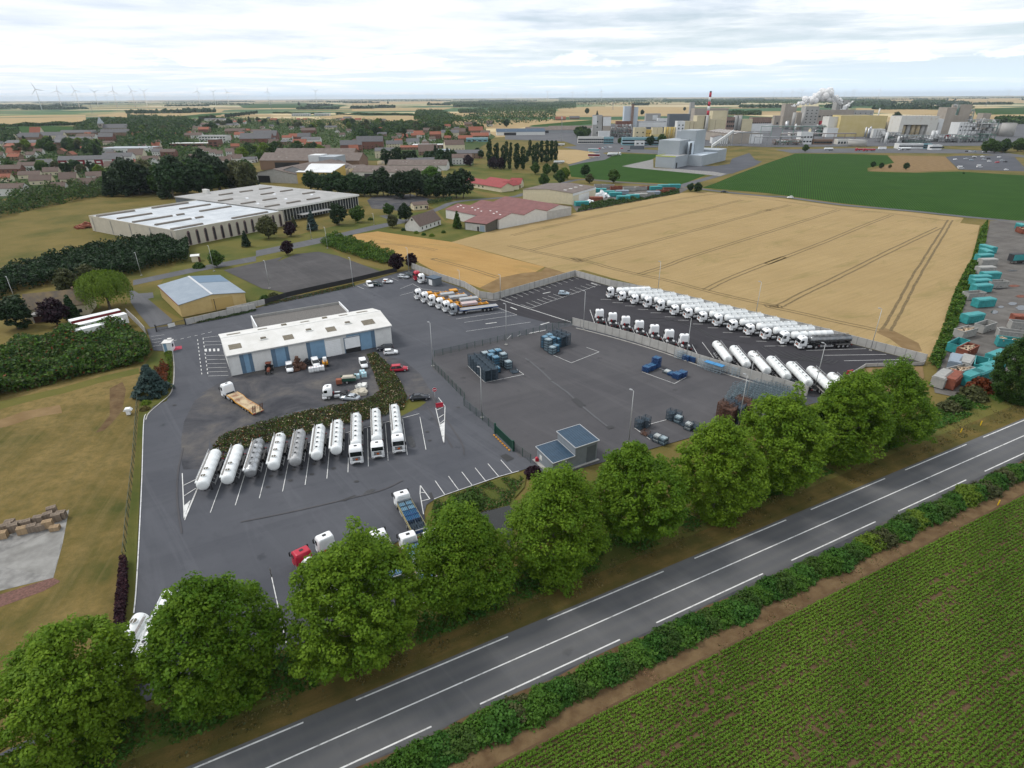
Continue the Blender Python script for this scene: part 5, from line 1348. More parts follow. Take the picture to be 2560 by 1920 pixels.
for(x,y),lab in(((600,700),"white roofed dark red box trailer furthest from the hedge, under the willow"),((650,735),"white box trailer, middle one of three beside the hedge"),((610,790),"white roofed box trailer closest to the tall mixed hedge")):
 p=pt('E',x,y,3.9);p.z=0.06
 place(PX,p,hb_+PI,lab,"box trailers parked behind the hedge",None,None if x==600 else SWTR)
# ------------------------------------------------------------------ plants
import numpy as np
def leafmat(name,a,b,trans=0.25,vs=0.35):
 m=bpy.data.materials.new(name);MATS[name]=m;m.use_nodes=True
 t=m.node_tree;t.nodes.clear()
 o=t.nodes.new("ShaderNodeOutputMaterial");p=t.nodes.new("ShaderNodeBsdfPrincipled");tr=t.nodes.new("ShaderNodeBsdfTranslucent");mx=t.nodes.new("ShaderNodeMixShader")
 p.inputs["Roughness"].default_value=0.55;p.inputs["Specular IOR Level"].default_value=0.12
 at_=t.nodes.new("ShaderNodeAttribute");at_.attribute_name="leaf_tone"
 oi=t.nodes.new("ShaderNodeObjectInfo")
 ad=t.nodes.new("ShaderNodeMath");ad.operation='MULTIPLY_ADD';ad.inputs[1].default_value=0.35;t.links.new(oi.outputs["Random"],ad.inputs[0]);t.links.new(at_.outputs["Fac"],ad.inputs[2])
 r=t.nodes.new("ShaderNodeValToRGB");t.links.new(ad.outputs[0],r.inputs[0])
 r.color_ramp.elements[0].position=0.15;r.color_ramp.elements[0].color=(*a,1);r.color_ramp.elements[1].position=1.15 if False else 1.0;r.color_ramp.elements[1].color=(*b,1)
 t.links.new(r.outputs[0],p.inputs["Base Color"]);t.links.new(r.outputs[0],tr.inputs["Color"])
 mx.inputs[0].default_value=trans;t.links.new(p.outputs[0],mx.inputs[1]);t.links.new(tr.outputs[0],mx.inputs[2]);t.links.new(mx.outputs[0],o.inputs[0])
 return m
LF_PLANE=leafmat("plane_leaves",(0.064,0.140,0.010),(0.190,0.295,0.024),0.38)
LF_MID=leafmat("mid_green_leaves",(0.026,0.064,0.012),(0.078,0.135,0.026))
LF_DARK=leafmat("dark_green_leaves",(0.014,0.040,0.014),(0.042,0.082,0.026))
LF_CON=leafmat("conifer_needles",(0.010,0.024,0.010),(0.026,0.050,0.018),0.1)
LF_SPRUCE=leafmat("blue_spruce_needles",(0.022,0.045,0.040),(0.058,0.095,0.088),0.1)
LF_LIME=leafmat("bright_green_leaves",(0.075,0.130,0.012),(0.170,0.245,0.030),0.3)
LF_OLIVE=leafmat("olive_leaves",(0.045,0.055,0.020),(0.105,0.110,0.045))
LF_PURP=leafmat("purple_leaves",(0.012,0.006,0.010),(0.034,0.014,0.022),0.15)
LF_RED=leafmat("rusty_red_leaves",(0.10,0.025,0.010),(0.19,0.055,0.02),0.2)
LF_HEDGE=leafmat("hedge_leaves",(0.032,0.088,0.010),(0.095,0.190,0.026))
LF_WEED=leafmat("undergrowth_leaves",(0.020,0.070,0.010),(0.065,0.155,0.024))
LF_BEET=leafmat("beet_leaves",(0.070,0.145,0.012),(0.150,0.250,0.027),0.3)
LF_FLOWB=leafmat("dull_shrub_leaves",(0.024,0.028,0.010),(0.066,0.064,0.022))
LF_FLOWR=leafmat("cream_rose_heads",(0.34,0.26,0.15),(0.50,0.42,0.28),0.1)
LF_TALL=leafmat("dry_grass_blades",(0.09,0.08,0.025),(0.20,0.155,0.06),0.2)
M_BARK=mat("bark",(0.085,0.070,0.055),0.95,col2=(0.17,0.15,0.12),vscale=3)
def leaves_mesh(name,C,N_,S,m,rng,tone=None,slot=None,mats=None):

 n=len(C)
 Nn=N_/np.maximum(1e-6,np.linalg.norm(N_,axis=1))[:,None]
 a=np.cross(Nn,rng.normal(size=(n,3)));a/=np.maximum(1e-6,np.linalg.norm(a,axis=1))[:,None]
 b=np.cross(Nn,a)
 S=np.asarray(S)
 w=(S*rng.uniform(0.35,0.6,n))[:,None];h=(S*rng.uniform(0.45,0.8,n))[:,None]
 bend=Nn*(S*rng.uniform(-0.12,0.3,n))[:,None]
 V_=np.empty((n,4,3));V_[:,0]=C-b*h;V_[:,1]=C+a*w-bend;V_[:,2]=C+b*h;V_[:,3]=C-a*w-bend
 me=bpy.data.meshes.new(name)
 me.vertices.add(n*4);me.vertices.foreach_set("co",V_.reshape(-1))
 me.loops.add(n*4);me.loops.foreach_set("vertex_index",np.arange(n*4,dtype=np.int32))
 me.polygons.add(n);me.polygons.foreach_set("loop_start",np.arange(0,n*4,4,dtype=np.int32))
 for mm in(mats or[m]):me.materials.append(mm)
 if slot is not None:me.polygons.foreach_set("material_index",np.asarray(slot,dtype=np.int32))
 me.update()
 if tone is None:tone=rng.uniform(0,0.65,n)
 at_=me.attributes.new("leaf_tone",'FLOAT','POINT')
 at_.data.foreach_set("value",np.repeat(np.clip(tone,0,1),4).astype(np.float32))
 return me
def sphere_dirs(n,rng):
 d=rng.normal(size=(n,3));return d/np.linalg.norm(d,axis=1)[:,None]
def clump_cloud(cl,rad,per,size,rng,up=0.5):

 n=len(cl);k=n*per
 d=sphere_dirs(k,rng);rr=rng.uniform(0.35,1.0,k)**0.5
 base=np.repeat(cl,per,axis=0);R_=np.repeat(rad,per)
 C=base+d*(rr*R_)[:,None]*np.array([1,1,0.75])
 Nn=d+rng.normal(size=(k,3))*0.55+np.array([0,0,up])
 S=size*rng.uniform(0.6,1.35,k)
 tone=np.repeat(rng.uniform(0,0.4,n),per)+rng.uniform(0,0.3,k)
 return C,Nn,S,tone
def trunk_mb(h,r,rng,limbs=7,spread=4.0,z0=0.25):
 mb=MB()
 zs=[0,h*0.1,h*0.35,h*0.6,h*0.8,h]
 P=[Vector((rng.normal()*0.12*i,rng.normal()*0.12*i,z)) for i,z in enumerate(zs)];P[0]=Vector((0,0,-0.1))
 mb.tube(P,[r*1.35,r,r*0.8,r*0.55,r*0.3,r*0.08],8)
 for k in range(limbs):
  z=h*(z0+0.5*k/limbs);a=k*2.4+rng.uniform(-.4,.4);s=spread*rng.uniform(0.6,1.0)
  d=Vector((math.cos(a),math.sin(a),0));b0=Vector((0,0,z))
  mb.tube([b0,b0+d*s*0.4+Vector((0,0,s*0.35)),b0+d*s*0.75+Vector((0,0,s*0.6)),b0+d*s+Vector((0,0,s*0.95))],[r*0.42,r*0.3,r*0.18,r*0.05],5)
 return mb
def crown_tree(name,label,cat,seed,H,rx,zb,leaf,nclump,crad,per,size,shape='ovoid',trunk_r=0.3,inner=0.25,lobes=9,lam=0.22,up=0.5):
 rng=np.random.default_rng(seed)
 t=thing(name,label,cat)
 rz=(H-zb)/2;zc=zb+rz
 d=sphere_dirs(nclump,rng)
 L_=sphere_dirs(lobes,rng);lw=rng.uniform(0.5,1.0,lobes)
 bump=(np.maximum(0,d@L_.T-0.55)*lw*2.2).max(axis=1)
 sh=1.0-lam+lam*2*bump+rng.normal(size=nclump)*0.035
 rr=np.where(rng.uniform(size=nclump)<inner,rng.uniform(0.25,0.8,nclump),rng.uniform(0.86,1.0,nclump));rr=np.where(rng.uniform(size=nclump)<0.07,rng.uniform(1.0,1.13,nclump),rr)
 sc=np.array([rx,rx,rz])
 if shape=='ovoid':
  z=d[:,2];w=np.where(z<0,1.0-0.10*z*z,1.0-0.22*z**2)
  P=d*(sh*rr)[:,None]*sc;P[:,:2]*=w[:,None]
 elif shape=='plane':
  z=d[:,2];w=np.where(z<-0.25,1.0-0.55*(z+0.25)**2,1.0-0.42*(z+0.25)**1.6 if False else 1.0-0.36*np.clip(z+0.25,0,2)**1.7)
  P=d*(sh*rr)[:,None]*sc;P[:,:2]*=w[:,None]
 elif shape=='cone':
  f=rng.uniform(0,1,nclump)**0.7;a=rng.uniform(0,2*PI,nclump);q=f*rx*(0.85+0.25*np.abs(np.sin(f*20+a*0.5)))*np.where(rng.uniform(size=nclump)<0.8,rng.uniform(0.8,1.05,nclump),rng.uniform(0.2,0.8,nclump))
  P=np.stack([q*np.cos(a),q*np.sin(a),rz-f*2*rz],1)
 elif shape=='column':
  f=rng.uniform(-1,1,nclump);a=rng.uniform(0,2*PI,nclump);w=np.sqrt(np.clip(1-np.abs(f)**3.2,0.03,1))*(0.85+0.3*np.sin(f*7+seed))*rng.uniform(0.7,1.05,nclump)
  P=np.stack([rx*w*np.cos(a),rx*w*np.sin(a),f*rz],1)
 else:
  P=d*(sh*rr)[:,None]*sc
 P[:,2]+=zc
 P[:,2]=np.maximum(P[:,2],zb*0.8)
 C,Nn,S,tone=clump_cloud(P,crad*rng.uniform(0.7,1.3,nclump),per,size,rng,up)
 if shape=='willow':pass
 me=leaves_mesh("crown_leaves",C,Nn,S,leaf,rng,tone)
 o=bpy.data.objects.new("crown",me);COL.objects.link(o);o.parent=t
 q=trunk_mb(H*0.82 if shape!='cone' else H*0.9,trunk_r,rng,7 if shape in('ovoid','plane') and nclump>100 else 4,rx*0.75,0.22).build("trunk",M_BARK,t)
 return t
def weeping_tree(name,label,cat,seed,H,rx,leaf):
 rng=np.random.default_rng(seed);t=thing(name,label,cat)
 C=[];Nn=[]
 for k in range(520):
  a=rng.uniform(0,2*PI);f=rng.uniform(0,1)**0.5;x0=np.array([math.cos(a)*rx*f,math.sin(a)*rx*f,H*(0.72+0.28*math.sqrt(max(0,1-f*f)))])
  ln=rng.uniform(0.3,0.85)*x0[2]*(0.45+0.55*f)
  for j in range(26):
   s=j/26
   C.append(x0+np.array([math.cos(a)*0.7*s,math.sin(a)*0.7*s,-ln*s])+rng.normal(size=3)*0.22);Nn.append([math.cos(a)+rng.normal()*0.5,math.sin(a)+rng.normal()*0.5,0.5])
 C=np.array(C);Nn=np.array(Nn)
 me=leaves_mesh("crown_leaves",C,Nn,rng.uniform(0.25,0.5,len(C)),leaf,rng,np.repeat(rng.uniform(0,0.5,520),26)+rng.uniform(0,0.2,len(C)))
 o=bpy.data.objects.new("crown",me);COL.objects.link(o);o.parent=t
 trunk_mb(H*0.75,0.4,rng,7,rx*0.7).build("trunk",M_BARK,t)
 return t
def bush(name,label,cat,seed,rx,ry,H,leaf,ncl,per,size,crad=0.5):
 rng=np.random.default_rng(seed);t=thing(name,label,cat)
 d=sphere_dirs(ncl,rng);d[:,2]=np.abs(d[:,2]);P=d*np.array([rx-crad*0.6,ry-crad*0.6,H-crad*0.6])*rng.uniform(0.72,1.06,ncl)[:,None]
 C,Nn,S,tone=clump_cloud(P,crad*rng.uniform(0.7,1.3,ncl),per,size,rng,0.6)
 C[:,2]=np.maximum(C[:,2],0.05)
 me=leaves_mesh("leaves",C,Nn,S,leaf,rng,tone)
 o=bpy.data.objects.new("foliage",me);COL.objects.link(o);o.parent=t
 mb=MB();
 for k in range(5):
  a=k*1.26;mb.tube([(0,0,0) if k==0 else(0.05*math.cos(a),0.05*math.sin(a),0),(rx*0.3*math.cos(a),ry*0.3*math.sin(a),H*0.4),(rx*0.5*math.cos(a),ry*0.5*math.sin(a),H*0.75)],[0.06,0.04,0.01],5)
 mb.build("stem",M_BARK,t)
 return t
def inpoly(x,y,P):
 ins=np.zeros(len(x),bool);n=len(P)
 for i in range(n):
  x0,y0=P[i].x,P[i].y;x1,y1=P[(i+1)%n].x,P[(i+1)%n].y
  c=((y0>y)!=(y1>y))&(x<(x1-x0)*(y-y0)/(y1-y0+1e-12)+x0);ins^=c
 return ins
def foliage_area(name,P,n,zfun,size,mats,weights,seed,z0=0.0,up=0.9,parent=None,clumpy=0.0):

 rng=np.random.default_rng(seed)
 xs=[p.x for p in P];ys=[p.y for p in P]
 X=[];Y=[]
 while sum(len(a) for a in X)<n:
  x=rng.uniform(min(xs),max(xs),n);y=rng.uniform(min(ys),max(ys),n);k=inpoly(x,y,P);X.append(x[k]);Y.append(y[k])
 x=np.concatenate(X)[:n];y=np.concatenate(Y)[:n]
 top=zfun(x,y,rng);f=rng.uniform(0,1,n)**0.45
 C=np.stack([x,y,z0+top*f],1);Nn=rng.normal(size=(n,3))*0.8+np.array([0,0,up])
 slot=rng.choice(len(mats),n,p=np.array(weights)/sum(weights))
 tone=0.25+0.25*np.sin(x*0.9+np.sin(y*0.7)*2)*np.cos(y*0.8)+rng.uniform(0,0.35,n)
 me=leaves_mesh(name+"_leaves",C,Nn,size*rng.uniform(0.6,1.4,n),mats[0],rng,tone,slot,mats)
 o=bpy.data.objects.new(name,me);COL.objects.link(o)
 if parent:o.parent=parent
 return o
def lumpy(h,amp=0.25,f=0.5):
 return lambda x,y,rng:h*(1-amp+amp*np.sin(x*f*2.1+1.3*np.sin(y*f))*np.cos(y*f*1.7+x*f*0.6)+rng.uniform(-0.06,0.08,len(x)))
# --- the row of plane trees between depot and road
PL=[proto(crown_tree,"plane_tree","broad plane tree","tree",11+i,17.4+[0,.5,-.5,.2,-.2][i],6.9+[0,-.4,.2,-.2,.3][i],1.1,LF_PLANE,600,0.95+0.06*i,84,0.29,'plane',0.34,0.2,12+3*i,[.30,.40,.34,.26,.38][i],0.9) for i in range(5)]
ROW=[(-79.0,-8.2,0.95),(-65.3,-7.8,0.95),(-49.2,-6.5,1.0),(-35.0,-8.0,0.87),(-20.0,-8.5,0.92),(-5.5,-8.4,1.0),(10.5,-7.2,0.94),(25.0,-7.6,1.03),(43,-8.4,1.02),(58.5,-8.5,0.92)]
DSC=["biggest plane tree, cut by the picture's lower corner",
"plane tree hiding the tank trailers in the depot corner, next to the corner tree","plane tree in front of the red tractor unit","plane tree in front of the bottle crate trucks, next to the pond",
"plane tree between the dark pond and the road","plane tree in front of the pump house","plane tree between the pump house tree and the dark crate stacks",
"plane tree in front of the rusty crate stacks","plane tree covering the end of the concrete wall","last plane tree of the roadside row, by the clay bank"]
for i,(s,o,k) in enumerate(ROW):
 place(PL[i%5],so(s,o),[0.3,2.2,4.1,1.2,5.0,3.1,0.9,2.7,4.6,1.9][i],DSC[i],"plane trees along the road",(k*1.0,k*1.0,k))
p=so(102,-6.6);place(PL[1],p,1.0,"lone tree with a bare pale trunk at the end of the container yard",None,(0.80,0.80,0.85),{"plane_leaves":LF_MID})
# --- undergrowth and grass under the row
u=foliage_area("undergrowth",[so(-100,-10.5),so(-58,-11),so(-40,-9.5),so(-20,-11),so(60,-11.5),so(105,-12),so(105,-7),so(60,-5.6),so(20,-5.4),so(-20,-4.6),so(-60,-3.8),so(-100,-3.6)],30000,lumpy(0.9,0.6,0.22),0.34,[LF_WEED,LF_HEDGE],[4,1],3,0.05);tag(u,None,None,None,"stuff")
u=foliage_area("tall_grass",[so(-120,-5.2),so(0,-6.4),so(110,-7.5),so(170,-9),so(170,-1.6),so(-120,-1.6)],26000,lumpy(0.35,0.5,0.4),0.22,[LF_TALL,LF_OLIVE],[2,1],4,0.05,0.3);tag(u,None,None,None,"stuff")
u=foliage_area("bank_grass",pts('L',(640,1020),(980,905),(1370,780),(1420,840),(1300,1010),(1290,1055),(1100,1095),(960,1140),(800,1160),(620,1150)),9000,lumpy(0.6,0.5,0.5),0.28,[LF_WEED,LF_OLIVE,LF_TALL],[3,2,1],5,0.05);tag(u,None,None,None,"stuff")
u=foliage_area("field_edge_grass",[so(-90,11.0),so(130,11.0),so(130,14.2),so(-90,14.4)],22000,lumpy(0.28,0.6,0.5),0.2,[LF_TALL,LF_WEED,mat("dry_stalks",(0.20,0.11,0.06),0.9)],[2,0.5,3],6,0.02,0.2);tag(u,None,None,None,"stuff")
# --- beet crop in rows
def beet():
 rng=np.random.default_rng(9);C=[];
 for r_ in range(108):
  o=14.7+r_*0.45
  s0,s1=-62+o*0.35,128-o*0.2
  n=int((s1-s0)/0.24);s=s0+np.arange(n)*0.24+rng.uniform(-0.06,0.06,n);oo=o+rng.normal(size=n)*0.035
  keep=rng.uniform(size=n)>(0.5 if r_%26 in(11,15) else 0.05)+0.22*(np.sin(s*0.13+o*0.21)*np.cos(o*0.33-s*0.05)>0.72)
  s,oo=s[keep],oo[keep]
  C.append(np.stack([s,oo],1))
 C=np.concatenate(C);n=len(C);k=10
 q=np.repeat(C,k,axis=0)+rng.normal(size=(n*k,2))*np.array([0.10,0.072])
 P=np.stack([RA.x+RD.x*q[:,0]+RNV.x*q[:,1],RA.y+RD.y*q[:,0]+RNV.y*q[:,1],ZL[0]+rng.uniform(0.06,0.30,n*k)],1)
 tone=np.repeat(0.2+0.18*np.sin(C[:,0]*0.21+C[:,1]*0.4)+rng.uniform(0,0.25,n),k)+rng.uniform(0,0.25,n*k)
 me=leaves_mesh("beet_leaves_mesh",P,rng.normal(size=(n*k,3))*0.6+np.array([0,0,1.0]),rng.uniform(0.12,0.24,n*k),LF_BEET,rng,tone)
 o=bpy.data.objects.new("beet_crop",me);COL.objects.link(o);o["kind"]="stuff"
beet()
# --- shrubs between road and beet field
SH=[proto(bush,"roadside_shrub","green roadside shrub","shrub",31+i,2.3,1.7,1.9,[LF_HEDGE,LF_WEED,LF_MID][i],120,40,0.20,0.45) for i in range(3)]
rs=random.Random(5);s=-56.0;ns=0;slist=[]
while s<112:
 if not(71.5<s<75):slist.append(s)
 s+=rs.uniform(2.0,2.8)
cols=["deep green","fresh green","dark green"]
for i,s in enumerate(slist):
 k=i%3;sw=None;extra=""
 c_=cols[k]
 if rs.random()<0.16:sw={"hedge_leaves":LF_LIME,"undergrowth_leaves":LF_LIME,"mid_green_leaves":LF_OLIVE};c_="yellowish" if k<2 else "olive"
 lab=f"{c_} shrub beside the road, {ORD[i]} of the hedge row" if i<40 else f"{c_} shrub at the distant end of the roadside hedge row"
 if i>=40:lab=f"{c_} shrub at the end of the roadside hedge, {ORD[len(slist)-1-i]} before its last"
 z=rs.uniform(0.95,1.3)
 place(SH[k],so(s,10.3+rs.uniform(-0.35,0.35),0.02),RTH+rs.choice((0,PI))+rs.uniform(-.3,.3),lab,"shrubs between the road and the beet field",(z*1.15,z*1.05,rs.uniform(0.85,1.4)),sw)
# --- flowering hedge round the gravel yard
FHP=pts('F',(1440,860),(1520,850),(1640,960),(1740,1110),(1790,1230),(1770,1330),(1560,1400),(1200,1480),(900,1560),(500,1640),(250,1720),(130,1700))+pts('K',(600,640),(450,700),(440,600),(520,480),(600,430))+pts('F',(560,1450),(820,1370),(1180,1300),(1440,1250),(1560,1190),(1500,1020))
t=thing("rose_hedge","broad low hedge with cream flowers curving round the gravel yard","hedge")
o=foliage_area("foliage",FHP,26000,lumpy(0.95,0.3,0.5),0.26,[LF_FLOWB,LF_MID,LF_FLOWR,LF_RED],[9,4,0.9,0.8],8,0.1,0.9,t)
t=thing("border_hedge","low planted strip along the concrete wall of the yellow warehouse","hedge")
foliage_area("foliage",pts('E',(1690,705),(1900,655),(2212,590),(2212,622),(1900,690),(1700,728)),3000,lumpy(0.7,0.4,0.6),0.25,[LF_DARK,LF_OLIVE],[3,1],9,0.1,0.9,t)
t=thing("border_hedge","low planted strip with red blooms below the black fence","hedge")
foliage_area("foliage",pts('F',(560,420),(750,375),(1000,320),(1330,245),(1340,270),(1000,345),(740,400),(560,440)),3600,lumpy(0.8,0.4,0.6),0.26,[LF_DARK,LF_OLIVE,LF_RED],[3,1,0.7],10,0.1,0.9,t)
t=thing("purple_hedge","clipped dark purple hedge at the edge of the depot lane","hedge")
P_=pts('J',(1060,1420),(1110,1400),(1120,1659),'O',(1090,480),(1010,520),(1020,300))
foliage_area("foliage",P_,6000,lambda x,y,r:1.7+0*x+r.uniform(-0.05,0.05,len(x)),0.2,[LF_PURP,leafmat("wine_leaves",(0.03,0.012,0.016),(0.075,0.03,0.035),0.1)],[2,1],11,0.1,0.9,t)
t=thing("clipped_hedge","dark green clipped hedge round the pale bungalow","hedge")
foliage_area("foliage",pts('B',(1480,1160),(1690,1125),(1695,1095),(1480,1130)),2500,lambda x,y,r:2.0+0*x,0.35,[LF_DARK],[1],12,0.1,0.9,t)
t=thing("field_hedge","long green hedge between the wheat field and the container yard","hedge")
foliage_area("foliage",pts('I',(1835,190),(1900,100),(1880,290),(1760,640),(1640,1000),(1560,1200),(1470,1420),(1390,1330),(1480,1110),(1620,700),(1760,440)),16000,lumpy(2.0,0.55,0.3),0.5,[LF_HEDGE,LF_MID,LF_LIME],[3,2,1],13,0.0,0.8,t)
t=thing("field_hedge","dark scrubby hedge between the wheat and the skip yard","hedge")
foliage_area("foliage",pts('C',(555,1215),(620,1150),(850,1110),(1000,1105),(1200,1070),(1440,1020),(1450,1050),(1000,1135)),7000,lumpy(2.4,0.5,0.25),0.7,[LF_MID,LF_OLIVE,LF_DARK],[2,1,1],14,0.0,0.8,t)
t=thing("lawn_hedge","long rounded hedge between the asphalt lot and the barley field","hedge")
foliage_area("foliage",pts('B',(555,1480),(680,1420),(820,1460),(1000,1510),(1180,1580),(1250,1650),(1100,1665),(860,1600),(600,1510)),14000,lumpy(3.4,0.35,0.25),0.5,[LF_MID,LF_HEDGE,LF_LIME],[3,1.5,0.8],15,0.0,0.8,t)
t=thing("conifer_hedge","tall dark conifer hedge between the dry meadow and the local road","hedge")
foliage_area("foliage",pts('E',(-260,430),(0,330),(400,215),(800,120),(1100,60),(1500,0),(1640,10),(1640,190),(1300,250),(1180,300),(800,330),(480,390),(200,440),(0,520),(-200,600)),34000,lumpy(6.2,0.22,0.22),0.75,[LF_CON,LF_DARK],[2,1],16,0.0,0.7,t)
t=thing("mixed_hedge","tall mixed hedge with russet patches bordering the rough meadow","hedge")
foliage_area("foliage",pts('E',(-240,1000),(0,960),(200,900),(420,860),(560,850),(700,840),(900,790),(1120,800),(1260,850),(1310,960),(1290,1040),(1220,1080),(1000,1120),(700,1190),(300,1290),(0,1370),(-200,1420)),36000,lumpy(5.4,0.38,0.16),0.62,[LF_MID,LF_DARK,LF_OLIVE,LF_HEDGE,LF_RED],[4,3,1.2,2,0.25],17,0.0,0.7,t)
t=thing("meadow_hedge","dark bushy hedge behind the dry meadow below the houses","hedge")
foliage_area("foliage",pts('A',(-300,1290),(0,1200),(120,1080),(400,1030),(620,1010),(900,990),(980,1060),(700,1110),(500,1150),(180,1215),(0,1270)),12000,lumpy(8.5,0.5,0.12),1.0,[LF_MID,LF_DARK,LF_OLIVE],[2,2,1],18,0.0,0.7,t)
# ------------------------------------------------------------------ single trees and bushes
T_ROUND=[proto(crown_tree,"broadleaf_tree","round tree","tree",41+i,11,4.6,1.6,LF_MID,150,1.15,16,0.9,'ovoid',0.25,0.2,8,0.26) for i in range(3)]
T_CON=[proto(crown_tree,"conifer_tree","conical conifer","conifer",51+i,12,3.4,0.8,LF_CON,190,0.8,14,0.7,'cone',0.22,0.0) for i in range(2)]
T_PINE=[proto(crown_tree,"pine_tree","dark pine","pine",61+i,15,4.6,2.0,LF_CON,150,1.35,18,0.95,'ovoid',0.3,0.3,12,0.40) for i in range(2)]
T_POP=[proto(crown_tree,"poplar_tree","tall slim poplar","poplar",71+i,26,2.7,1.0,LF_DARK,170,1.0,16,1.0,'column',0.3,0.0) for i in range(2)]
B_R=[proto(bush,"round_bush","round bush","bush",81+i,2.6,2.6,2.6,LF_MID,90,16,0.5,0.7) for i in range(2)]
SWP={}
def sw(m):
 k=m.name
 if k not in SWP:SWP[k]={n:m for n in("mid_green_leaves","conifer_needles","dark_green_leaves")}
 return SWP[k]
def tree(kind,v,q,lab,k=1.0,leaf=None,group=None,wide=1.0,seed=None):
 L_=dict(round=T_ROUND,con=T_CON,pine=T_PINE,pop=T_POP,bush=B_R)[kind]
 i=int(abs(q[0]*7+q[1]*3))%len(L_)
 p=pt(v,*q,0.05) if v else q
 return place(L_[i],p,(q[0]*1.7+q[1]*0.9)%6.28,lab,group,(k*wide,k*wide,k),sw(leaf) if leaf else None)
o=weeping_tree("willow_tree","large bright green weeping willow by the entrance lane","willow",5,13.0,7.6,LF_LIME);o.location=pt('E',950,600,0.05)
T_SPR=crown_tree("spruce_tree","bushy blue spruce beside the entrance lane","spruce",91,7.6,4.0,0.3,LF_SPRUCE,330,0.55,26,0.42,'cone',0.2,0.0);T_SPR.location=pt('E',1325,1330,0.1)
t=thing("red_shrub","rusty red shrub behind the blue spruce","shrub");foliage_area("foliage",pts('E',(1340,1150),(1420,1080),(1470,1120),(1450,1250),(1400,1270)),1500,lumpy(2.2,0.3,0.8),0.3,[LF_RED,LF_FLOWB],[5,1],21,0.1,0.7,t)
t=thing("border_shrub","yellow green shrubs along the kerb behind the spruce","shrub");foliage_area("foliage",pts('E',(1420,990),(1490,980),(1490,1050),(1480,1260),(1455,1260),(1455,1080)),1500,lumpy(1.3,0.4,0.8),0.28,[LF_LIME,LF_OLIVE],[2,1],22,0.1,0.7,t)
tree('bush','E',(1255,1470),"pale dry clump of grass beside the kerb below the spruce",0.42,LF_TALL)
tree('bush','E',(1265,1420),"small green shrub with pale tips below the spruce",0.42,LF_LIME)
tree('pine','E',(160,770),"dark spreading cedar beside the grey house garage",0.72,None,None,1.2)
tree('round','E',(500,740),"dark purple tree in front of the grey house",0.75,LF_PURP)
tree('con','E',(640,690),"slim dark conifer beside the grey house gable",0.68,LF_DARK)
tree('round','E',(620,480),"dull green birch at the back of the willow",0.85,LF_OLIVE)
tree('round','E',(820,440),"grey green birch rising over the willow",0.85,LF_OLIVE)
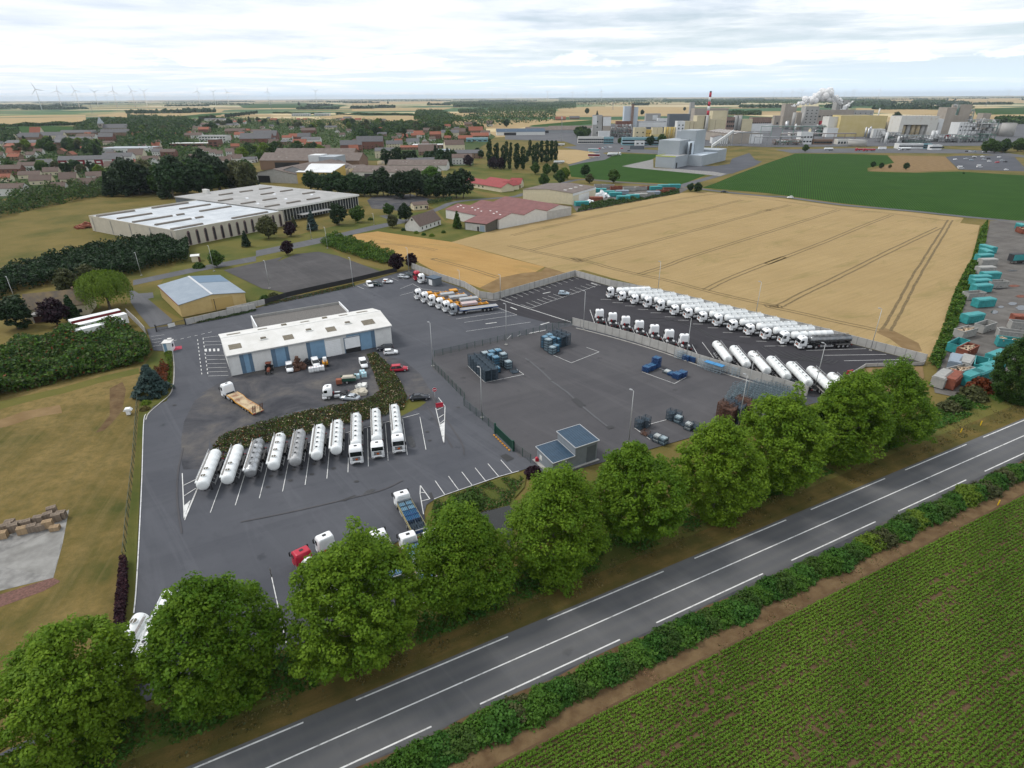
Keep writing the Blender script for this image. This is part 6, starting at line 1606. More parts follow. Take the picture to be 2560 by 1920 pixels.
for v,q,k,kind,leaf,lab in[
('E',(1880,235),0.62,'round',None,"broad round bush tree between the local road and the asphalt lot"),
('E',(1720,240),0.9,'bush',None,"small bush beside the broad round bush tree"),
('A',(2130,1510),0.62,'con',None,"young green spruce on the lawn before the hall slot windows"),
('B',(110,1440),0.95,'round',LF_OLIVE,"yellow green birch at the corner of the glass fronted wing"),
('B',(300,1420),0.62,'round',LF_PURP,"dark purple tree on the lawn before the glass front"),
('B',(330,1340),0.5,'con',LF_OLIVE,"small olive conifer behind the purple tree"),
('B',(490,1370),0.85,'con',LF_SPRUCE,"blue green spruce before the dark glass front"),
('B',(720,1320),0.85,'pine',None,"tall dark pine at the end of the glass front"),
('B',(880,1300),0.80,'round',None,"dense green tree beside the tall dark pine"),
('B',(990,1280),0.6,'bush',None,"low green bush beside the local road bend"),
('B',(275,1580),0.55,'round',LF_PURP,"dark purple tree at the entrance of the asphalt lot"),
('B',(1150,1240),0.62,'round',None,"dark green tree at the gravel lot corner"),
('B',(1180,1345),0.62,'round',LF_OLIVE,"thin olive birch beside the local road"),
('B',(1295,1300),0.70,'pine',None,"dark pine behind the white house"),
('B',(1740,1350),0.75,'con',LF_MID,"fat conical conifer beside the white house"),
('B',(1275,1370),0.55,'bush',LF_DARK,"dark ball shaped bush before the white house"),
('B',(1385,1395),0.5,'bush',LF_LIME,"clipped yellow green bush before the white house windows"),
('B',(1450,1410),0.5,'bush',LF_HEDGE,"clipped bush beside the yellow green one at the white house"),
('B',(1520,1420),0.55,'bush',LF_LIME,"clipped light green bush at the white house garden corner"),
('B',(1620,1390),0.5,'bush',None,"dark bush in the white house back garden"),
('B',(730,1440),0.8,'bush',None,"dark round bush at the end of the long rounded hedge"),
('F',(1700,130),0.62,'round',LF_PURP,"large purple tree at the corner of the barley field and the black fence"),
('F',(1830,100),0.5,'round',LF_PURP,"smaller purple tree beside the large one at the barley field"),
('F',(640,370),0.85,'bush',LF_OLIVE,"loose green bush by the black fence behind the workshop"),
('F',(560,380),0.7,'bush',LF_MID,"second loose green bush by the black fence, nearer the yellow warehouse"),
('L',(950,1060),0.95,'bush',LF_MID,"broad green bush on the pond bank"),
('L',(800,1090),0.7,'bush',LF_MID,"smaller bush on the pond bank beside the broad one"),
('L',(1500,790),0.7,'bush',LF_PURP,"dark purple bush at the corner of the pump house"),
('N',(1560,440),0.95,'bush',LF_OLIVE,"russet tinged bush at the end of the plane tree row"),
('N',(1760,330),1.15,'bush',LF_OLIVE,"large green and russet bush by the skips near the road"),
('N',(1820,260),1.2,'bush',LF_RED,"rusty red bush between the skips and the lone tree"),
('N',(1640,400),1.0,'bush',LF_MID,"green bush between two russet bushes near the road"),
('C',(200,885),0.9,'round',None,"green tree at the road bend below the poplars"),
('C',(300,890),0.82,'round',None,"bright green tree at the road bend, next to the tanker"),
('C',(365,880),0.8,'round',None,"dark tree close to the parked white tanker at the bend"),
('C',(410,970),0.95,'round',None,"large green tree beside the road junction"),
('C',(460,930),0.85,'round',LF_LIME,"yellow green tree behind the large junction tree"),
('C',(275,985),0.8,'round',None,"dark bushy tree beside the red roofed lodge"),
('C',(630,900),0.82,'round',LF_DARK,"dark round tree in the green field by the road"),
('C',(668,965),0.65,'round',LF_OLIVE,"small pale tree by the roadside signboard"),
('C',(878,960),0.92,'round',None,"round green tree beside the road along the green field"),
('C',(1600,1040),0.62,'round',LF_DARK,"dark bush tree at the corner of wheat field and road"),
('C',(1540,1030),0.5,'round',LF_DARK,"smaller dark bush at the wheat field corner"),
('D',(905,825),0.48,'round',LF_DARK,"dark thicket bush in the maize field clearing"),
('D',(975,835),0.45,'round',LF_DARK,"smaller dark thicket in the maize field clearing"),
('D',(1190,845),0.55,'round',LF_DARK,"oval dark thicket beside the waste ground"),
('D',(1050,832),0.3,'round',LF_OLIVE,"tiny bush between the two thickets"),
('D',(1690,878),0.4,'bush',LF_DARK,"low dark bush below the far car park"),
('D',(320,690),0.75,'round',None,"green tree by the factory road"),
('C',(1195,635),1.15,'round',LF_DARK,"dark tree before the turquoise office block"),
('C',(1293,635),1.3,'round',None,"big round tree before the yellow factory buildings"),
('C',(930,620),0.7,'round',None,"small tree at the long cream office block"),
('C',(600,555),1.1,'round',None,"rounded tree at the cream office block corner"),
('C',(645,360),1.6,'round',None,"lone tree on the far wheat slope"),
('C',(735,375),1.4,'con',None,"pointed conifer behind the factory tower"),
]:tree(kind,v,q,lab,k,leaf)
for i,(x,y,k) in enumerate([(1115,800,.92),(1150,800,.8),(1195,790,.85),(1235,785,.95),(1290,780,.7),(1330,780,.72),(1370,775,.7)]):
 tree('pop','B',(x,y),"dark poplar in the clump among the town roofs",k*0.66,None,"poplars among the town roofs",2.2)
for i,(v,x,y,k) in enumerate([('B',2020,830,1.0),('B',2075,830,.92),('B',2140,835,.9),('C',40,840,1.0),('C',95,840,.86),('C',185,800,.8),('C',215,790,.86),('C',255,780,.9),('C',300,775,.9),('C',340,765,.86),('C',375,760,.84),('B',2190,840,.7)]):
 tree('pop',v,(x,y),"tall slim poplar in the row beside the green sports ground",k*0.92,None,"tall poplars near the factory road",1.1)
for i,(v,x,y) in enumerate([('B',1840,815),('B',2050,835),('B',2110,840)]):tree('round',v,(x,y),["round purple tree standing alone beside the poplar lawn","purple tree at the foot of the tall poplars","second purple tree at the foot of the tall poplars"][i],0.95,LF_PURP)
rw=random.Random(12)
for i in range(46):
 f=i/45;x=960+f*1230+rw.uniform(-30,30);y=1120-60*f+rw.uniform(-150,10) if x<1750 else 1050+rw.uniform(-110,10)
 kd=rw.choice(['pine','pine','con','round']);lf=rw.choice([None,None,LF_DARK,LF_OLIVE if x>1200 else None])
 tree(kd,'A',(x,y),{"pine":"dark pine in the wood behind the factory hall","con":"conical conifer in the wood behind the factory hall","round":"leafy tree in the wood behind the factory hall"}[kd],rw.uniform(1.25,1.75),lf,{"pine":"pines behind the factory hall","con":"conifers behind the factory hall","round":"leafy trees behind the factory hall"}[kd])
for i in range(24):
 f=i/23;x=480+f*1310;y=1030+f*60+rw.uniform(-15,12)
 if 0.1<f<0.9:y+=18*math.sin(f*PI)
 kd='round' if f<0.45 or rw.random()<0.3 else 'pine'
 tree(kd,'B',(x,y),{"round":"dark leafy tree in the row behind the gravel lot","pine":"tall pine in the row behind the gravel lot"}[kd],rw.uniform(1.05,1.35),LF_DARK if kd=='round' else None,"leafy trees behind the gravel lot" if kd=='round' else "pines behind the gravel lot")
tree('round','B',(1510,960),"bright green tree rising behind the pine row",1.15,LF_HEDGE,None,1.3)
# ------------------------------------------------------------------ the big works on the skyline
NADY=960+CF/math.tan(CPIT)
M_FCREAM=mat("works_cream_cladding",(0.50,0.44,0.29),0.8,col2=(0.56,0.50,0.34),vscale=0.08,det=8)
M_FYEL=mat("works_yellow_cladding",(0.52,0.42,0.18),0.8,col2=(0.57,0.47,0.24),vscale=0.08,det=8)
M_FOCH=mat("works_ochre_cladding",(0.50,0.35,0.09),0.8,var=0.1,vscale=0.1)
M_FGREY=mat("works_grey_concrete",(0.30,0.295,0.28),0.9,col2=(0.37,0.365,0.35),vscale=0.07,det=9)
M_FTAN=mat("works_tan_concrete",(0.29,0.255,0.215),0.9,col2=(0.36,0.32,0.275),vscale=0.07,det=9)
M_FWHITE=mat("works_white_cladding",(0.56,0.57,0.57),0.7,col2=(0.65,0.66,0.66),vscale=0.1,det=8)
M_FPALE=mat("works_pale_blue_cladding",(0.46,0.52,0.58),0.7,col2=(0.52,0.58,0.63),vscale=0.06)
M_FMOD=mat("works_new_grey_cladding",(0.29,0.32,0.345),0.6,col2=(0.325,0.355,0.38),vscale=0.08)
M_FTURQ=mat("turquoise_panel",(0.17,0.32,0.36),0.6,var=0.12,vscale=0.3)
M_FBROWN=mat("works_brown_frames",(0.22,0.15,0.12),0.8,var=0.2,vscale=0.3)
M_RUSTW=mat("rust_streaked_white",(0.58,0.57,0.53),0.75,col2=(0.36,0.24,0.13),vscale=0.18,det=9,contrast=(0.55,0.85))
M_STEELF=mat("structural_steel",(0.26,0.27,0.275),0.6,metal=0.3,var=0.2,vscale=0.4)
M_PIPEG=mat("green_pipe_rack",(0.13,0.25,0.20),0.7)
M_SILOB=mat("stained_silo",(0.33,0.30,0.25),0.7,col2=(0.40,0.30,0.14),vscale=0.3)
def anchor(v,x,yt,yb):

 X,Yt=px(v,x,yt);_,Yb=px(v,x,yb)
 Xb=1280+(X-1280)*(NADY-Yb)/(NADY-Yt)
 d=FW*CF+RT*(Xb-1280)-UP*(Yb-960);t=-CH/d.z
 return Vector((d.x*t,d.y*t,0.05))
def mpp(g,v):
 return(Vector((g.x,g.y,-CH)).dot(FW))/CF/(VW[v][2] if len(VW[v])>2 else 3.45625)
def bloc(label,v,xl,xr,yt,yb,depth,wallm,roofm=None,rz=-0.06,cat="factory building",name="factory_building",wins=None,par=0.8,stripes=(),win_m=None):
 g=anchor(v,xl,yt,yb);H=hgt(g,v,yt);W=(xr-xl)*mpp(g,v)
 t=thing(name,label,cat,g,rz)
 boxp(t,"wall",wallm,0,W,0,depth,0,H)
 boxp(t,"roof",roofm or M_OLDROOF,0.4,W-0.4,0.4,depth-0.4,H,H+0.15)
 mb=MB();mb.box(-0.1,W+0.1,-0.12,0.4,H-0.4,H+par);mb.box(-0.1,0.4,0.4,depth+0.1,H-0.4,H+par);mb.box(W-0.4,W+0.1,0.4,depth+0.1,H-0.4,H+par);mb.box(0.4,W-0.4,depth-0.4,depth+0.1,H-0.4,H+par);mb.build("parapet",wallm,t)
 if wins:
  nx,nz,ww,wh,z0=wins
  for j in range(nz):
   for i in range(nx):
    x=W*(i+0.5)/nx;z=H*z0+(H*(0.96-z0))*j/nz
    boxp(t,"window",win_m or M_WIN,x-ww/2,x+ww/2,-0.1,0.0,z,z+wh)
 for(a,b,z0,z1,m) in stripes:boxp(t,"panel",m,W*a,W*b,-0.22,0.0,H*z0,H*z1)
 return t,W,H
def vtank(label,v,xc,wpx,yt,yb,m,cat="tank",name="storage_tank",group=None,dome=0.25):
 g=anchor(v,xc,yt,yb);H=hgt(g,v,yt);r=wpx*mpp(g,v)/2;g=g+Vector((0,r,0))
 t=thing(name,label,cat,g,0,group)
 mb=MB();n=20;ring=lambda z,q:[(q*math.cos(2*PI*i/n),q*math.sin(2*PI*i/n),z) for i in range(n)]
 mb.loft([ring(0,r),ring(H-dome*r,r)],0,True,True);mb.build("shell",m,t)
 mb=MB();mb.loft([ring(H-dome*r+0.01,r*1.02),ring(H-dome*r*0.4,r*0.75),ring(H,r*0.15)],0,True,True);mb.build("roof",m,t)
 mb=MB();k=14;ns=10
 P=[(r*1.04*math.cos(-1.9+1.2*i/ns),r*1.04*math.sin(-1.9+1.2*i/ns),0.5+(H-1)*i/ns) for i in range(ns+1)]
 for a,b in zip(P,P[1:]):mb.bar(a,b,0.35,0.25)
 mb.build("stair",M_STEELF,t)
 return t
def steel_frame(label,v,xl,xr,yt,yb,depth,nx,nz,rz=-0.06,stuff=True,seed=1,m=None,name="process_structure"):
 g=anchor(v,xl,yt,yb);H=hgt(g,v,yt);W=(xr-xl)*mpp(g,v);r=random.Random(seed)
 t=thing(name,label,"steel structure",g,rz);mb=MB();m=m or M_STEELF
 for yy in(0,depth/2,depth):
  for i in range(nx+1):mb.bar((W*i/nx,yy,0),(W*i/nx,yy,H),0.45)
  for j in range(1,nz+1):mb.bar((0,yy,H*j/nz),(W,yy,H*j/nz),0.4)
 for j in range(1,nz+1):
  for i in range(nx+1):mb.bar((W*i/nx,0,H*j/nz),(W*i/nx,depth,H*j/nz),0.35)
 mb.build("frame",m,t)
 for j in range(1,nz):
  boxp(t,"platform",M_WALK,0.3,W-0.3,0.4,depth-0.4,H*j/nz-0.35,H*j/nz-0.22)
 if stuff:
  for k in range(int(nx*nz*1.3)):
   x=r.uniform(0.06,0.94)*W;j=r.randrange(nz);z0=H*j/nz+0.2;rr=r.uniform(0.8,1.9);hh=min(H/nz*r.uniform(0.6,1.5),H*1.08-z0);yy=r.uniform(0.1,0.7)*depth
   mb=MB();mb.cyl((x,yy,z0),(x,yy,z0+hh*0.9),rr,rr,12);mb.cyl((x,yy,z0+hh*0.9),(x,yy,z0+hh),rr,rr*0.4,12);mb.build("vessel",r.choice([M_STEEL,M_FGREY,M_FWHITE,M_STEELF]),t)
  for k in range(nz*3):
   z=r.uniform(0.1,1.0)*H;yy=r.uniform(-0.6,0.2);a,b=sorted((r.uniform(-0.03,1.03)*W,r.uniform(-0.03,1.03)*W));mb=MB();mb.cyl((a,yy,z),(b,yy,z),0.3,0.3,8);mb.cyl((b,yy,z),(b,yy,z*r.uniform(0.3,0.8)),0.3,0.3,8);mb.build("pipe",r.choice([M_STEEL,M_PIPEG,M_FWHITE]),t)
 return t
def pipe_rack(label,v,pl,H,n=8,m=None,w=3.0,name="pipe_bridge"):

 P=[pt(v,x,y,0.05) for x,y in pl]
 t=thing(name,label,"pipe bridge",P[0]);o=P[0]
 P=[p-o for p in P];mb=MB();mp=MB()
 for a,b in zip(P,P[1:]):
  d=(b-a).normalized();s=Vector((-d.y,d.x,0));L_=(b-a).length;k=max(2,int(L_/14))
  for i in range(k+1):
   q=a+d*L_*i/k
   for sg in(-1,1):mb.bar(q+s*sg*w/2,q+s*sg*w/2+Vector((0,0,H)),0.4)
   mb.bar(q-s*w/2+Vector((0,0,H)),q+s*w/2+Vector((0,0,H)),0.4)
  for sg in(-1,1):mb.bar(a+s*sg*w/2+Vector((0,0,H+0.2)),b+s*sg*w/2+Vector((0,0,H+0.2)),0.5,0.7)
  for i in range(3):mp.cyl(a+s*(i-1)*0.9+Vector((0,0,H+0.9)),b+s*(i-1)*0.9+Vector((0,0,H+0.9)),0.35,0.35,8)
 mb.build("trestle",m or M_STEELF,t);mp.build("pipe_run",M_STEEL,t)
 return t
# --- new pale grey plant in front
c0=pt('C',1402,834,0.06);l0=pt('C',1222,827,0.06);r0=pt('C',1780,824,0.06)
a_=head(c0,pt('C',1525,806,0.06));
t=thing("process_plant","new pale grey stepped process plant between the green fields","factory building",c0,a_)
Ux=Vector((math.cos(a_),math.sin(a_),0));Uy=Vector((-Ux.y,Ux.x,0))
def loc(v,x,y):p=pt(v,x,y,0.06)-c0;return p.dot(Ux),p.dot(Uy)
lx,ly=loc('C',1222,827)
H1=hgt(c0,'C',735);Lf=math.hypot(lx,ly)
boxp(t,"front_hall",M_FMOD,0,34,0,Lf,0,H1);boxp(t,"roof",M_OLDROOF,0.4,33.6,0.4,Lf-0.4,H1,H1+0.1)
mb=MB();mb.box(-0.15,0.3,-0.1,Lf+0.1,H1-0.3,H1+0.7);mb.box(0.3,34,Lf-0.3,Lf+0.15,H1-0.3,H1+0.7);part(t,"yellow_roof_edge",mb,mat("lime_trim",(0.42,0.46,0.12),0.7))
boxp(t,"mid_block",M_FMOD,22,62,6,Lf+8,0,H1*2.25);boxp(t,"tower",M_FMOD,48,76,0,Lf*0.8,0,H1*3.05);boxp(t,"tower",M_FMOD,62,86,10,Lf+6,0,H1*2.9)
boxp(t,"side_hall",M_FMOD,34.1,80,-14,0,0,H1*0.95);boxp(t,"side_hall",M_FMOD,80.1,108,-14,16,0,H1*1.15)
boxp(t,"roof",M_FPALE,34.3,79.8,-13.8,-0.2,H1*0.95,H1*0.95+0.2)
for k in range(4):
 mb=MB();mb.cyl((40+4.6*k,2.2,0),(40+4.6*k,2.2,H1*2.1),2.0,2.0,16);mb.build("silo",M_FPALE,t)
boxp(t,"door",M_BLACK,3,6,-0.12,0,0,5);boxp(t,"recess",M_BLACK,34.4,39,-0.3,-0.001,H1*0.95,H1*2.0)
# --- left group
bloc("tall concrete works tower with a white panelled corner, at the end of the works",'T4',200,305,320,575,22,M_FGREY,stripes=((0.0,0.42,0.6,1.0,M_FWHITE),),wins=(1,3,2,2,0.2))
bloc("works tower with a white upper block, next to the concrete tower",'T4',315,405,335,575,16,M_FTAN,stripes=((0.0,1.0,0.58,1.0,M_FWHITE),))
bloc("small white cube building at the foot of the concrete tower",'T4',265,390,505,585,14,M_FWHITE)
bloc("pale blue tower slab with a brown stair stripe",'T4',562,648,215,470,26,M_FPALE);bloc("narrow pale tower half beside the brown stripe",'T4',672,720,225,470,22,M_FPALE)
bloc("dark brown stair shaft between two pale tower slabs",'T4',648,674,190,472,8,M_FBROWN)
steel_frame("open steel frame building with vessels below the red roof",'T4',390,675,430,565,26,9,4,seed=3)
g=bloc("dull red roofed shed sitting behind the steel frame",'T4',465,640,390,540,16,M_BRICK,M_REDSHEET)
bloc("long cream office block with two rows of white framed windows",'T4',25,318,570,645,13,M_RENDER,wins=(13,2,2.6,2.2,0.14))
bloc("short turquoise grey office end beside the cream office",'T4',322,432,575,645,16,M_FTURQ,wins=(6,2,2.0,1.8,0.16))
bloc("long turquoise banded office block with ribbon windows",'T4',540,965,578,662,16,M_FTURQ,wins=(16,2,4.4,1.9,0.18),stripes=((0,1,0.42,0.56,M_FPALE),))
bloc("small white porch block before the turquoise office",'T4',685,790,618,668,8,M_FWHITE,wins=(2,1,3,1.6,0.4))
bloc("cream block with two side windows",'T4',678,808,465,590,20,M_FCREAM,wins=(2,2,2.2,2.0,0.15))
bloc("ochre yellow block beside the cream block",'T4',808,886,487,590,18,M_FOCH,wins=(3,2,1.6,1.6,0.2))
bloc("cream panelled block above the low yellow building",'T4',886,1000,465,595,18,M_FCREAM,stripes=((0.45,0.48,0.3,1,M_FBROWN),))
bloc("low bright yellow building with dark windows",'T4',868,1042,540,600,14,M_FYEL,wins=(5,1,2.6,2.0,0.4))
for k in range(5):vtank("yellow silo in the cluster beside the white tower",'T4',1035+26*k,28,450,602,M_FOCH if k%2 else M_FYEL,"silo","yellow_silo","yellow silos by the white tower",0.2)
bloc("slim white works tower with square windows",'T4',1172,1256,390,605,20,M_FWHITE,wins=(2,5,2.0,2.0,0.08))
bloc("cream block with two dark vertical lines, beside the slim white tower",'T4',1258,1396,390,560,24,M_FCREAM,stripes=((0.4,0.43,0.1,1,M_FBROWN),(0.72,0.75,0.1,1,M_FBROWN)))
bloc("tall cream boiler house with a dark vertical slot",'T4',1400,1545,325,560,30,M_FCREAM,stripes=((0.58,0.76,0.12,1.0,mat("dark_slot",(0.10,0.095,0.07),0.8)),))
bloc("cream boiler house extension with a thin brown strip and a low tan band",'T4',1546,1722,365,560,30,M_FCREAM,stripes=((0.36,0.38,0.4,1,M_FBROWN),(0.2,0.75,0.08,0.3,M_FTAN)))  # stripes: thin brown strip above, broad tan band low on the wall
bloc("highest cream boiler block behind the others",'T4',1580,1742,270,550,24,M_FCREAM)
g=pt('C',1668,560,0.05);Hc=hgt(g,'C',178)
t=thing("factory_chimney","tall red and white banded factory chimney","chimney",g)
nb=5;z0=Hc*0.50
mb=MB();mb.cyl((0,0,0),(0,0,z0),2.8,2.2,20);mb.build("base_shaft",M_FGREY,t)
for k in range(nb):
 a,b=z0+(Hc-z0)*k/nb,z0+(Hc-z0)*(k+1)/nb
 mb=MB();mb.cyl((0,0,a),(0,0,b),2.2-0.06*k,2.2-0.06*(k+1),20);mb.build("band",mat("chimney_red",(0.42,0.03,0.05),0.7) if k%2==0 else M_FWHITE,t)
mb=MB();mb.cyl((0,0,Hc),(0,0,Hc+2.2),1.7,1.7,16);mb.build("flue_tip",M_CHAS,t)
bloc("tall thin grey concrete lift tower before the tan hall",'T4',1325,1372,170,420,14,M_FGREY)
bloc("long tan hall behind the chimney",'T4',1372,1750,240,430,40,M_FTAN)
bloc("wide hall with a white barrel roof",'T4',725,1035,392,520,30,M_DGCLAD,M_FWHITE,stripes=((0,1,0.55,0.98,M_FWHITE),))
bloc("white gabled plant room with steam behind the barrel roof hall",'T4',945,1050,355,480,14,M_FWHITE)
bloc("grey concrete block with a blank white panel, in the back of the works",'T4',810,975,300,430,22,M_FGREY,stripes=((0.45,0.8,0.5,0.9,M_FWHITE),))
bloc("long low grey plant roof beyond the white hall",'T4',1080,1310,305,450,30,M_DGCLAD,M_FWHITE)
bloc("brown framed hall beside the cream boiler block",'T4',1745,1835,340,500,24,M_FBROWN,wins=(4,2,3,4,0.3))
for k in range(2):vtank("pale grey twin silo by the brown framed hall",'T4',1855+50*k,48,315,500,M_FGREY,"silo","grey_silo","pale grey twin silos",0.1)
bloc("cream low block right of the twin silos",'T4',1918,2035,365,500,20,M_FCREAM)
bloc("brown framed long workshop beyond the cream low block",'T4',2036,2250,345,470,24,M_FBROWN,M_RUSTW,wins=(9,1,3,4,0.4))
bloc("white flat store under the brown framed workshop",'T4',2030,2260,420,500,18,M_FWHITE)
g1=pt('T4',1800,645,0.05);g2=pt('T4',2122,640,0.05)
t=thing("sawtooth_hall","wide hall with a dark striped roof, brown and white end walls","factory hall",g1,head(g1,g2));W_=(g2-g1).length
w_,rf=gable(t,W_*1.05,95,13,16.5,M_FTAN,M_ETERN,'y',0.5,0.4)
boxp(t,"white_end_wall",M_FWHITE,W_*0.58,W_*1.05-0.05,-0.2,0,0,13)
for k in range(9):
 for sgn in(0,1):
  y=6+10*k;x0,x1=(W_*0.06,W_*0.46) if sgn==0 else(W_*0.60,W_*0.98)
  z=lambda x:13+3.5*(1-abs(x-W_*0.525)/(W_*0.525))+0.2
  mb=MB();mb.loft([[(x0,y,z(x0)),(x1,y,z(x1)),(x1,y+2.6,z(x1)),(x0,y+2.6,z(x0))],[(x0,y,z(x0)+0.1),(x1,y,z(x1)+0.1),(x1,y+2.6,z(x1)+0.1),(x0,y+2.6,z(x0)+0.1)]]);mb.build("rooflight",M_DWHITE,rf)
house("white gabled store with a dark red door by the conveyor",'T4',(1565,645),R(-8),22,20,9,12,M_FWHITE,M_ETERN,0,1,"store","gabled_store",2,'y')
p0=pt('T4',1555,735,0.05);p1=pt('T4',1790,660,0.05)
t=thing("conveyor_gallery","inclined white conveyor gallery on trestles rising from the new grey plant","conveyor",p0)
d=p1-p0;mb=MB();n=9
mb.loft([[Vector((0,-1.6,5.0)),Vector((0,1.6,5.0)),Vector((0,1.6,8.4)),Vector((0,-1.6,8.4))],[d+Vector((0,-1.6,17)),d+Vector((0,1.6,17)),d+Vector((0,1.6,20.4)),d+Vector((0,-1.6,20.4))]]);mb.build("gallery",M_FWHITE,t)
mb=MB()
for k in range(1,n+1):
 q=d*(k/n);z=5+12*k/n
 for s in(-1.5,1.5):mb.bar(q+Vector((0,s,0)),q+Vector((0,s,z)),0.5)
 mb.bar(q+Vector((0,-1.5,0)),q+Vector((0,1.5,z)),0.3)
mb.build("trestle",M_STEELF,t)
pipe_rack("long high pipe bridge crossing the waste ground beside the sawtooth roofed hall",'T4',[(1795,665),(2000,668),(2212,672)],17)
# --- middle group
bloc("tan concrete headhouse tower at the back of the works",'T5',398,572,250,560,26,M_FTAN);bloc("lower tan concrete shoulder before the headhouse",'T5',375,550,360,610,16,M_FTAN)
bloc("small tan block at the foot of the headhouse",'T5',232,335,430,570,16,M_FTAN,wins=(1,1,4,4,0.1))
bloc("tan silo block between white round corner silos",'T5',575,705,385,640,24,M_FTAN)
for x in(548,690):vtank("white round corner silo beside the tan silo block",'T5',x,46,375,645,M_FGREY,"silo","corner_silo","white corner silos",0.05)
vtank("short white round top tank before the tan silo block",'T5',562,26,550,650,M_FWHITE,"tank","storage_tank",None,0.6)
bloc("grey works tower with scattered dark windows",'T5',712,912,290,640,24,M_FGREY,wins=(3,5,2.6,1.6,0.3),stripes=((0.02,0.6,0.12,0.16,M_BLACK),))
bloc("long taupe hall with a row of square windows",'T5',905,1432,345,620,34,M_FTAN,wins=(9,1,4.2,3.2,0.62));bloc("grey headhouse with a dark seam above the taupe hall",'T5',1195,1378,190,590,22,M_FGREY,stripes=((0.42,0.47,0.6,1,M_CHAS),),wins=(2,4,1.6,1.6,0.6))
bloc("pale grey upper hall right of the headhouse",'T5',1434,1742,350,610,30,M_FGREY,M_OLDROOF,wins=(4,2,2,1.6,0.7))
bloc("very large blank yellow hall, the widest wall of the works",'T5',1252,1700,430,750,34,M_FYEL);bloc("yellow hall wing set back behind white tanks",'T5',1698,1955,435,700,30,M_FYEL)
bloc("tall white rust streaked block at the end of the large yellow hall",'T5',1068,1246,450,745,26,M_RUSTW);bloc("low round cornered white tank block before the rusty white block",'T5',1040,1200,625,755,16,M_FWHITE)
t=thing("red_funnel","red square hopper above the works roofs","hopper",anchor('T5',965,500,640));g_=anchor('T5',965,500,640);H_=hgt(g_,'T5',505);boxp(t,"hopper_box",M_RED,-4,4,0,7,H_-7.5,H_);boxp(t,"support",M_STEELF,-2,2,1,5,0,H_-7.5)
bloc("white ribbed block with two pipes below the yellow wing",'T5',1752,1922,640,770,18,M_FWHITE,stripes=((0.3,0.36,0.1,1,M_FGREY),(0.55,0.62,0.4,0.9,M_FGREY)))
for k in range(7):vtank("brownish standing silo in the row right of the yellow hall",'T5',1850+42*k,40,515,650,[M_FWHITE,M_FWHITE,M_FGREY,M_SILOB,M_SILOB,M_FGREY,M_SILOB][k],"silo","standing_silo","standing silos by the yellow hall",0.05)
bloc("white box plant on legs right of the yellow wing",'T5',1775,1862,495,660,16,M_FWHITE)
for x,yt,yb,w in((1975,680,870,40),(2150,740,860,30),(1850,310,470,20)):vtank({1975:"slim white standing tank beside the blue tarpaulin",2150:"shorter slim white tank before the pipe racks",1850:"thin white stack behind the yellow hall"}[x],'T5',x,w,yt,yb,M_FWHITE,"tank","slim_tank",None,0.4)
vtank("broad low concrete tank before the large yellow hall",'T5',1576,270,805,905,M_FGREY,"tank","concrete_tank",None,0.02)
for k,(x,yt,yb) in enumerate(((1650,600,770),(1690,610,775),(1720,590,775),(440,505,640))):vtank("steel standing vessel before the yellow hall" if k<3 else "steel standing vessel below the tan shoulder",'T5',x,26 if k<3 else 60,yt,yb,M_STEEL,"tank","steel_vessel","steel vessels before the yellow hall" if k<3 else None,0.3)
bloc("white two storey plant house with a cream tank on top",'T5',638,818,690,870,16,M_FWHITE,wins=(4,2,3,2,0.2));vtank("cream cone tank standing over the white plant house",'T5',785,40,625,850,M_FCREAM,"tank","cone_tank",None,0.8)
t_,w_,h_=bloc("low brick and white store under the brown pipe racks",'T5',835,1110,800,872,14,M_BRBR,wins=(6,1,4,2.4,0.3));bloc("pale ruined wall block beside the concrete tank",'T5',1200,1420,800,872,12,M_RUSTW,wins=(5,1,2.5,3,0.2))
bloc("small pink and white hut row under the green pipe bridge",'T5',465,590,690,735,10,M_RENDER,M_REDSHEET,wins=(3,1,2,2.2,0.2))
pipe_rack("green pipe bridge along the foot of the grey towers",'T5',[(0,735),(500,740),(1040,742)],15.5,m=M_PIPEG)
pipe_rack("rust brown pipe bridge before the large yellow hall",'T5',[(300,850),(800,850),(1440,850)],13,m=M_FBROWN)
pipe_rack("low grey pipe bridge over the waste ground",'T5',[(-100,880),(300,885),(640,880)],11)
steel_frame("tangle of pipes and vessels right of the large yellow hall",'T5',1900,2190,690,840,20,8,3,seed=8)
steel_frame("small pipe frame before the taupe hall",'T5',880,1060,570,740,12,5,4,seed=9)
steel_frame("low brown pipe frame by the waste ground",'T5',240,640,800,880,12,10,2,seed=12,m=M_FBROWN)
# --- right group
g=anchor('T6',340,437,790);H=hgt(g,'T6',437);W=550*mpp(g,'T6')
t=thing("silo_hall","white portal hall open to a row of stained silos","factory hall",g,-0.06);D_=34
boxp(t,"left_pier",M_RUSTW,0,W*0.10,0,D_,0,H);boxp(t,"right_pier",M_RUSTW,W*0.76,W,0,D_,0,H);boxp(t,"lintel",M_RUSTW,W*0.10,W*0.76,0,D_,H*0.64,H-0.01);boxp(t,"back_wall",M_DGCLAD,W*0.10,W*0.76,D_-1,D_-0.01,0,H*0.64);boxp(t,"roof",M_OLDROOF,0.4,W-0.4,0.4,D_-0.4,H,H+0.3)
mb=MB()
for k in range(12):mb.bar((W*(k+0.5)/12,1,H),(W*(k+0.5)/12,1,H+2.2),0.25)
mb.bar((W*0.04,1,H+2.2),(W*0.96,1,H+2.2),0.25);mb.build("roof_railing",M_STEELF,t)
for k in range(5):
 mb=MB();x=W*(0.165+0.132*k);mb.cyl((x,6,0),(x,6,H*0.63),W*0.058,W*0.058,18);mb.build("silo",[M_SILOB,M_FGREY,M_SILOB,M_SILOB,M_FGREY][k],t)
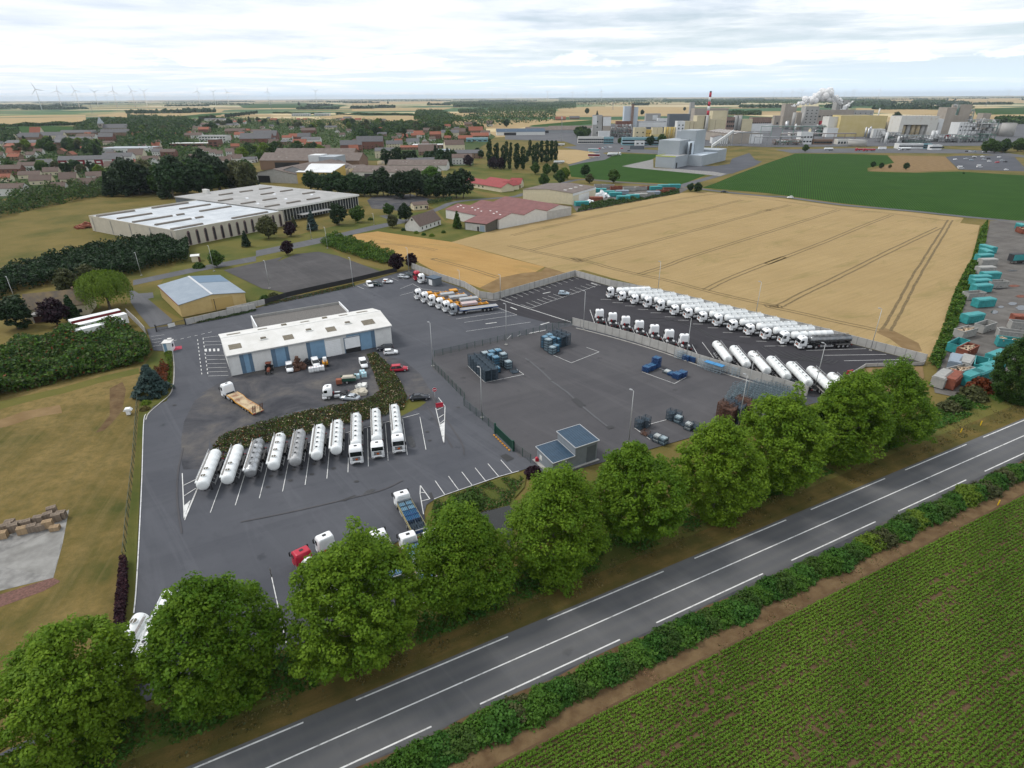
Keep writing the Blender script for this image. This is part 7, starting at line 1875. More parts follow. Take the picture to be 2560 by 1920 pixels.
bloc("white block with a grey shutter right of the silo hall",'T6',892,985,485,780,20,M_FWHITE,stripes=((-0.1,0.3,0.45,0.85,M_FGREY),))
for k in range(2):vtank("tall white standing tank at the corner of the silo hall",'T6',840+55*k,42,655,825,M_FWHITE,"tank","white_tank","white tanks at the silo hall corner",0.3)
bloc("tan grey concrete tower left of the steel pipe shaft",'T6',1042,1178,308,720,26,M_FTAN);bloc("highest tan grey tower of the right works group",'T6',1252,1418,263,700,28,M_FTAN);bloc("tan grey link block between the two towers",'T6',1150,1260,430,710,20,M_FTAN)
steel_frame("steel pipe shaft rising between the two tan towers",'T6',1190,1245,225,700,8,1,8,seed=5);steel_frame("narrow steel pipe tower along the highest tan tower",'T6',1420,1462,340,700,8,1,7,seed=6)
bloc("off white block with eight small windows",'T6',1232,1503,540,760,24,M_FWHITE,wins=(4,2,2.2,2.2,0.45))
steel_frame("large open process structure of steel decks and vessels",'T6',1505,1828,490,835,28,7,6,seed=7)
bloc("grey block peeping over the open process structure",'T6',1592,1708,395,640,18,M_FTAN)
vtank("wide concrete tank at the far right of the works",'T6',2072,195,540,750,M_FGREY,"tank","concrete_tank",None,0.02);vtank("second wide concrete tank behind the process structure",'T6',1885,135,565,735,M_FGREY,"tank","concrete_tank",None,0.02)
steel_frame("low tangle of pipes before the silo hall",'T6',320,780,730,850,16,12,2,seed=10);steel_frame("low pipe frame with a red panel before the tan towers",'T6',930,1480,720,840,16,12,2,seed=11)
boxp(thing("red_screen_wall","red screen wall among the pipes","panel",anchor('T6',1055,735,800)),"panel_face",M_TAIL,-6,6,-0.6,0,1.5,8)
g=anchor('T6',700,790,830);t=thing("horizontal_tank","long white and green horizontal tank before the silo hall","tank",g)
mb=MB();mb.cyl((-20,2,3.0),(20,2,3.0),2.6,2.6,16);mb.build("shell",M_FWHITE,t);mb=MB();mb.box(-18,-15,0.5,3.5,0,1.4);mb.box(15,18,0.5,3.5,0,1.4);mb.box(-18,18,0.8,1.2,0.2,0.5);mb.build("saddle",M_FGREY,t)
bloc("long low white office with slanted roof beside the factory road",'T6',300,660,865,935,12,M_FWHITE,wins=(10,1,3,1.6,0.45));bloc("green and white portable office by the factory road",'T6',680,800,868,935,10,M_FTURQ,wins=(4,2,2.5,1.5,0.2));bloc("white gatehouse with a dark window band by the factory road",'T6',808,952,888,955,10,M_FWHITE,wins=(1,1,18,1.6,0.45))
bloc("bus shelter like dark shed before the turquoise office",'T4',625,785,675,708,6,M_DGCLAD,M_OLDROOF)
def plume(name,label,pts_,seed,dens):
 r=random.Random(seed);o0=pts_[0][0];mb=MB()
 for(p,rad),(p2,rad2) in zip(pts_,pts_[1:]):
  for k in range(20):
   f=r.random();c=p.lerp(p2,f)-o0;q=rad+(rad2-rad)*f
   c=c+Vector((r.uniform(-1,1),r.uniform(-1,1),r.uniform(-1,1)))*q*0.62;s=q*r.uniform(0.25,0.55);n=10
   rings=[]
   for i in range(1,8):
    th=PI*i/8;rings.append([(c.x+s*math.sin(th)*math.cos(2*PI*j/n)*(1+0.12*math.sin(5*j+k)),c.y+s*math.sin(th)*math.sin(2*PI*j/n),c.z+s*math.cos(th)) for j in range(n)])
   mb.loft(rings,0,True,True)
 o=mb.build(name,M_STEAM);o.location=o0;tag(o,label,"steam",None,"stuff");return o
M_STEAM=mat("steam",(0.95,0.95,0.95),1.0,spec=0.0)
_t=M_STEAM.node_tree;_b=_t.nodes["Principled BSDF"];_r=_t.nodes.new("ShaderNodeBsdfTranslucent");_r.inputs[0].default_value=(0.96,0.96,0.96,1);_x=_t.nodes.new("ShaderNodeMixShader");_x.inputs[0].default_value=0.5
_t.links.new(_b.outputs[0],_x.inputs[1]);_t.links.new(_r.outputs[0],_x.inputs[2]);_y=_t.nodes.new("ShaderNodeMixShader");_z=_t.nodes.new("ShaderNodeBsdfTransparent");_y.inputs[0].default_value=0.10
_t.links.new(_x.outputs[0],_y.inputs[1]);_t.links.new(_z.outputs[0],_y.inputs[2]);_t.links.new(_y.outputs[0],_t.nodes["Material Output"].inputs["Surface"])
def sky_pt(v,x,y,g):return Vector((g.x+((px(v,x,y)[0]-px(v,*STX)[0]))*SM,g.y,hgt(g,v,y)))
STX=(650,280);gs=anchor('T5',650,380,620)+Vector((0,60,0));SM=mpp(gs,'T5')*6.144
plume("steam_plume","white steam plume trailing from the works",[(sky_pt('T5',x,y,gs),q) for x,y,q in((650,280,1.5),(760,255,5),(880,195,10),(1000,150,12),(1120,105,14),(1200,65,11))],4,0.1)
plume("steam_plume","white steam drifting behind the grey headhouse",[(sky_pt('T5',x,y,gs),q) for x,y,q in((1130,130,10),(1280,170,8),(1370,205,5),(1405,240,3))],5,0.1)
plume("steam_plume","small slanting steam puff right of the grey headhouse",[(sky_pt('T5',x,y,gs),q) for x,y,q in((1430,330,5),(1480,290,4),(1540,230,2.5),(1580,200,1.5))],6,0.1)
def veh(p,pr,h,lab,group=None):
 return place(pr,p,h,lab,group)
def ap(v,x,y):return pt(v,x,y,0.12)
veh(ap('C',940,720),PT_A2,R(2),"white tanker truck at the head of the pair parked on the green field edge");veh(ap('C',905,728),PF_TWO,R(5),"white tank trailer just behind the pair leader on the green field edge")
veh(ap('C',452,795),PF_TWO,R(8),"white tank trailer at the bend below the poplars");
veh(ap('C',455,640),PF_FUEL,R(4),"white tank trailer parked beyond the poplars by the car park")
veh(ap('T5',980,962),PF_FUEL,R(180),"white and green tank trailer beside the factory road tree")
veh(ap('T6',282,955),PT_A2,R(182),"white double tanker truck before the low white office")
t=make_box_trailer();t.location=ap('C',758,740);t.rotation_euler=(0,0,R(-10));tag(t,"grey box trailer truck at the edge of the far wheat patch","trailer")
o=dup(t,ap('C',750,692),R(-5),"teal box trailer with an orange white cab beside the wheat patch",None,None,{"dark_red_lacquer":M_FTURQ});o["category"]="trailer"
o=dup(t,ap('T5',1815,950),R(180),"white box truck on the factory road",None,(0.7,0.9,0.9),{"dark_red_lacquer":M_WHITE});o["category"]="truck"
for k in range(2):
 o=make_container_truck([(0.2,12,M_RED,1.2)],M_RED,M_RED);o.location=ap('T5',1460+120*k,968+4*k);o.rotation_euler=(0,0,R(183));tag(o,["long red crane truck on the factory road, nearer the green tree","second long red crane truck on the factory road, by the concrete tank"][k],"truck")
rc=random.Random(21)
cp=[M_WHITE,M_SILVER,M_NAVY,M_WHITE,M_PALEBL,M_RED,M_SILVER,M_NAVY]
cn={"white_lacquer":"white","silver_lacquer":"silver","dark_navy_lacquer":"dark","pale_blue_lacquer":"pale blue","red_lacquer":"red"}
FARC=[('D',x,y,0,"in the far works car park") for x,y in((1600,760),(1690,755),(1760,745),(1800,738),(1775,765),(1870,735),(1880,760),(1920,752),(1930,775),(1960,785),(1980,740),(2040,768),(2070,780),(2075,850),(1690,835),(1670,825),(1850,825),(1730,690),(1760,690),(1800,692),(1850,695))]+[('C',x,y,1,"before the cream office block") for x,y in((740,665),(775,662),(800,662),(820,655),(865,652),(935,665),(990,685),(1045,655))]
seen={}
for i,(v,x,y,d_,where) in enumerate(FARC):
 m=M_RED if(x,y) in((1960,785),(935,665),(740,665)) else cp[i%5];kd='bigvan' if(x,y) in((1690,835),(1850,825)) else rc.choice(['hatch','estate','sedan'])
 if kd=='bigvan':m=M_WHITE
 nm="van" if kd=='bigvan' else{"hatch":"hatchback","estate":"estate car","sedan":"saloon car"}[kd]
 q=(cn[m.name]+" "+nm,where);seen.setdefault(q,[]).append((x,v,y,m,kd))
for(look,where),L2 in seen.items():
 L2.sort(key=lambda a:(a[0],a[2]))
 for i,(x,v,y,m,kd) in enumerate(L2):
  lab=f"{look} parked {where}" if len(L2)==1 else f"{look} parked {where}, {ORD[i]} such from the left"
  key=(kd,m.name)
  if key not in CARS:CARS[key]=proto(make_car,{"hatch":"hatchback_car","sedan":"saloon_car","estate":"estate_car","bigvan":"delivery_van"}[kd],lab,m,kd,"van" if kd=='bigvan' else "car")
  place(CARS[key],ap(v,x,y),rc.choice([0.1,PI+0.1,0.05]),lab,None if len(L2)==1 else look+"s "+where)
for v,x,y,m,lab in(('C',1862,1040,M_NAVY,"dark saloon car driving on the lane at the wheat corner"),('D',165,1090,M_WHITE,"white hatchback driving on the lane between wheat and maize")):
 kd='sedan' if m is M_NAVY else 'hatch';key=(kd,m.name)
 place(CARS[key],ap(v,x,y),R(-4) if m is M_NAVY else R(176),lab)
# ------------------------------------------------------------------ the town
WALLS=dict(W=(M_RENDER,"white"),C=(M_CREAM,"cream"),B=(M_BRICK,"brick"),N=(M_BRBR,"brown"))
ROOFS=dict(b=(M_BTILE,"brown"),o=(M_RTILE,"orange"),s=(M_STILE,"grey"))
TOWN=[("beside the meadow hedge",'T2',[(-60,930,12,19,9,4.8,7.6,"Wb"),(345,800,25,15,10,3,6.6,"Cb"),(690,780,25,12,11,3,7.5,"Cb"),(600,880,20,9,8,3,6,"Wb"),(880,840,28,14,10,3,6.6,"Wb"),(-40,770,20,10,9,3,6,"Co"),(500,690,24,12,9,3,6.2,"Cb"),(215,730,22,16,9,3,5.6,"Cb"),(1000,740,30,14,9,3,5.8,"Wb"),(1120,745,30,9,8,2.8,5,"Nb"),(870,665,20,9,8,3,5.4,"Wb")]),
("before the red and white apartment block",'T2',[(-90,690,12,24,9,5,8,"Bb"),(215,650,16,20,9,5.2,8,"Wb"),(430,610,18,13,9,5.2,8,"Ws"),(1215,650,20,10,12,5,8.6,"Cb"),(1480,520,20,15,20,5.5,11,"Cb"),(1640,545,15,16,9,3.4,6.4,"Cb"),(1760,470,10,9,10,5,8,"Ws"),(1880,475,8,14,9,5.2,7.6,"Bb"),(2110,600,10,14,8,3,5.4,"Nb"),(80,470,10,16,12,4,9,"Co"),(90,520,10,12,10,4,7,"No")]),
("round the church",'T2',[(230,305,8,30,13,7,13,"Ns"),(360,270,8,17,14,9,18,"Co"),(470,285,8,36,13,7,12,"Cs"),(640,340,-40,30,12,7,13,"Cs"),(770,310,5,34,14,5,8,"Ws"),(880,280,5,30,12,5,9,"Wb"),(1140,300,8,22,12,7,12,"Bs"),(1190,335,8,14,8,3,5,"Cb"),(1510,255,8,17,12,5,9,"Bo"),(930,400,8,9,8,3,6,"Co"),(60,370,6,75,24,6,9,"Ns"),(60,400,6,60,18,5,8,"No"),(2110,230,8,14,9,4,7,"Wo"),(2130,260,8,20,9,5,8,"Nb"),(700,230,4,70,12,5,9,"Ns"),(1165,235,5,50,11,6,11,"Ns"),(-40,290,8,26,12,6,10,"Cb"),(1150,420,8,16,10,3,6,"Nb")]),
("in the middle of town",'T1',[(480,320,5,14,10,5,8,"Wo"),(610,320,5,20,14,6,10,"Bo"),(545,370,8,18,12,5,9,"Wb"),(560,300,5,34,10,5,8,"Cb"),(730,275,4,60,12,5,8,"Cs"),(840,330,8,36,14,5,9,"Nb"),(920,365,8,16,12,5,9,"Wo"),(1065,345,8,34,14,6,10,"Cb"),(970,410,6,46,20,6,13,"Bs"),(1085,390,6,36,20,7,14,"Bs"),(1060,465,8,11,8,3,5,"Wb"),(1335,400,8,15,10,6,9,"Wo"),(1395,390,8,22,11,6,10,"Bo"),(1470,400,8,19,11,7,12,"Bs"),(1225,440,30,13,13,4,9,"Wb"),(1320,425,6,26,18,4,6,"Ns"),(1580,495,22,24,13,4,8,"Wb"),(1430,440,8,18,10,5,9,"Co"),(1525,460,10,22,12,4,8,"No"),(1500,430,12,26,24,7,10,"Ws"),(1840,490,10,26,12,8,13,"Bs"),(1980,465,8,34,13,9,15,"Bs"),(1915,500,20,11,11,4,9,"No"),(2140,540,10,22,14,7,10,"Cs"),(1510,215,4,14,9,3,6,"Co"),(1230,220,5,20,10,4,8,"No"),(910,245,5,32,12,5,8,"Wo"),(660,220,4,60,14,5,8,"Ws"),(630,265,5,40,12,5,8,"Nb"),(1500,330,8,26,14,6,10,"Bb"),(1540,300,8,16,10,5,8,"Nb"),(1700,290,6,26,10,4,7,"Cs"),(2150,260,8,18,10,5,9,"Wb"),(2150,330,8,16,11,5,9,"Co"),(330,365,8,18,12,4,8,"No"),(210,470,10,10,9,5,9,"Co"),(285,525,12,15,9,5,7.5,"Bb"),(520,560,5,18,12,3,6,"Nb"),(480,625,10,14,8,3,5.5,"Nb"),(1910,545,10,16,8,2.8,4,"Ns"),(1860,205,5,26,10,5,8,"Cs"),(1960,220,5,18,10,4,8,"Co")]),
("in the white terrace below the school",'T1',[(615+48*i,500+14*i,28,8,13,4.5,7.6,"Wb") for i in range(4)]+[(850,520,28,9,13,4.5,7.6,"Wb"),(910,540,28,9,13,4.5,7.6,"Wb"),(760,595,20,15,12,3.5,7,"Wb"),(870,575,20,14,12,3.5,7,"Wb"),(985,580,20,13,10,3,5,"Ws"),(1050,575,20,8,8,3,5,"Ws")]),
("toward the works",'T3',[(240,305,8,16,10,5,9,"Wb"),(300,310,5,18,10,4,8,"Nb"),(245,370,8,14,11,5,10,"Bo"),(250,405,8,16,9,4,7,"Ns"),(505,425,30,9,9,3,7,"No"),(530,385,8,14,10,5,8,"Wb"),(610,400,8,16,11,5,8.5,"Bo"),(640,420,8,13,10,5,8,"Wo"),(705,370,8,24,12,5,9,"Nb"),(770,430,6,24,12,7,11,"Bo"),(885,430,4,28,14,9,13,"Cs"),(985,400,6,24,13,7,12,"Nb"),(790,320,8,16,10,4,7,"Wb"),(910,322,5,14,10,4,8,"Co"),(1010,370,5,22,11,6,10,"Ns"),(1085,365,10,16,10,5,9,"Wb"),(1120,360,10,15,10,6,10,"Wb"),(1155,380,8,26,14,6,12,"No"),(1275,395,8,16,12,5,8,"Wb"),(1330,300,5,14,11,4,11,"Wb"),(1050,450,5,22,11,4,8,"No"),(1130,430,5,36,16,5,9,"No"),(540,495,10,18,14,5,9,"Ws"),(340,510,14,22,12,4,8,"Cs"),(480,535,8,24,10,3,5,"No"),(660,590,10,22,20,4,11,"Nb"),(925,560,20,24,14,8,13,"Cb"),(985,620,5,34,14,5,8,"Ns"),(990,680,4,20,14,6,9,"Wb"),(230,610,8,16,13,6,9,"Cs"),(610,300,5,12,9,4,8,"No"),(690,300,5,14,9,4,8,"Cb"),(2010,240,4,30,12,4,9,"No"),(2150,230,4,30,12,4,8,"Ns"),(550,700,18,36,14,4,7,"Ws"),(1110,295,4,30,10,4,8,"Nb")])]
BYL={}
for where,v,rows in TOWN:
 for r_ in rows:BYL.setdefault((where,r_[7]),[]).append((v,)+r_)
for(where,c),L2 in BYL.items():
 L2.sort(key=lambda a:a[1])
 look=f"{WALLS[c[0]][1]} house with {ROOFS[c[1]][1]} roof"
 for i,(v,x,y,rz,W,D,e,r_,_) in enumerate(L2):
  lab=f"{look} {where}" if len(L2)==1 else f"{ORD[i]} {look}, from the left, {where}"
  house(lab,v,(x,y),R(rz*0.8),W*1.05,D*1.0,e*1.15,r_*1.12,WALLS[c[0]][0],ROOFS[c[1]][0],1,1,wins=3 if W<20 else 6)
def slab_block(label,v,q,rz,W,D,e,r_,bays,name="apartment_block",roofm=None):
 t=thing(name,label,"apartment block",pt(v,*q,0.06),R(rz));gable(t,W,D,e,r_,M_RENDER,roofm or M_STILE,'x',0.5,0.4)
 for k in range(bays):
  if k%2==0:boxp(t,"red_panel",mat("deep_red_panel",(0.20,0.022,0.03),0.8),W*k/bays+0.2,W*(k+1)/bays-0.2,-0.12,0,0.6,e-0.2)
  for z in(1.2,4.2):boxp(t,"window",M_DWHITE if k%2==0 else M_WIN,W*(k+0.25)/bays,W*(k+0.7)/bays,-0.2,0,z,z+1.5)
 return t
slab_block("left half of the long red and white apartment block",'T2',(690,600),14,58,11,7.5,11,7)
slab_block("right half of the long red and white apartment block",'T2',(1195,555),8,30,11,7.5,11,4)
for lab,v,q,rz,W,D,e,wm,rm,wn in[("flat roofed school block with banded windows",'T1',(620,410),-4,44,18,11,M_RENDER,M_OLDROOF,(9,3)),("low school wing with a pale flat roof",'T1',(365,440),2,62,16,4.5,M_BRICK,M_DWHITE,(8,1)),("brick gable end of the school",'T1',(700,440),-4,14,16,10,M_BRICK,M_OLDROOF,(2,2)),
("grey sheet roofed sports hall behind the apartment block",'T2',(1165,435),4,60,34,6,M_DWHITE,M_FMOD,(6,1)),("blue and white flat roofed shop by the railway",'T3',(830,515),2,30,16,4,M_BLUE,M_DWHITE,(4,1)),("long white roofed store beside the blue shop",'T3',(600,520),5,46,16,4.5,M_BRBR,M_FWHITE,(6,1)),("pale blue roofed workshop before the brown pyramid roof",'T3',(745,580),6,28,20,4.5,M_DWHITE,M_BLROOF,(4,1)),
("white flat roofed college block at the edge of the fields",'T1',(1415,175),2,70,22,9,M_RENDER,M_DWHITE,(10,2)),("second white college block beside the pale fields",'T1',(1610,172),2,60,22,9,M_RENDER,M_DWHITE,(10,2)),("teal roofed railway shed beside the brown roofs",'T3',(1130,455),3,34,16,5,M_FTURQ,M_FTURQ,(4,1))]:
 t=thing("flat_building",lab,"building",pt(v,*q,0.06),R(rz));boxp(t,"wall",wm,0,W,0,D,0,e);boxp(t,"roof",rm,-0.3,W+0.3,-0.3,D+0.3,e,e+0.5)
 for j in range(wn[1]):
  for i in range(wn[0]):boxp(t,"window",M_WIN,W*(i+0.2)/wn[0],W*(i+0.8)/wn[0],-0.1,0,1+j*3.4,2.8+j*3.4)
g=pt('A',862,522,0.05);t=thing("village_church","stone church with a pointed slate spire above the trees","church",g,R(6));Hs=hgt(g,'A',388);Ht=Hs*0.58
boxp(t,"tower",M_FTAN,0,9,0,9,0,Ht);mb=MB();mb.loft([[(-0.4,-0.4,Ht),(9.4,-0.4,Ht),(9.4,9.4,Ht),(-0.4,9.4,Ht)],[(4.4,4.4,Hs),(4.6,4.4,Hs),(4.6,4.6,Hs),(4.4,4.6,Hs)]]);part(t,"spire",mb,M_FMOD)
for k in range(2):boxp(t,"belfry_opening",M_BLACK,2+3*k,4+3*k,-0.1,0,Ht*0.7,Ht*0.9)
gable(t,48,16,9,16,M_FTAN,M_STILE,'x',0.5,0.4,x0=9.1,y0=-2)
for k in range(7):boxp(t,"window",M_BLACK,13+6*k,14.6+6*k,-2.15,-2,3,7.5)
for lab,v,q,rz,W,D,e,r_,wm,rm,ax in[("nearest brown roofed barn with a grey boarded gable, open on its side",'T1',(1075,745),-14,44,62,7,11,M_CONCW,M_ETERN,'y'),("second brown roofed barn beside the grey gable",'T1',(1300,745),-14,32,70,8,13,M_DOOR,M_ETERN,'y'),("long brown roofed barn behind the boarded gables",'T1',(1150,640),-4,100,30,9,15,M_BRBR,M_ETERN,'x'),("longest brown barn roof at the back of the farm store",'T1',(1270,600),-4,85,26,10,16,M_BRBR,M_ETERN,'x'),("white gabled store with a dark roof at the end of the barns",'T1',(1620,590),25,22,30,8,12,M_FWHITE,M_ETERN,'y'),("pale store with a rusty roof beside the white gable",'T1',(1690,615),20,30,20,6,9.5,M_BEIGE,M_ETERN,'x'),("long low white barn with a spotted brown roof by the cream silos",'B',(840,935),-10,72,24,7,11,M_RENDER,M_ETERN,'x'),("white barn with a brown roof behind the pine row",'B',(1140,850),-4,58,18,5,9,M_RENDER,M_ETERN,'x'),("small lean barn with a dull roof beside the silos",'T1',(1765,690),15,30,18,6,8,M_DWHITE,M_ETERN,'x'),
("long dark roofed railway shed below the wheat slope",'T3',(1720,370),2,110,30,6,11,M_DOOR,M_ETERN,'x'),("blue roofed railway shed beyond the poplars",'T3',(1430,390),4,90,26,6,11,M_DWHITE,M_HUTROOF,'x'),("dark roofed store with white doors beyond the mast",'T3',(1950,350),2,90,26,6,10,M_FWHITE,M_ETERN,'x')]:
 t=thing("barn",lab,"barn",pt(v,*q,0.06),R(rz));w_,rf=gable(t,W,D,e,r_,wm,rm,ax,0.5,0.5);rr=random.Random(int(q[0]))
 for k in range(6):
  if ax=='x':x=W*rr.uniform(0.05,0.9);y=D*rr.uniform(0.1,0.3);z=e+(r_-e)*(y/(D/2))+0.2;boxp(rf,"rooflight",M_DWHITE,x,x+1.4,y,y+0.9,z-0.3,z+0.12)
 boxp(t,"doorway",M_BLACK,W*0.15,W*0.4,-0.15,0,0.05,e*0.8)
t=thing("yellow_shed","tall timber yellow shed with a bright white mono pitched roof","shed",pt('B',365,965,0.06),R(-8));mb=MB();mb.prismx([(0,0),(30,0),(30,12.5),(0,9.0)],0,30);part(t,"wall",mb,M_FOCH);mb=MB();mb.prismx([(-0.5,9.0),(30.5,12.6),(30.5,12.9),(-0.5,9.3)],-0.5,30.5);part(t,"roof",mb,M_FWHITE)
t=thing("grain_elevator","pale blue grey elevator block behind the yellow shed","elevator",pt('B',560,880,0.06),R(-8));boxp(t,"wall",M_FMOD,0,16,0,24,0,15);boxp(t,"head",M_FWHITE,-12,0,4,20,10,16)
for k in range(3):vtank("cream standing silo in the trio before the pine row",'B',727+48*k,44,838,925,M_SILOB,"silo","cream_silo","cream silos before the pine row",0.2)
vtank("stubby yellow stained silo beside the rubble yard",'B',1072,62,770,830,M_SILOB,"silo","stubby_silo",None,0.1)
HP=np.array([(o.matrix_basis.translation.x,o.matrix_basis.translation.y) for o in COL.objects if o.parent is None and o.name.split('.')[0] in("house","flat_building","apartment_block","barn","village_church")])
def gardens(P,n,h,size,seed,r0):
 rng=np.random.default_rng(seed);xs=[p.x for p in P];ys=[p.y for p in P];x=rng.uniform(min(xs),max(xs),n*3);y=rng.uniform(min(ys),max(ys),n*3);k=inpoly(x,y,P);x,y=x[k][:n],y[k][:n]
 dm=np.full(len(x),1e9)
 for hx_,hy_ in HP:dm=np.minimum(dm,((x-hx_-7)/1.35)**2+(y-hy_-4)**2)
 m_=np.sin(x*0.11+1.7*np.sin(y*0.05))*np.cos(y*0.09+x*0.03)+0.6*np.sin(x*0.31+y*0.17);top=np.clip(0.35+0.6*m_,0.08,1.1)*h
 k=(dm>r0*r0);x,y,top=x[k],y[k],top[k];C=np.stack([x,y,top*rng.uniform(0,1,len(x))**0.4],1)
 tone=0.25+0.2*np.sin(x*0.2)*np.cos(y*0.15)+rng.uniform(0,0.35,len(x));me=leaves_mesh("garden_leaves",C,rng.normal(size=C.shape)*0.8+np.array([0,0,0.8]),size*rng.uniform(0.6,1.4,len(x)),LF_MID,rng,tone,rng.choice(3,len(x),p=[0.45,0.4,0.15]),[LF_MID,LF_DARK,LF_OLIVE])
 o=bpy.data.objects.new("garden_greenery",me);COL.objects.link(o);tag(o,None,None,None,"stuff")
PH=[(proto(house,"white house with brown roof in the garden rows",None,Vector((0,0,0)),0,10,8.5,3.6,7,M_RENDER,M_BTILE),"white house with brown roof in the garden rows"),(proto(house,"brick house with orange roof in the garden rows",None,Vector((0,0,0)),0,11,8,4.2,7.4,M_BRBR,M_RTILE),"brick house with orange roof in the garden rows"),(proto(house,"cream house with grey roof in the garden rows",None,Vector((0,0,0)),0,10,8,4.5,7.6,M_CREAM,M_STILE),"cream house with grey roof in the garden rows")]
def infill(n,P,rz,r0,seed):
 global HP
 r=random.Random(seed);xs=[p.x for p in P];ys=[p.y for p in P];k=t_=0
 while k<n and t_<4000:
  t_+=1;x,y=r.uniform(min(xs),max(xs)),r.uniform(min(ys),max(ys))
  if not inpoly(np.array([x]),np.array([y]),P)[0] or(((HP[:,0]-x)**2+(HP[:,1]-y)**2)<r0*r0).any():continue
  h_,l_=PH[r.choice((0,0,1,2))];place(h_,Vector((x,y,0.06)),rz+r.choice((0,0,PI/2))+r.uniform(-.2,.2),l_,l_.replace("house","houses"));HP=np.vstack([HP,[x,y]]);k+=1
GA,GB,GC_=[pts(*q) for q in(('T2',(-100,900),(900,900),(1260,800),(1260,620),(2212,600),(2212,300),(1500,240),(600,200),(0,220),(-100,400)),('T1',(0,480),(480,620),(1000,560),(1500,560),(1740,500),(2212,520),(2212,210),(1300,200),(700,190),(0,300)),('T3',(0,470),(640,520),(1250,460),(1330,330),(1000,285),(600,270),(0,290)))]
infill(34,GA,0.25,19,1);infill(44,GB,0.15,21,2);infill(26,GC_,0.1,21,3)
gardens(GA,34000,5.5,1.7,201,9.5);gardens(GB,40000,7.5,2.1,202,10.5);gardens(GC_,22000,6.5,2.2,203,10.5)
rt=random.Random(77)
def scatter(n,poly_v,poly,kinds,where,kr,avoid=0):
 P=pts(poly_v,*poly);xs=[p.x for p in P];ys=[p.y for p in P];k=0
 while k<n:
  p=Vector((rt.uniform(min(xs),max(xs)),rt.uniform(min(ys),max(ys)),0.05))
  if not inpoly(np.array([p.x]),np.array([p.y]),P)[0]:continue
  kd,lf=rt.choice(kinds);nm={"round":"leafy tree","con":"conifer","pine":"dark pine","pop":"slim poplar"}[kd]
  L_=dict(round=T_ROUND,con=T_CON,pine=T_PINE,pop=T_POP)[kd];s=rt.uniform(*kr)
  cn_={None:"",LF_DARK:"dark ",LF_LIME:"yellow green ",LF_OLIVE:"olive ",LF_PURP:"purple "}[lf]
  place(L_[k%len(L_)],p,rt.uniform(0,6),(cn_+nm+" "+where),cn_+nm+"s "+where,(s*rt.uniform(0.9,1.25),s*rt.uniform(0.9,1.25),s),sw(lf) if lf else None);k+=1
MIX=[('round',None),('round',LF_DARK),('round',LF_DARK),('round',None),('con',None),('round',LF_LIME),('round',LF_OLIVE)]
scatter(42,'T2',[(200,480),(600,420),(900,430),(1140,470),(1150,380),(650,330),(250,350)],MIX,"between the church street and the apartment block",(0.8,1.3))
scatter(26,'T2',[(-100,640),(1250,700),(1250,640),(600,600),(-100,560)],MIX,"in the gardens by the apartment block",(0.5,0.9))
scatter(34,'T1',[(960,560),(1500,560),(1740,500),(1500,480),(1000,470)],MIX,"between the white terrace and the barns",(0.7,1.2))
scatter(70,'T1',[(0,480),(900,260),(1700,330),(2212,420),(2212,230),(1300,240),(700,200),(0,300)],MIX,"among the middle town roofs",(0.8,1.5))
scatter(44,'T3',[(0,480),(600,480),(1250,440),(1300,330),(700,280),(0,300)],MIX,"among the roofs toward the works",(0.8,1.4))
scatter(14,'T3',[(740,680),(960,700),(1000,640),(740,600)],[('round',LF_DARK),('con',None)],"in the dark clump by the brown pyramid roof",(0.8,1.2))
scatter(16,'T3',[(1180,680),(1330,680),(2000,700),(2030,600),(1180,560)],[('pop',None),('round',LF_DARK)],"in the thicket under the tall poplars",(0.55,0.8))
scatter(12,'T6',[(1600,1000),(2212,1010),(2400,1000),(2300,930),(1900,960)],[('round',LF_DARK),('round',None)],"at the corner of the far car park",(0.9,1.4))
scatter(16,'T4',[(30,620),(150,560),(180,500),(0,480)],[('round',None),('round',LF_DARK)],"beside the cream office block",(0.8,1.2))
# ------------------------------------------------------------------ walls, fences, paint, crates and small things
def polyline(v_pts):return pts(*v_pts)
def panel_wall(label,P,h=2.4,step=2.6,m=None,pm=None,name="concrete_wall",th=0.12,cat="wall",cap=True):
 o=P[0].copy();o.z=ZY;t=thing(name,label,cat,o);mb=MB();n=0;post=None
 for a,b in zip(P,P[1:]):
  d=(b-a);d.z=0;L_=d.length;d.normalize();s=Vector((-d.y,d.x,0))*th/2;a0,b0=a-P[0],b-P[0];a0.z=b0.z=0
  for z0,z1 in([(k*h/4+0.012,(k+1)*h/4) for k in range(4)] if cap else[(0.05,h)]):mb.loft([[a0-s+Vector((0,0,z0)),a0+s+Vector((0,0,z0)),a0+s+Vector((0,0,z1)),a0-s+Vector((0,0,z1))],[b0-s+Vector((0,0,z0)),b0+s+Vector((0,0,z0)),b0+s+Vector((0,0,z1)),b0-s+Vector((0,0,z1))]])
  k=max(1,round(L_/step))
  for i in range(k+1):
   q=a0+d*L_*i/k
   if n<99:
    if post is None:mp=MB();mp.box(-th*0.8,th*0.8,-th*0.8,th*0.8,0,h+0.04);post=mp.build("post",pm or M_CONCD,t);o_=post
    else:o_=post.copy();COL.objects.link(o_)
    o_.location=q;o_.rotation_euler=(0,0,head(a,b));n+=1
 mb.build("wall_panel",m or M_CONCW,t);return t
panel_wall("pale concrete panel wall from the purple tree to the corner of the barley field",pts('G',(100,112),(350,210),(560,280),(690,366),(808,384)))
panel_wall("pale concrete panel wall between the bare soil and the car bays",pts('G',(812,384),(1160,282),(1508,180)))
panel_wall("long pale concrete panel wall along the wheat field behind the tanker row",pts('G',(1512,180),'H',(300,266),(800,368),(1500,543),(2100,686),'I',(760,1188),(1352,1344)))
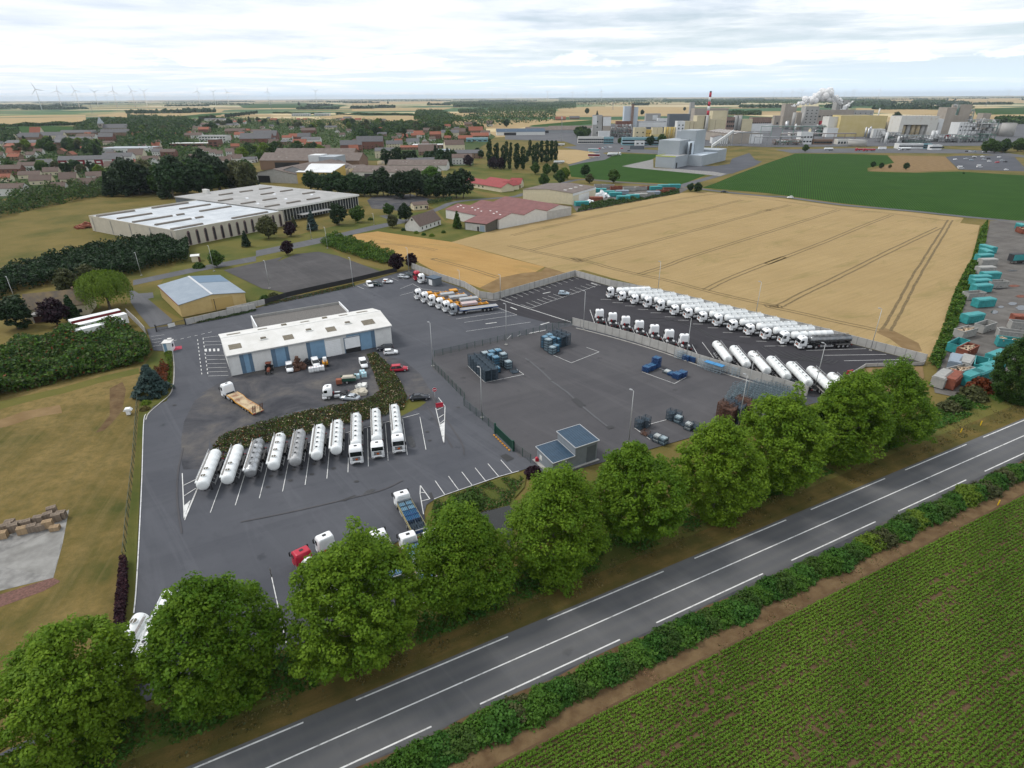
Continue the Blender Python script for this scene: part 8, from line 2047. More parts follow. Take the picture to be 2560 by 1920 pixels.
panel_wall("curved pale concrete wall between the storage yard and the truck park",pts('G',(1490,603),'H',(250,676),(500,745),(780,835),(1060,935),(1500,1070),(1990,1218)),2.5)
panel_wall("low pale concrete wall round the clay bank corner",pts('I',(1350,1350),(1330,1364),(840,1378),(690,1470)),0.9,3)
panel_wall("grey concrete panel wall in front of the yellow warehouse",pts('E',(1610,738),(1900,672),(2212,602),'F',(240,500),(565,424)),1.9)
panel_wall("grey panel wall beside the entrance lane and the box trailers",pts('E',(1105,655),(1200,745),(1265,818)),2.2)
panel_wall("black screen fence along the asphalt lot",pts('F',(568,424),(745,364),(1000,305),(1330,232),(1700,142)),1.8,2.6,M_BLACK,M_CHAS,"screen_fence",0.08,"fence",False)
def mesh_fence(label,P,h=2.0):return panel_wall(label,P,h,2.5,M_MESH,M_GREENP,"mesh_fence",0.05,"fence",False)
mesh_fence("green mesh fence along the lane up to the lamp post corner",pts('G',(280,962),(420,1105),(560,1250),'L',(900,200),(1060,325),(1165,425)))
mesh_fence("green mesh fence across the back of the storage yard",pts('G',(300,880),(780,770),(1150,680),(1478,602)))
mesh_fence("short green mesh fence between the gate and the purple bush",pts('L',(1335,585),(1475,690)))
mesh_fence("green mesh fence between rough meadow and depot lane",pts('E',(1215,1340),'J',(1200,40),(1165,560),(1110,1100),(1085,1400)),1.8)
a,b=pt('L',1172,430,ZY),pt('L',1320,575,ZY);t=thing("sliding_gate","dark green barred sliding gate of the storage yard","gate",a,head(a,b));W_=(b-a).length
mb=MB();mb.bar((0,0,0.3),(W_,0,0.3),0.1);mb.bar((0,0,2.1),(W_,0,2.1),0.1)
for k in range(60):mb.bar((W_*k/60,0,0.3),(W_*k/60,0,2.1),0.06)
part(t,"gate_leaf",mb,M_GREENP)
for x in(-0.2,W_+0.2):boxp(t,"gate_post",M_GREENP,x-0.16,x+0.16,-0.16,0.16,0,2.5)
for k in range(8):s_=thing("kerb_stud","yellow kerb block below the green gate","kerb block",a+(b-a)*((k+0.5)/8)+Vector((-0.5,-0.3,0)),head(a,b),"yellow blocks along the gate");mb=MB();mb.bbox(-0.3,0.3,-0.15,0.15,0,0.16,0.04);part(s_,"block",mb,M_ORNG)
a,b=pt('E',1360,790,ZY),pt('E',1600,735,ZY);t=thing("entrance_gate","grey sliding gate with a white board at the depot entrance","gate",a,head(a,b));W_=(b-a).length;mb=MB();mb.bar((0,0,0.2),(W_,0,0.2),0.1);mb.bar((0,0,1.7),(W_,0,1.7),0.1)
for k in range(40):mb.bar((W_*k/40,0,0.2),(W_*k/40,0,1.7),0.05)
part(t,"gate_leaf",mb,M_CHAS);boxp(t,"notice_board",M_DWHITE,W_*0.4,W_*0.65,-0.09,-0.05,0.4,1.6)
for x in(-0.2,W_+0.2):boxp(t,"gate_post",M_CHAS,x-0.15,x+0.15,-0.15,0.15,0,2.2)
def make_lamp():
 t=thing("lamp_post","tall lamp post","lamp post");mb=MB();mb.cyl((0,0,0),(0,0,12),0.11,0.06,8);part(t,"pole",mb,M_POLE);boxp(t,"footing",M_KERB,-0.35,0.35,-0.35,0.35,0,0.12)
 mb=MB();mb.bar((-0.05,0,12),(0.75,0,12.1),0.08);mb.bbox(0.3,0.95,-0.2,0.2,12.05,12.2,0.03);part(t,"lamp_head",mb,M_DOOR);return t
LP=proto(make_lamp)
for v,x,y,k,lab in(('G',285,950,1,"at the corner of the green fences"),('G',708,1395,1,"inside the storage yard beside the green fence"),('G',1585,635,1,"against the concrete wall by the tractor units"),('G',918,765,1,"behind the left crate stacks on the back fence"),('G',868,366,.7,"at the concrete wall by the bare soil"),('G',518,292,.6,"beside the orange trailers"),('H',948,905,1,"against the concrete wall by the blue racks"),('H',2058,1160,1,"beside the half hidden tank trailer"),('H',1400,1470,1,"in front of the rusty crate stacks"),('H',455,1620,1,"in front of the pump house, toward the crates"),('H',1545,545,1,"behind the long tanker row, middle of the wall"),('H',703,340,1,"behind the long tanker row, toward the car bays"),('I',885,1230,1,"beside the dark tank truck at the wall"),('E',1222,305,.75,"before the tall conifer hedge"),('E',140,540,.75,"behind the grey house at the hedge"),('E',1850,268,.85,"next to the broad round bush tree"),('F',602,278,.85,"on the near edge of the asphalt lot"),('F',1325,265,.9,"at the end of the asphalt lot by the cars"),('B',618,1522,.8,"at the rounded hedge by the lot entrance"),('B',480,1440,.6,"on the lawn before the office wing"),('B',1020,1318,.5,"by the local road bend"),('F',1805,135,.8,"at the purple tree near the hut"),('H',1462,1290,1,"behind the rusty crate stacks")):
 place(LP,pt(v,x,y,ZY),2.4,"grey lamp post "+lab,None,(1,1,k))
def ln(v,*segs,w=0.13,name="bay_line"):
 for a in segs:dash(name,pt(v,a[0],a[1]),pt(v,a[2],a[3]),w)
tb=T1-B1
for i in range(-1,11):dash("bay_line",B0+stp*i,B0+stp*i+tb*(0.97 if i<10 else 0.9),0.13)
dash("bay_line",B0+tb-stp,B1+tb+stp,0.13)
ln('K',(212,1172,195,780),(212,1172,330,900),(205,885,330,825),(212,975,312,910),w=0.16);ln('L',(655,215,725,520),(725,520,735,200),(735,200,678,125),(665,232,722,205),(680,300,725,270),(690,350,733,315),w=0.16);ln('L',(522,885,520,960),(520,960,550,1135),(522,885,605,1003),(530,945,565,950),(535,1020,600,1003),w=0.16)
for n_,v,P in(("hatch_fill",'K',[(212,1165),(212,1060),(268,1012)]),("hatch_fill",'L',[(725,510),(692,360),(732,335)])):sheet(n_,pts(v,*P),M_PAINT,ZM+0.003)
ln('L',(1372,760,1200,808),(1200,808,730,968),(730,968,640,1003),(650,845,735,967),(765,805,855,928),(880,768,972,888),(995,733,1090,852),(1105,697,1197,805),(1217,665,1315,775))
ln('E',*[(1765+k*.5,y,1920+k*5,y-5) for k,y in enumerate((885,915))],*[(1783+k*4,1005+35.5*k,1945+6*k,1002+35*k) for k in range(6)],(1310,840,1420,825),(1312,868,1400,855),(1316,895,1395,884),(1322,925,1392,915),(1755,852,1890,835));ln('E',*[(1756+4.4*k,852+33*k,1758+4.4*k,868+33*k) for k in range(10)],*[(1708+4*k,865+32*k,1710+4*k,880+32*k) for k in range(10)],*[(1380+60*k,905-14*k,1410+60*k,898-14*k) for k in range(8)],w=0.18)
for k in range(4):sheet("crossing_bar",pts('E',(1770+36*k,948-k),(1788+36*k,947-k),(1790+36*k,970-k),(1772+36*k,971-k)),M_PAINT,ZM)
ln('G',*[(905+48*k,365-15.4*k,965+48.3*k,388-15.2*k) for k in range(13)],*[(1090+47*k,408-14.6*k,1180+46*k,440-15*k) for k in range(13)],(1045,425,1135,455),(1135,455,1690,265));ln('G',(850,376,1010,428),(1010,428,1480,578),w=0.3)
ln('G',(485,550,925,487),(555,580,1010,515),(845,452,1010,515),(415,520,800,470),(570,657,1128,577),(925,725,960,690),(1015,700,1045,680),(0,290,110,245),(110,245,190,290),(0,345,180,300),(540,330,190,290));ln('G',(740,592,835,580),(955,448,1010,470),(1215,600,1290,578),(1235,330,1300,316),(1650,238,1705,258),(1115,675,1262,645),w=0.45,name="arrow_mark")
ln('H',(120,470,160,585),(250,545,272,620),(365,578,390,655),(482,620,513,690),(607,662,637,727),(735,702,770,768),(862,738,905,808),(1002,772,1045,850),(1090,752,1190,888),*[(q[0]+30,q[1]+16,q[0]-60,q[1]+14) for q in ROWA[:13]],w=0.15);ln('I',(160,1197,-30,1200),(330,1238,845,1222),(485,1280,1020,1272),(655,1327,1200,1315),(835,1372,1350,1358),w=0.15)
ln('G',(585,955,735,1100),(735,1100,1070,1030),(1070,1030,1005,985),(1285,845,1480,930),(1480,930,1720,835),(1720,835,1610,795));ln('H',(570,1008,850,1110),(850,1110,948,1055),(715,975,770,995));ln('M',(505,525,640,625),(630,495,780,455));ln('P',(120,78,272,768),(338,15,352,58),(1290,90,1420,385),(1420,385,1475,370));ln('K',(950,1598,968,1680),(2135,1650,1960,1300));ln('L',(410,1240,440,1290))
for k in range(3):ln('F',(1360+50*k,265-13*k,1418+50*k,290-13*k));ln('F',(1655+50*k,195-13*k,1715+50*k,218-13*k))
strip("kerb_line",pts('J',(1262,130),(1243,210),(1228,700),(1205,1200),(1180,1640),'O',(1160,330)),0.16,M_PAINT,ZM);strip("kerb_line",pts('E',(1493,965),(1506,1100),(1500,1250),(1470,1340),(1380,1420),(1290,1500),(1262,1560)),0.25,M_KERB,ZM);strip("kerb_line",pts('H',(0,628),(250,692),(500,762),(780,850),(1060,952),(1500,1090),(1990,1236)),0.5,M_KERB,ZM);strip("kerb_line",pts('G',(690,375),(808,390),(860,378)),0.5,M_KERB,ZM)
M_TAR=mat("tar_patch",(0.032,0.032,0.034),0.7);M_OIL=mat("oil_stain",(0.028,0.028,0.030),0.5,col2=(0.05,0.05,0.053),vscale=1.5,world=True)
for v,P in(('G',[(1480,1245),(1525,1230),(1605,1298),(1560,1318)]),('L',[(2125,375),(2180,365),(2195,385),(2150,400)]),('K',[(1548,1020),(1680,968),(1697,975),(1600,1018)]),('K',[(1757,960),(1790,930),(1850,915),(1845,935),(1790,962)]),('L',[(400,465),(450,460),(480,540),(440,550),(410,500)]),('L',[(597,950),(620,945),(638,1000),(612,1005)]),('L',[(1210,630),(1260,610),(1330,650),(1270,680)])):sheet("tar_patch" if len(P)==4 else "oil_stain",smooth_line(pts(v,*(P+P[:1])),4)[:-1] if len(P)>4 else pts(v,*P),M_TAR if len(P)==4 else M_OIL,ZM-0.001)
M_PUD=mat("puddle_water",(0.05,0.053,0.056),0.08,spec=0.5);M_REDST=mat("red_stain",(0.15,0.055,0.035),0.9,var=0.3,vscale=1,world=True)
for n_,m_,x,y,a,b in(("puddle",M_PUD,2110,832,38,14),("puddle",M_PUD,2190,868,48,22),("puddle",M_PUD,1955,905,30,16),("puddle",M_PUD,2010,860,26,10),("red_stain",M_REDST,2125,678,46,10),("red_stain",M_REDST,2185,768,44,12),("oil_stain",M_OIL,2110,545,40,7),("oil_stain",M_OIL,1990,700,40,10),("pale_spill",M_CONC,2030,1045,50,14)):sheet(n_,[pt('I',x+a*math.cos(k*.45)*(1+.25*math.sin(3*k)),y+b*math.sin(k*.45)) for k in range(14)],m_,ZM)
for k in range(9):P=pts('I',(-60+70*k,1205+12*k),(40+75*k,1265+10*k),(190+60*k,1305+8*k),(360+40*k,1290+6*k));strip("tyre_mark",P,0.35,M_TAR,ZM-0.002+0.0002*k,jit=0.1) if k<7 else None
for v,P in(('H',[(560,600),(800,560),(1000,600),(1200,700),(1500,760)]),('H',[(500,560),(760,545),(1050,640),(1250,760)]),('K',[(700,1200),(1100,1120),(1500,1030),(1900,930),(2100,840)]),('K',[(200,560),(160,760),(150,1000),(190,1300)]),('L',[(620,120),(760,330),(880,520),(900,620)]),('L',[(580,200),(720,420),(800,560)])):strip("tyre_mark",pts(v,*P),0.3,MATS["storage_asphalt"] if v in 'KL' else M_TAR,ZM-0.0015,jit=0.15)
for v,x,y in[('K',q[0],q[1]) for q in((935,897),(1128,841),(1315,787),(1500,737),(1592,638),(960,803),(1047,791),(1155,752),(1232,740),(1330,700),(1415,687),(1700,850))]+[('L',582,420),('L',600,495),('L',850,210),('G',1108,915),('G',1310,1082),('E',1510,1433)]:
 p=pt(v,x,y);sheet("manhole_cover",[p+Vector((0.45*math.cos(k*.52),0.32*math.sin(k*.52),0)) for k in range(12)],M_MANH,ZM+0.001)
strip("trench_seam",pts('G',(1085,890),(1200,980),(1310,1085),(1450,1190),(1560,1290),(1740,1440),(1820,1500)),0.5,MATS["lane_asphalt"],ZM-0.002,jit=0.3) if "lane_asphalt" in MATS else None
M_BPALE=mat("pale_blue_bottle",(0.36,0.48,0.54),0.5);M_BTEAL=mat("sea_blue_bottle",(0.08,0.26,0.42),0.5);M_BWHT=mat("white_bottle_cap",(0.55,0.58,0.58),0.5);M_CRF=mat("crate_frame_steel",(0.035,0.055,0.075),0.7,var=0.3,vscale=3)
def make_crate(full,name,cat):
 t=thing(name,"gas bottle crate",cat);mb=MB();w=0.58
 for x in(-w,w):
  for y in(-w,w):mb.bar((x,y,0),(x,y,0.62),0.07)
 for z in(0.08,0.34,0.60):
  for s in(-w,w):mb.bar((-w,s,z),(w,s,z),0.045);mb.bar((s,-w,z),(s,w,z),0.045)
 mb.box(-w,w,-w,w,0.05,0.09)
 if not full:
  for k in(-0.2,0.2):mb.bar((-w,k,0.6),(w,k,0.6),0.04)
 part(t,"frame",mb,M_CRF)
 if full:
  mb=MB()
  for i in range(4):
   for j in range(4):x,y=-0.42+0.28*i,-0.42+0.28*j;mb.cyl((x,y,0.1),(x,y,0.50),0.125,0.125,8,0);mb.cyl((x,y,0.50),(x,y,0.58),0.10,0.04,6,1)
  part(t,"bottle_load",mb,[M_BTEAL,M_BPALE])["kind"]="stuff"
 return t
CF_=proto(make_crate,True,"bottle_crate","crate");CE_=proto(make_crate,False,"empty_crate","crate")
SWC={"pale":{"sea_blue_bottle":M_BPALE,"pale_blue_bottle":M_BWHT},"royal":{"sea_blue_bottle":M_BLUE,"pale_blue_bottle":M_BTEAL,"crate_frame_steel":M_BLUE},"white":{"sea_blue_bottle":M_BWHT,"pale_blue_bottle":M_BWHT},"rust":{"crate_frame_steel":M_RUST},"blue":None,"dark":None}
def stack(p,rz,n,look,where,step=0.635,k=(1.5,1.5,1.12),gp=None):
 if not isinstance(k,tuple):k=(k,k,k)
 for i in range(n):
  lab=f"{look} {'empty ' if look in ('dark','rust') else 'bottle '}crate, {'lowest' if i == 0 else 'topmost' if i == n-1 else ORD[i]+' up'}, {where}" if gp is None else f"{look} empty crate in {gp}, {'lowest' if i == 0 else 'topmost' if i == n-1 else ORD[i]+' up'} layer"
  place(CE_ if look in('dark','rust') else CF_,Vector((p.x,p.y,ZY+i*step*k[2])),rz+random.uniform(-.03,.03),lab,gp or "crates of the stack "+where,k,SWC[look])
r1=head(pt('G',735,1100),pt('G',1070,1030));u1=(pt('G',585,955)-pt('G',735,1100)).normalized();v1=Vector((math.cos(r1),math.sin(r1),0));o1=pt('G',735,1100)
for i in range(6):
 for j in range(2):stack(o1+u1*(1.0+1.85*i)+v1*(0.9+1.85*j),r1,5,"dark","",gp="the dark crate wall on the left storage square")
for i,(a,b,n,lk,wh) in enumerate([(10.4,4.6,5,"pale","at the far left corner of the left square"),(10.4,6.5,5,"blue","second along the back of the left square"),(10.4,8.4,5,"blue","third along the back of the left square"),(12.3,8.8,4,"pale","highest at the back of the left square"),(8.4,5.4,5,"blue","inside the left square behind the low blue one"),(6.5,5.9,5,"blue","tall and blue in the middle of the left square"),(7.6,8.6,5,"pale","at the right side of the left square"),(4.6,5.2,2,"blue","low before the tall blue stack, left square"),(5.4,8.9,3,"pale","low at the right side of the left square"),(2.4,9.2,1,"dark","alone at the near right corner, left square")]):stack(o1+u1*a+v1*b,r1,n,lk,wh)
r2=head(pt('G',1480,930),pt('G',1720,835));o2=pt('G',1285,845);v2=Vector((math.cos(r2),math.sin(r2),0));u2=Vector((-v2.y,v2.x,0))
for a,b,n,lk,wh in[(-0.4,-0.8,3,"pale","lowest at the left of the right square"),(1.1,-0.5,3,"blue","beside the low pale ones, right square"),(0.2,1.5,5,"pale","tall pale one of the right square"),(2.1,1.8,5,"blue","tall blue one beside the pale, right square"),(3.0,3.9,5,"blue","at the back of the right square"),(4.1,1.6,4,"blue","before the dark crates of the right square"),(1.0,3.5,5,"blue","at the back left of the right square")]:stack(o2+v2*(a+1)+u2*b,r2,n,lk,wh)
for i in range(3):
 for j in range(2):stack(o2+v2*(6.3+1.85*j)+u2*(1.2+1.85*i),r2,5,"dark","",gp="the dark crate block on the right storage square")
r3=head(pt('H',570,1008),pt('H',850,1110))
for x,y,n,lk,wh in[(610,1000,2,"royal","low at the left of the small square"),(650,985,2,"royal","second low one on the small square"),(690,965,4,"royal","tall royal blue one on the small square"),(870,1060,2,"royal","at the near corner of the small square"),(915,1045,2,"royal","at the outer corner of the small square"),(790,1015,1,"white","lying flat on the small square, left"),(830,1035,1,"royal","lying flat on the small square, right"),(955,905,2,"royal","by the fire post at the concrete wall"),(1010,915,2,"royal","at the concrete wall beside the blue racks")]:stack(pt('H',x,y),r3,n,lk,wh)
for x,y,n,lk,wh in[(545,525,3,"dark","first in the near left line before the trees"),(600,510,3,"dark","second in the near left line before the trees"),(600,580,1,"rust","rusty flat one in the near left line"),(650,600,1,"dark","flat one in the near left line"),(700,640,2,"white","white one in the near left line"),(750,660,2,"pale","last before the tree in the near left line"),(815,450,3,"dark","first in the near right line"),(870,435,2,"dark","behind the first in the near right line"),(880,475,2,"pale","pale one in the near right line"),(930,500,1,"dark","flat one in the near right line"),(970,535,2,"white","white one in the near right line"),(1020,540,2,"dark","last before the tree in the near right line")]:stack(pt('M',x,y),r3,n,lk,wh,k=1.25)
for i in range(3):
 for j in range(2):stack(pt('M',1275+72*i+25*j,455-20*i+30*j),r3,6,["rust","dark","rust"][i],"",k=(2.3,2.0,1.15),gp="the tall rusty crate pile before the trees")
for i,p in enumerate(BTP[:3]):
 f=Vector((math.cos(hl),math.sin(hl),0));s_=Vector((-f.y,f.x,0))
 for k in range(6):
  for j in(-1,1):lk=["blue","blue","royal" if i!=2 else "white","pale" if i else "royal","white" if i==2 else "dark","blue" if i else "dark"][k];q=place(CE_ if lk=="dark" else CF_,p-f*(3.15+1.35*k)+s_*0.6*j+Vector((0,0,1.17)),hl,f"{lk} crate on {['the lone truck','the truck hidden behind tree','the truck between trees'][i]}, {ORD[k]} behind cab, {'far' if j > 0 else 'near'} side","bottle crates loaded on the delivery trucks",(1.04,0.98,1.4),SWC[lk])
def make_rack(m):
 t=thing("storage_rack","steel rack","rack");mb=MB()
 for x in(-0.9,0,0.9):
  for y in(-0.6,0.6):mb.bar((x,y,0),(x,y,2.0),0.06)
 for z in(0.15,0.75,1.4,2.0):
  for y in(-0.6,0.6):mb.bar((-0.9,y,z),(0.9,y,z),0.05)
  for x in(-0.9,0,0.9):mb.bar((x,-0.6,z),(x,0.6,z),0.05)
 part(t,"frame",mb,m);return t
RK=proto(make_rack,M_PALEBL);SWRK={"pale_blue_lacquer":mat("dull_blue_steel",(0.12,0.165,0.19),0.6)};M_BRB=mat("bright_blue_sheet",(0.03,0.20,0.42),0.5)
for i,(x,y) in enumerate(((885,880),(915,888),(1085,955),(1120,970),(1150,985),(1190,998),(1225,1008),(1255,1000),(1350,1020),(1385,1030))):
 p=pt('H',x,y,ZY);place(RK,p,r3,f"pale steel rack along the concrete wall, {ORD[i]} counted from the tractor units","steel racks along the concrete wall")
 if i in(4,6):s_=thing("rack_cover",["bright blue sheet lying on a wall rack, left one","bright blue sheet lying on a wall rack, right one"][i//2-2],"cover",p+Vector((0,0,2.05)),r3);mb=MB();mb.bbox(-1.3,1.3,-0.75,0.75,0,0.22,0.06);part(s_,"sheet",mb,M_BRB)
for i in range(9):
 for j in range(4):place(RK,pt('M',1330+62*i+22*j,300-8*i-38*j+22*i*(i>3)*0.3,ZY),r3,"grey blue steel rack in the dense rack block before the concrete wall","dense block of steel racks",(1.25,1.25,0.8),SWRK)
M_TEAL=mat("teal_skip_paint",(0.03,0.24,0.245),0.55,var=0.18,vscale=0.7);M_SKG=mat("grey_skip_paint",(0.24,0.245,0.235),0.7,col2=(0.33,0.32,0.30),vscale=0.8);M_SKR=mat("rust_red_skip_paint",(0.20,0.06,0.035),0.8,var=0.3,vscale=0.9);M_TIMB=mat("scrap_timber",(0.38,0.25,0.14),0.9,col2=(0.50,0.42,0.33),vscale=2)
def make_skip(load,lid):
 t=thing("waste_skip","waste skip","skip");mb=MB();L2,w,h=3.0,1.2,2.2
 mb.box(-L2,L2,-w,w,0.15,0.3);mb.box(-L2,L2,-w,-w+0.08,0.3,h);mb.box(-L2,L2,w-0.08,w,0.3,h);mb.box(-L2,-L2+0.08,-w+0.08,w-0.08,0.3,h);mb.box(L2-0.08,L2,-w+0.08,w-0.08,0.3,h)
 for k in range(9):
  for s in(1,-1):x=-L2+0.2+0.7*k;y0,y1=sorted((s*w,s*(w+0.07)));mb.box(x-0.05,x+0.05,y0,y1,0.2,h)
 part(t,"body",mb,M_TEAL);mb=MB();mb.box(-L2-0.05,L2+0.05,-w-0.09,-w+0.1,h,h+0.12);mb.box(-L2-0.05,L2+0.05,w-0.1,w+0.09,h,h+0.12);mb.box(-L2-0.05,-L2+0.12,-w+0.1,w-0.1,h,h+0.12);mb.box(L2-0.12,L2+0.05,-w+0.1,w-0.1,h,h+0.12);part(t,"rim",mb,M_TEAL)
 if lid:mb=MB();mb.prismx([(-w,h+0.12),(w,h+0.12),(w*0.85,h+0.42),(-w*0.85,h+0.42)],-L2,L2);part(t,"lid",mb,M_TEAL)
 else:
  mb=MB();r=random.Random(3)
  for k in range(26):mb.box(-0.6,0.6,-0.12,0.12,-0.08,0.08,0,Matrix.Translation((r.uniform(-2.4,2.4),r.uniform(-0.8,0.8),1.2+r.uniform(0,0.9) if load else 0.6))@Matrix.Rotation(r.uniform(0,6),4,'Z')@Matrix.Rotation(r.uniform(-0.4,0.4),4,'Y'))
  part(t,"load",mb,M_TIMB if load else M_CHAS)["kind"]="stuff"
 return t
SK_={"o":proto(make_skip,False,False),"l":proto(make_skip,True,False),"c":proto(make_skip,False,True)}
SCL={"t":(None,"teal"),"g":({"teal_skip_paint":M_SKG},"grey"),"r":({"teal_skip_paint":M_SKR},"rust red"),"b":({"teal_skip_paint":M_BLROOF},"blue grey")}
BYS={}
for v,where,rows in(('I',"in the container yard",[(1890,380,"ct",1.7),(1875,415,"ct",1.4),(1855,455,"ct",.2),(1885,495,"cg",.1),(1865,565,"cg",.1),(1905,615,"ct",.1),(1820,645,"ct",.1),(1820,680,"ct",.15),(1830,725,"ct",.2),(1965,685,"og",.1),(1765,785,"og",.2),(1850,850,"ct",.2),(1750,985,"ct",.3),(1690,1110,"lg",.45),(1860,1060,"og",.5),(1625,1225,"ot",.6),(1705,1270,"lr",.6),(1600,1380,"cb",.9),(1690,1385,"cg",.8),(1820,1400,"ot",.9),(1640,1460,"lg",.4),(1490,1520,"cg",.7),(1580,1530,"cr",.7),(1740,1510,"ct",.5),(1830,1480,"ct",.5),(2180,185,"ct",1.3),(2185,215,"lr",1.3),(2090,1130,"og",-.4),(2190,1050,"og",-.3),(2090,1200,"lt",-.4),(2200,1000,"cr",-.2),(1960,1330,"ct",.5),(1910,1430,"ct",.4)]),
('C',"in the skip yard",[(760,1000,"og",0),(830,1002,"og",0),(900,1015,"lr",0),(1010,1030,"og",.1),(760,1040,"ct",0),(830,1062,"ct",.1),(890,1075,"ct",.1),(950,1056,"cb",0),(1150,1015,"lr",0),(1240,1020,"ct",.1),(1310,1005,"ct",0),(1400,1002,"ct",0),(1300,1050,"or",0),(1355,1030,"or",.1),(960,1105,"ct",.1),(1040,1095,"ct",.1),(1110,1085,"cg",.1),(1170,1075,"og",.1),(1220,1065,"cb",.1),(725,1115,"cr",0),(600,1155,"ct",.2),(1110,1020,"lg",.2)])):
 for r_ in rows:BYS.setdefault((where,r_[2]),[]).append((v,)+r_)
for(where,c),L2 in BYS.items():
 lk=SCL[c[1]][1]+" "+{"o":"open skip","l":"loaded skip","c":"covered skip"}[c[0]]
 L2.sort(key=lambda a:-a[2])
 for i,(v,x,y,_,rz) in enumerate(L2):k=1.15 if v=='I' else 1.5;place(SK_[c[0]],pt(v,x,y,0.2),rz,f"{lk} {where}" if len(L2)==1 else f"{lk} {where}, {ORD[i]} counting up from the road",f"{lk}s {where}",(k,k,1.1),SCL[c[1]][0])
o=dup(PX,pt('I',2080,480,0.2)+Vector((0,0,0)),R(190),"black truck body with a blue and green side in the container yard",None,(0.6,1,1),{"dark_red_lacquer":M_TEAL,"white_lacquer":M_CHAS})
def heap(name,label,cat,v,x,y,r,h,m,n,sz,seed=1):
 rr=random.Random(seed);t=thing(name,label,cat,pt(v,x,y,0.1));mb=MB()
 for k in range(n):a=rr.uniform(0,6.28);q=rr.uniform(0,r);mb.bbox(-sz,sz,-sz*0.7,sz*0.7,-sz*0.5,sz*0.5,sz*0.2) if False else mb.box(-sz,sz,-sz*0.7,sz*0.7,-sz*0.5,sz*0.5,0,Matrix.Translation((q*math.cos(a),q*math.sin(a),sz*0.5+h*(1-q/r)*rr.random()))@Matrix.Rotation(rr.uniform(0,6),4,'Z')@Matrix.Rotation(rr.uniform(-.5,.5),4,'X'))
 o=part(t,"heap_body",mb,m);o["kind"]="stuff";return t
heap("bale_heap","white heap of wrapped bales in the skip yard","heap",'C',770,1080,6,4,M_WHITE,90,0.9);heap("bale_heap","smaller white heap by the cream hall","heap",'C',665,1132,4,1.8,M_WHITE,40,0.8);heap("scrap_pile","rusty scrap pile by the workshop wall","scrap",'F',850,975,1.8,3.0,M_RUST,60,0.55);heap("scrap_pile","pile of old grey parts beside the white pickup van","scrap",'F',930,935,1.2,1.6,M_CHAS,40,0.35);heap("brick_pile","orange brick pile beside the factory hall","pile",'A',750,1340,6,2.2,M_RTILE,80,0.8)
heap("panel_stack","stack of white panels by the green tipping trailer","panels",'F',1395,1140,1.0,0.3,M_DWHITE,7,0.8);heap("boat_hull","old cream boat hull shaped platform behind the grey saloon","platform",'F',1370,1195,1.4,0.3,M_BEIGE,10,0.9)
def make_pallet():
 t=thing("pallet","wooden pallet","pallet");mb=MB()
 for k in range(7):mb.box(-0.6+0.178*k,-0.6+0.178*k+0.11,-0.4,0.4,0.12,0.145)
 for y in(-0.35,0,0.35):mb.box(-0.6,0.6,y-0.05,y+0.05,0.0,0.12)
 part(t,"deck",mb,mat("grey_pallet_wood",(0.21,0.165,0.125),0.9,var=0.3,vscale=2));return t
PA=proto(make_pallet);SWN={"grey_pallet_wood":mat("fresh_pallet_wood",(0.33,0.235,0.14),0.9,var=0.2,vscale=2)}
for i,(x,y,n) in enumerate([(30,1190,8),(70,1130,9),(130,1130,9),(205,1150,8),(285,1130,8),(355,1120,7),(425,1100,9),(480,1120,5),(500,1040,9),(540,1020,9),(430,1030,9),(345,1060,9),(460,980,9),(240,1090,8),(180,1095,7),(100,1090,8)]):
 p=pt('J',x,y,ZL[0]);h_=random.uniform(0.2,0.6);fresh=i in(0,3,6,7)
 for k in range(n):place(PA,Vector((p.x,p.y,ZL[0]+0.148*k)),h_+random.uniform(-.05,.05),f"{'fresh yellow' if fresh else 'grey'} pallet, {'topmost' if k == n-1 else ORD[k]+' from the ground'}, in pallet stack {ORD[i]} of the slab",f"pallets of slab stack {ORD[i]}",1.15,SWN if fresh else None)
def make_cube():
 t=thing("cube_tank","white cube tank","tank");mb=MB();mb.bbox(-0.55,0.55,-0.48,0.48,0.16,1.1,0.08);b_=part(t,"bottle",mb,M_WHITE);mb=MB();mb.cyl((0,0,1.1),(0,0,1.16),0.12,0.12,10);mb.build("cap",M_RED,b_);mb=MB();mb.box(-0.6,0.6,-0.5,0.5,0,0.14)
 for x in(-0.58,0,0.58):mb.bar((x,-0.51,0.14),(x,-0.51,1.12),0.03);mb.bar((x,0.51,0.14),(x,0.51,1.12),0.03)
 part(t,"cage",mb,M_DULL);return t
CU=proto(make_cube);SWB={"white_lacquer":mat("pale_blue_plastic",(0.40,0.60,0.66),0.5)}
for x,y,k,lab in((965,1000,0,"white cube tank before the pickup van, left of three"),(1010,993,0,"white cube tank before the pickup van, middle of three"),(1055,985,0,"white cube tank before the pickup van, right of three"),(1410,930,0,"white cube tank behind the small van at the hedge"),(1360,1060,1,"pale blue cube tank by the green tipping trailer"),(1420,1045,1,"pale blue cube tank near the hedge, front one"),(1405,1025,1,"pale blue cube tank near the hedge, back one")):place(CU,pt('F',x,y,ZY),0.3,lab,None,1.15,SWB if k else None)
t=thing("farm_tractor","old red farm tractor by the workshop wall","tractor",pt('F',600,1000,ZY),R(-75));mb=MB();mb.bbox(-0.2,1.9,-0.35,0.35,0.7,1.3,0.08);mb.box(-1.2,-0.2,-0.45,0.45,0.6,1.0);part(t,"body",mb,M_SKR);mb=MB();mb.bbox(-1.3,-0.1,-0.6,0.6,1.0,2.2,0.1);c_=part(t,"cab",mb,M_GLASS);boxp(c_,"cab_roof",M_SKR,-1.4,0.0,-0.7,0.7,2.2,2.32)
for s in(1,-1):wheel(t,-0.8,s*0.8,0.75,0.4,s);wheel(t,1.5,s*0.65,0.42,0.25,s)
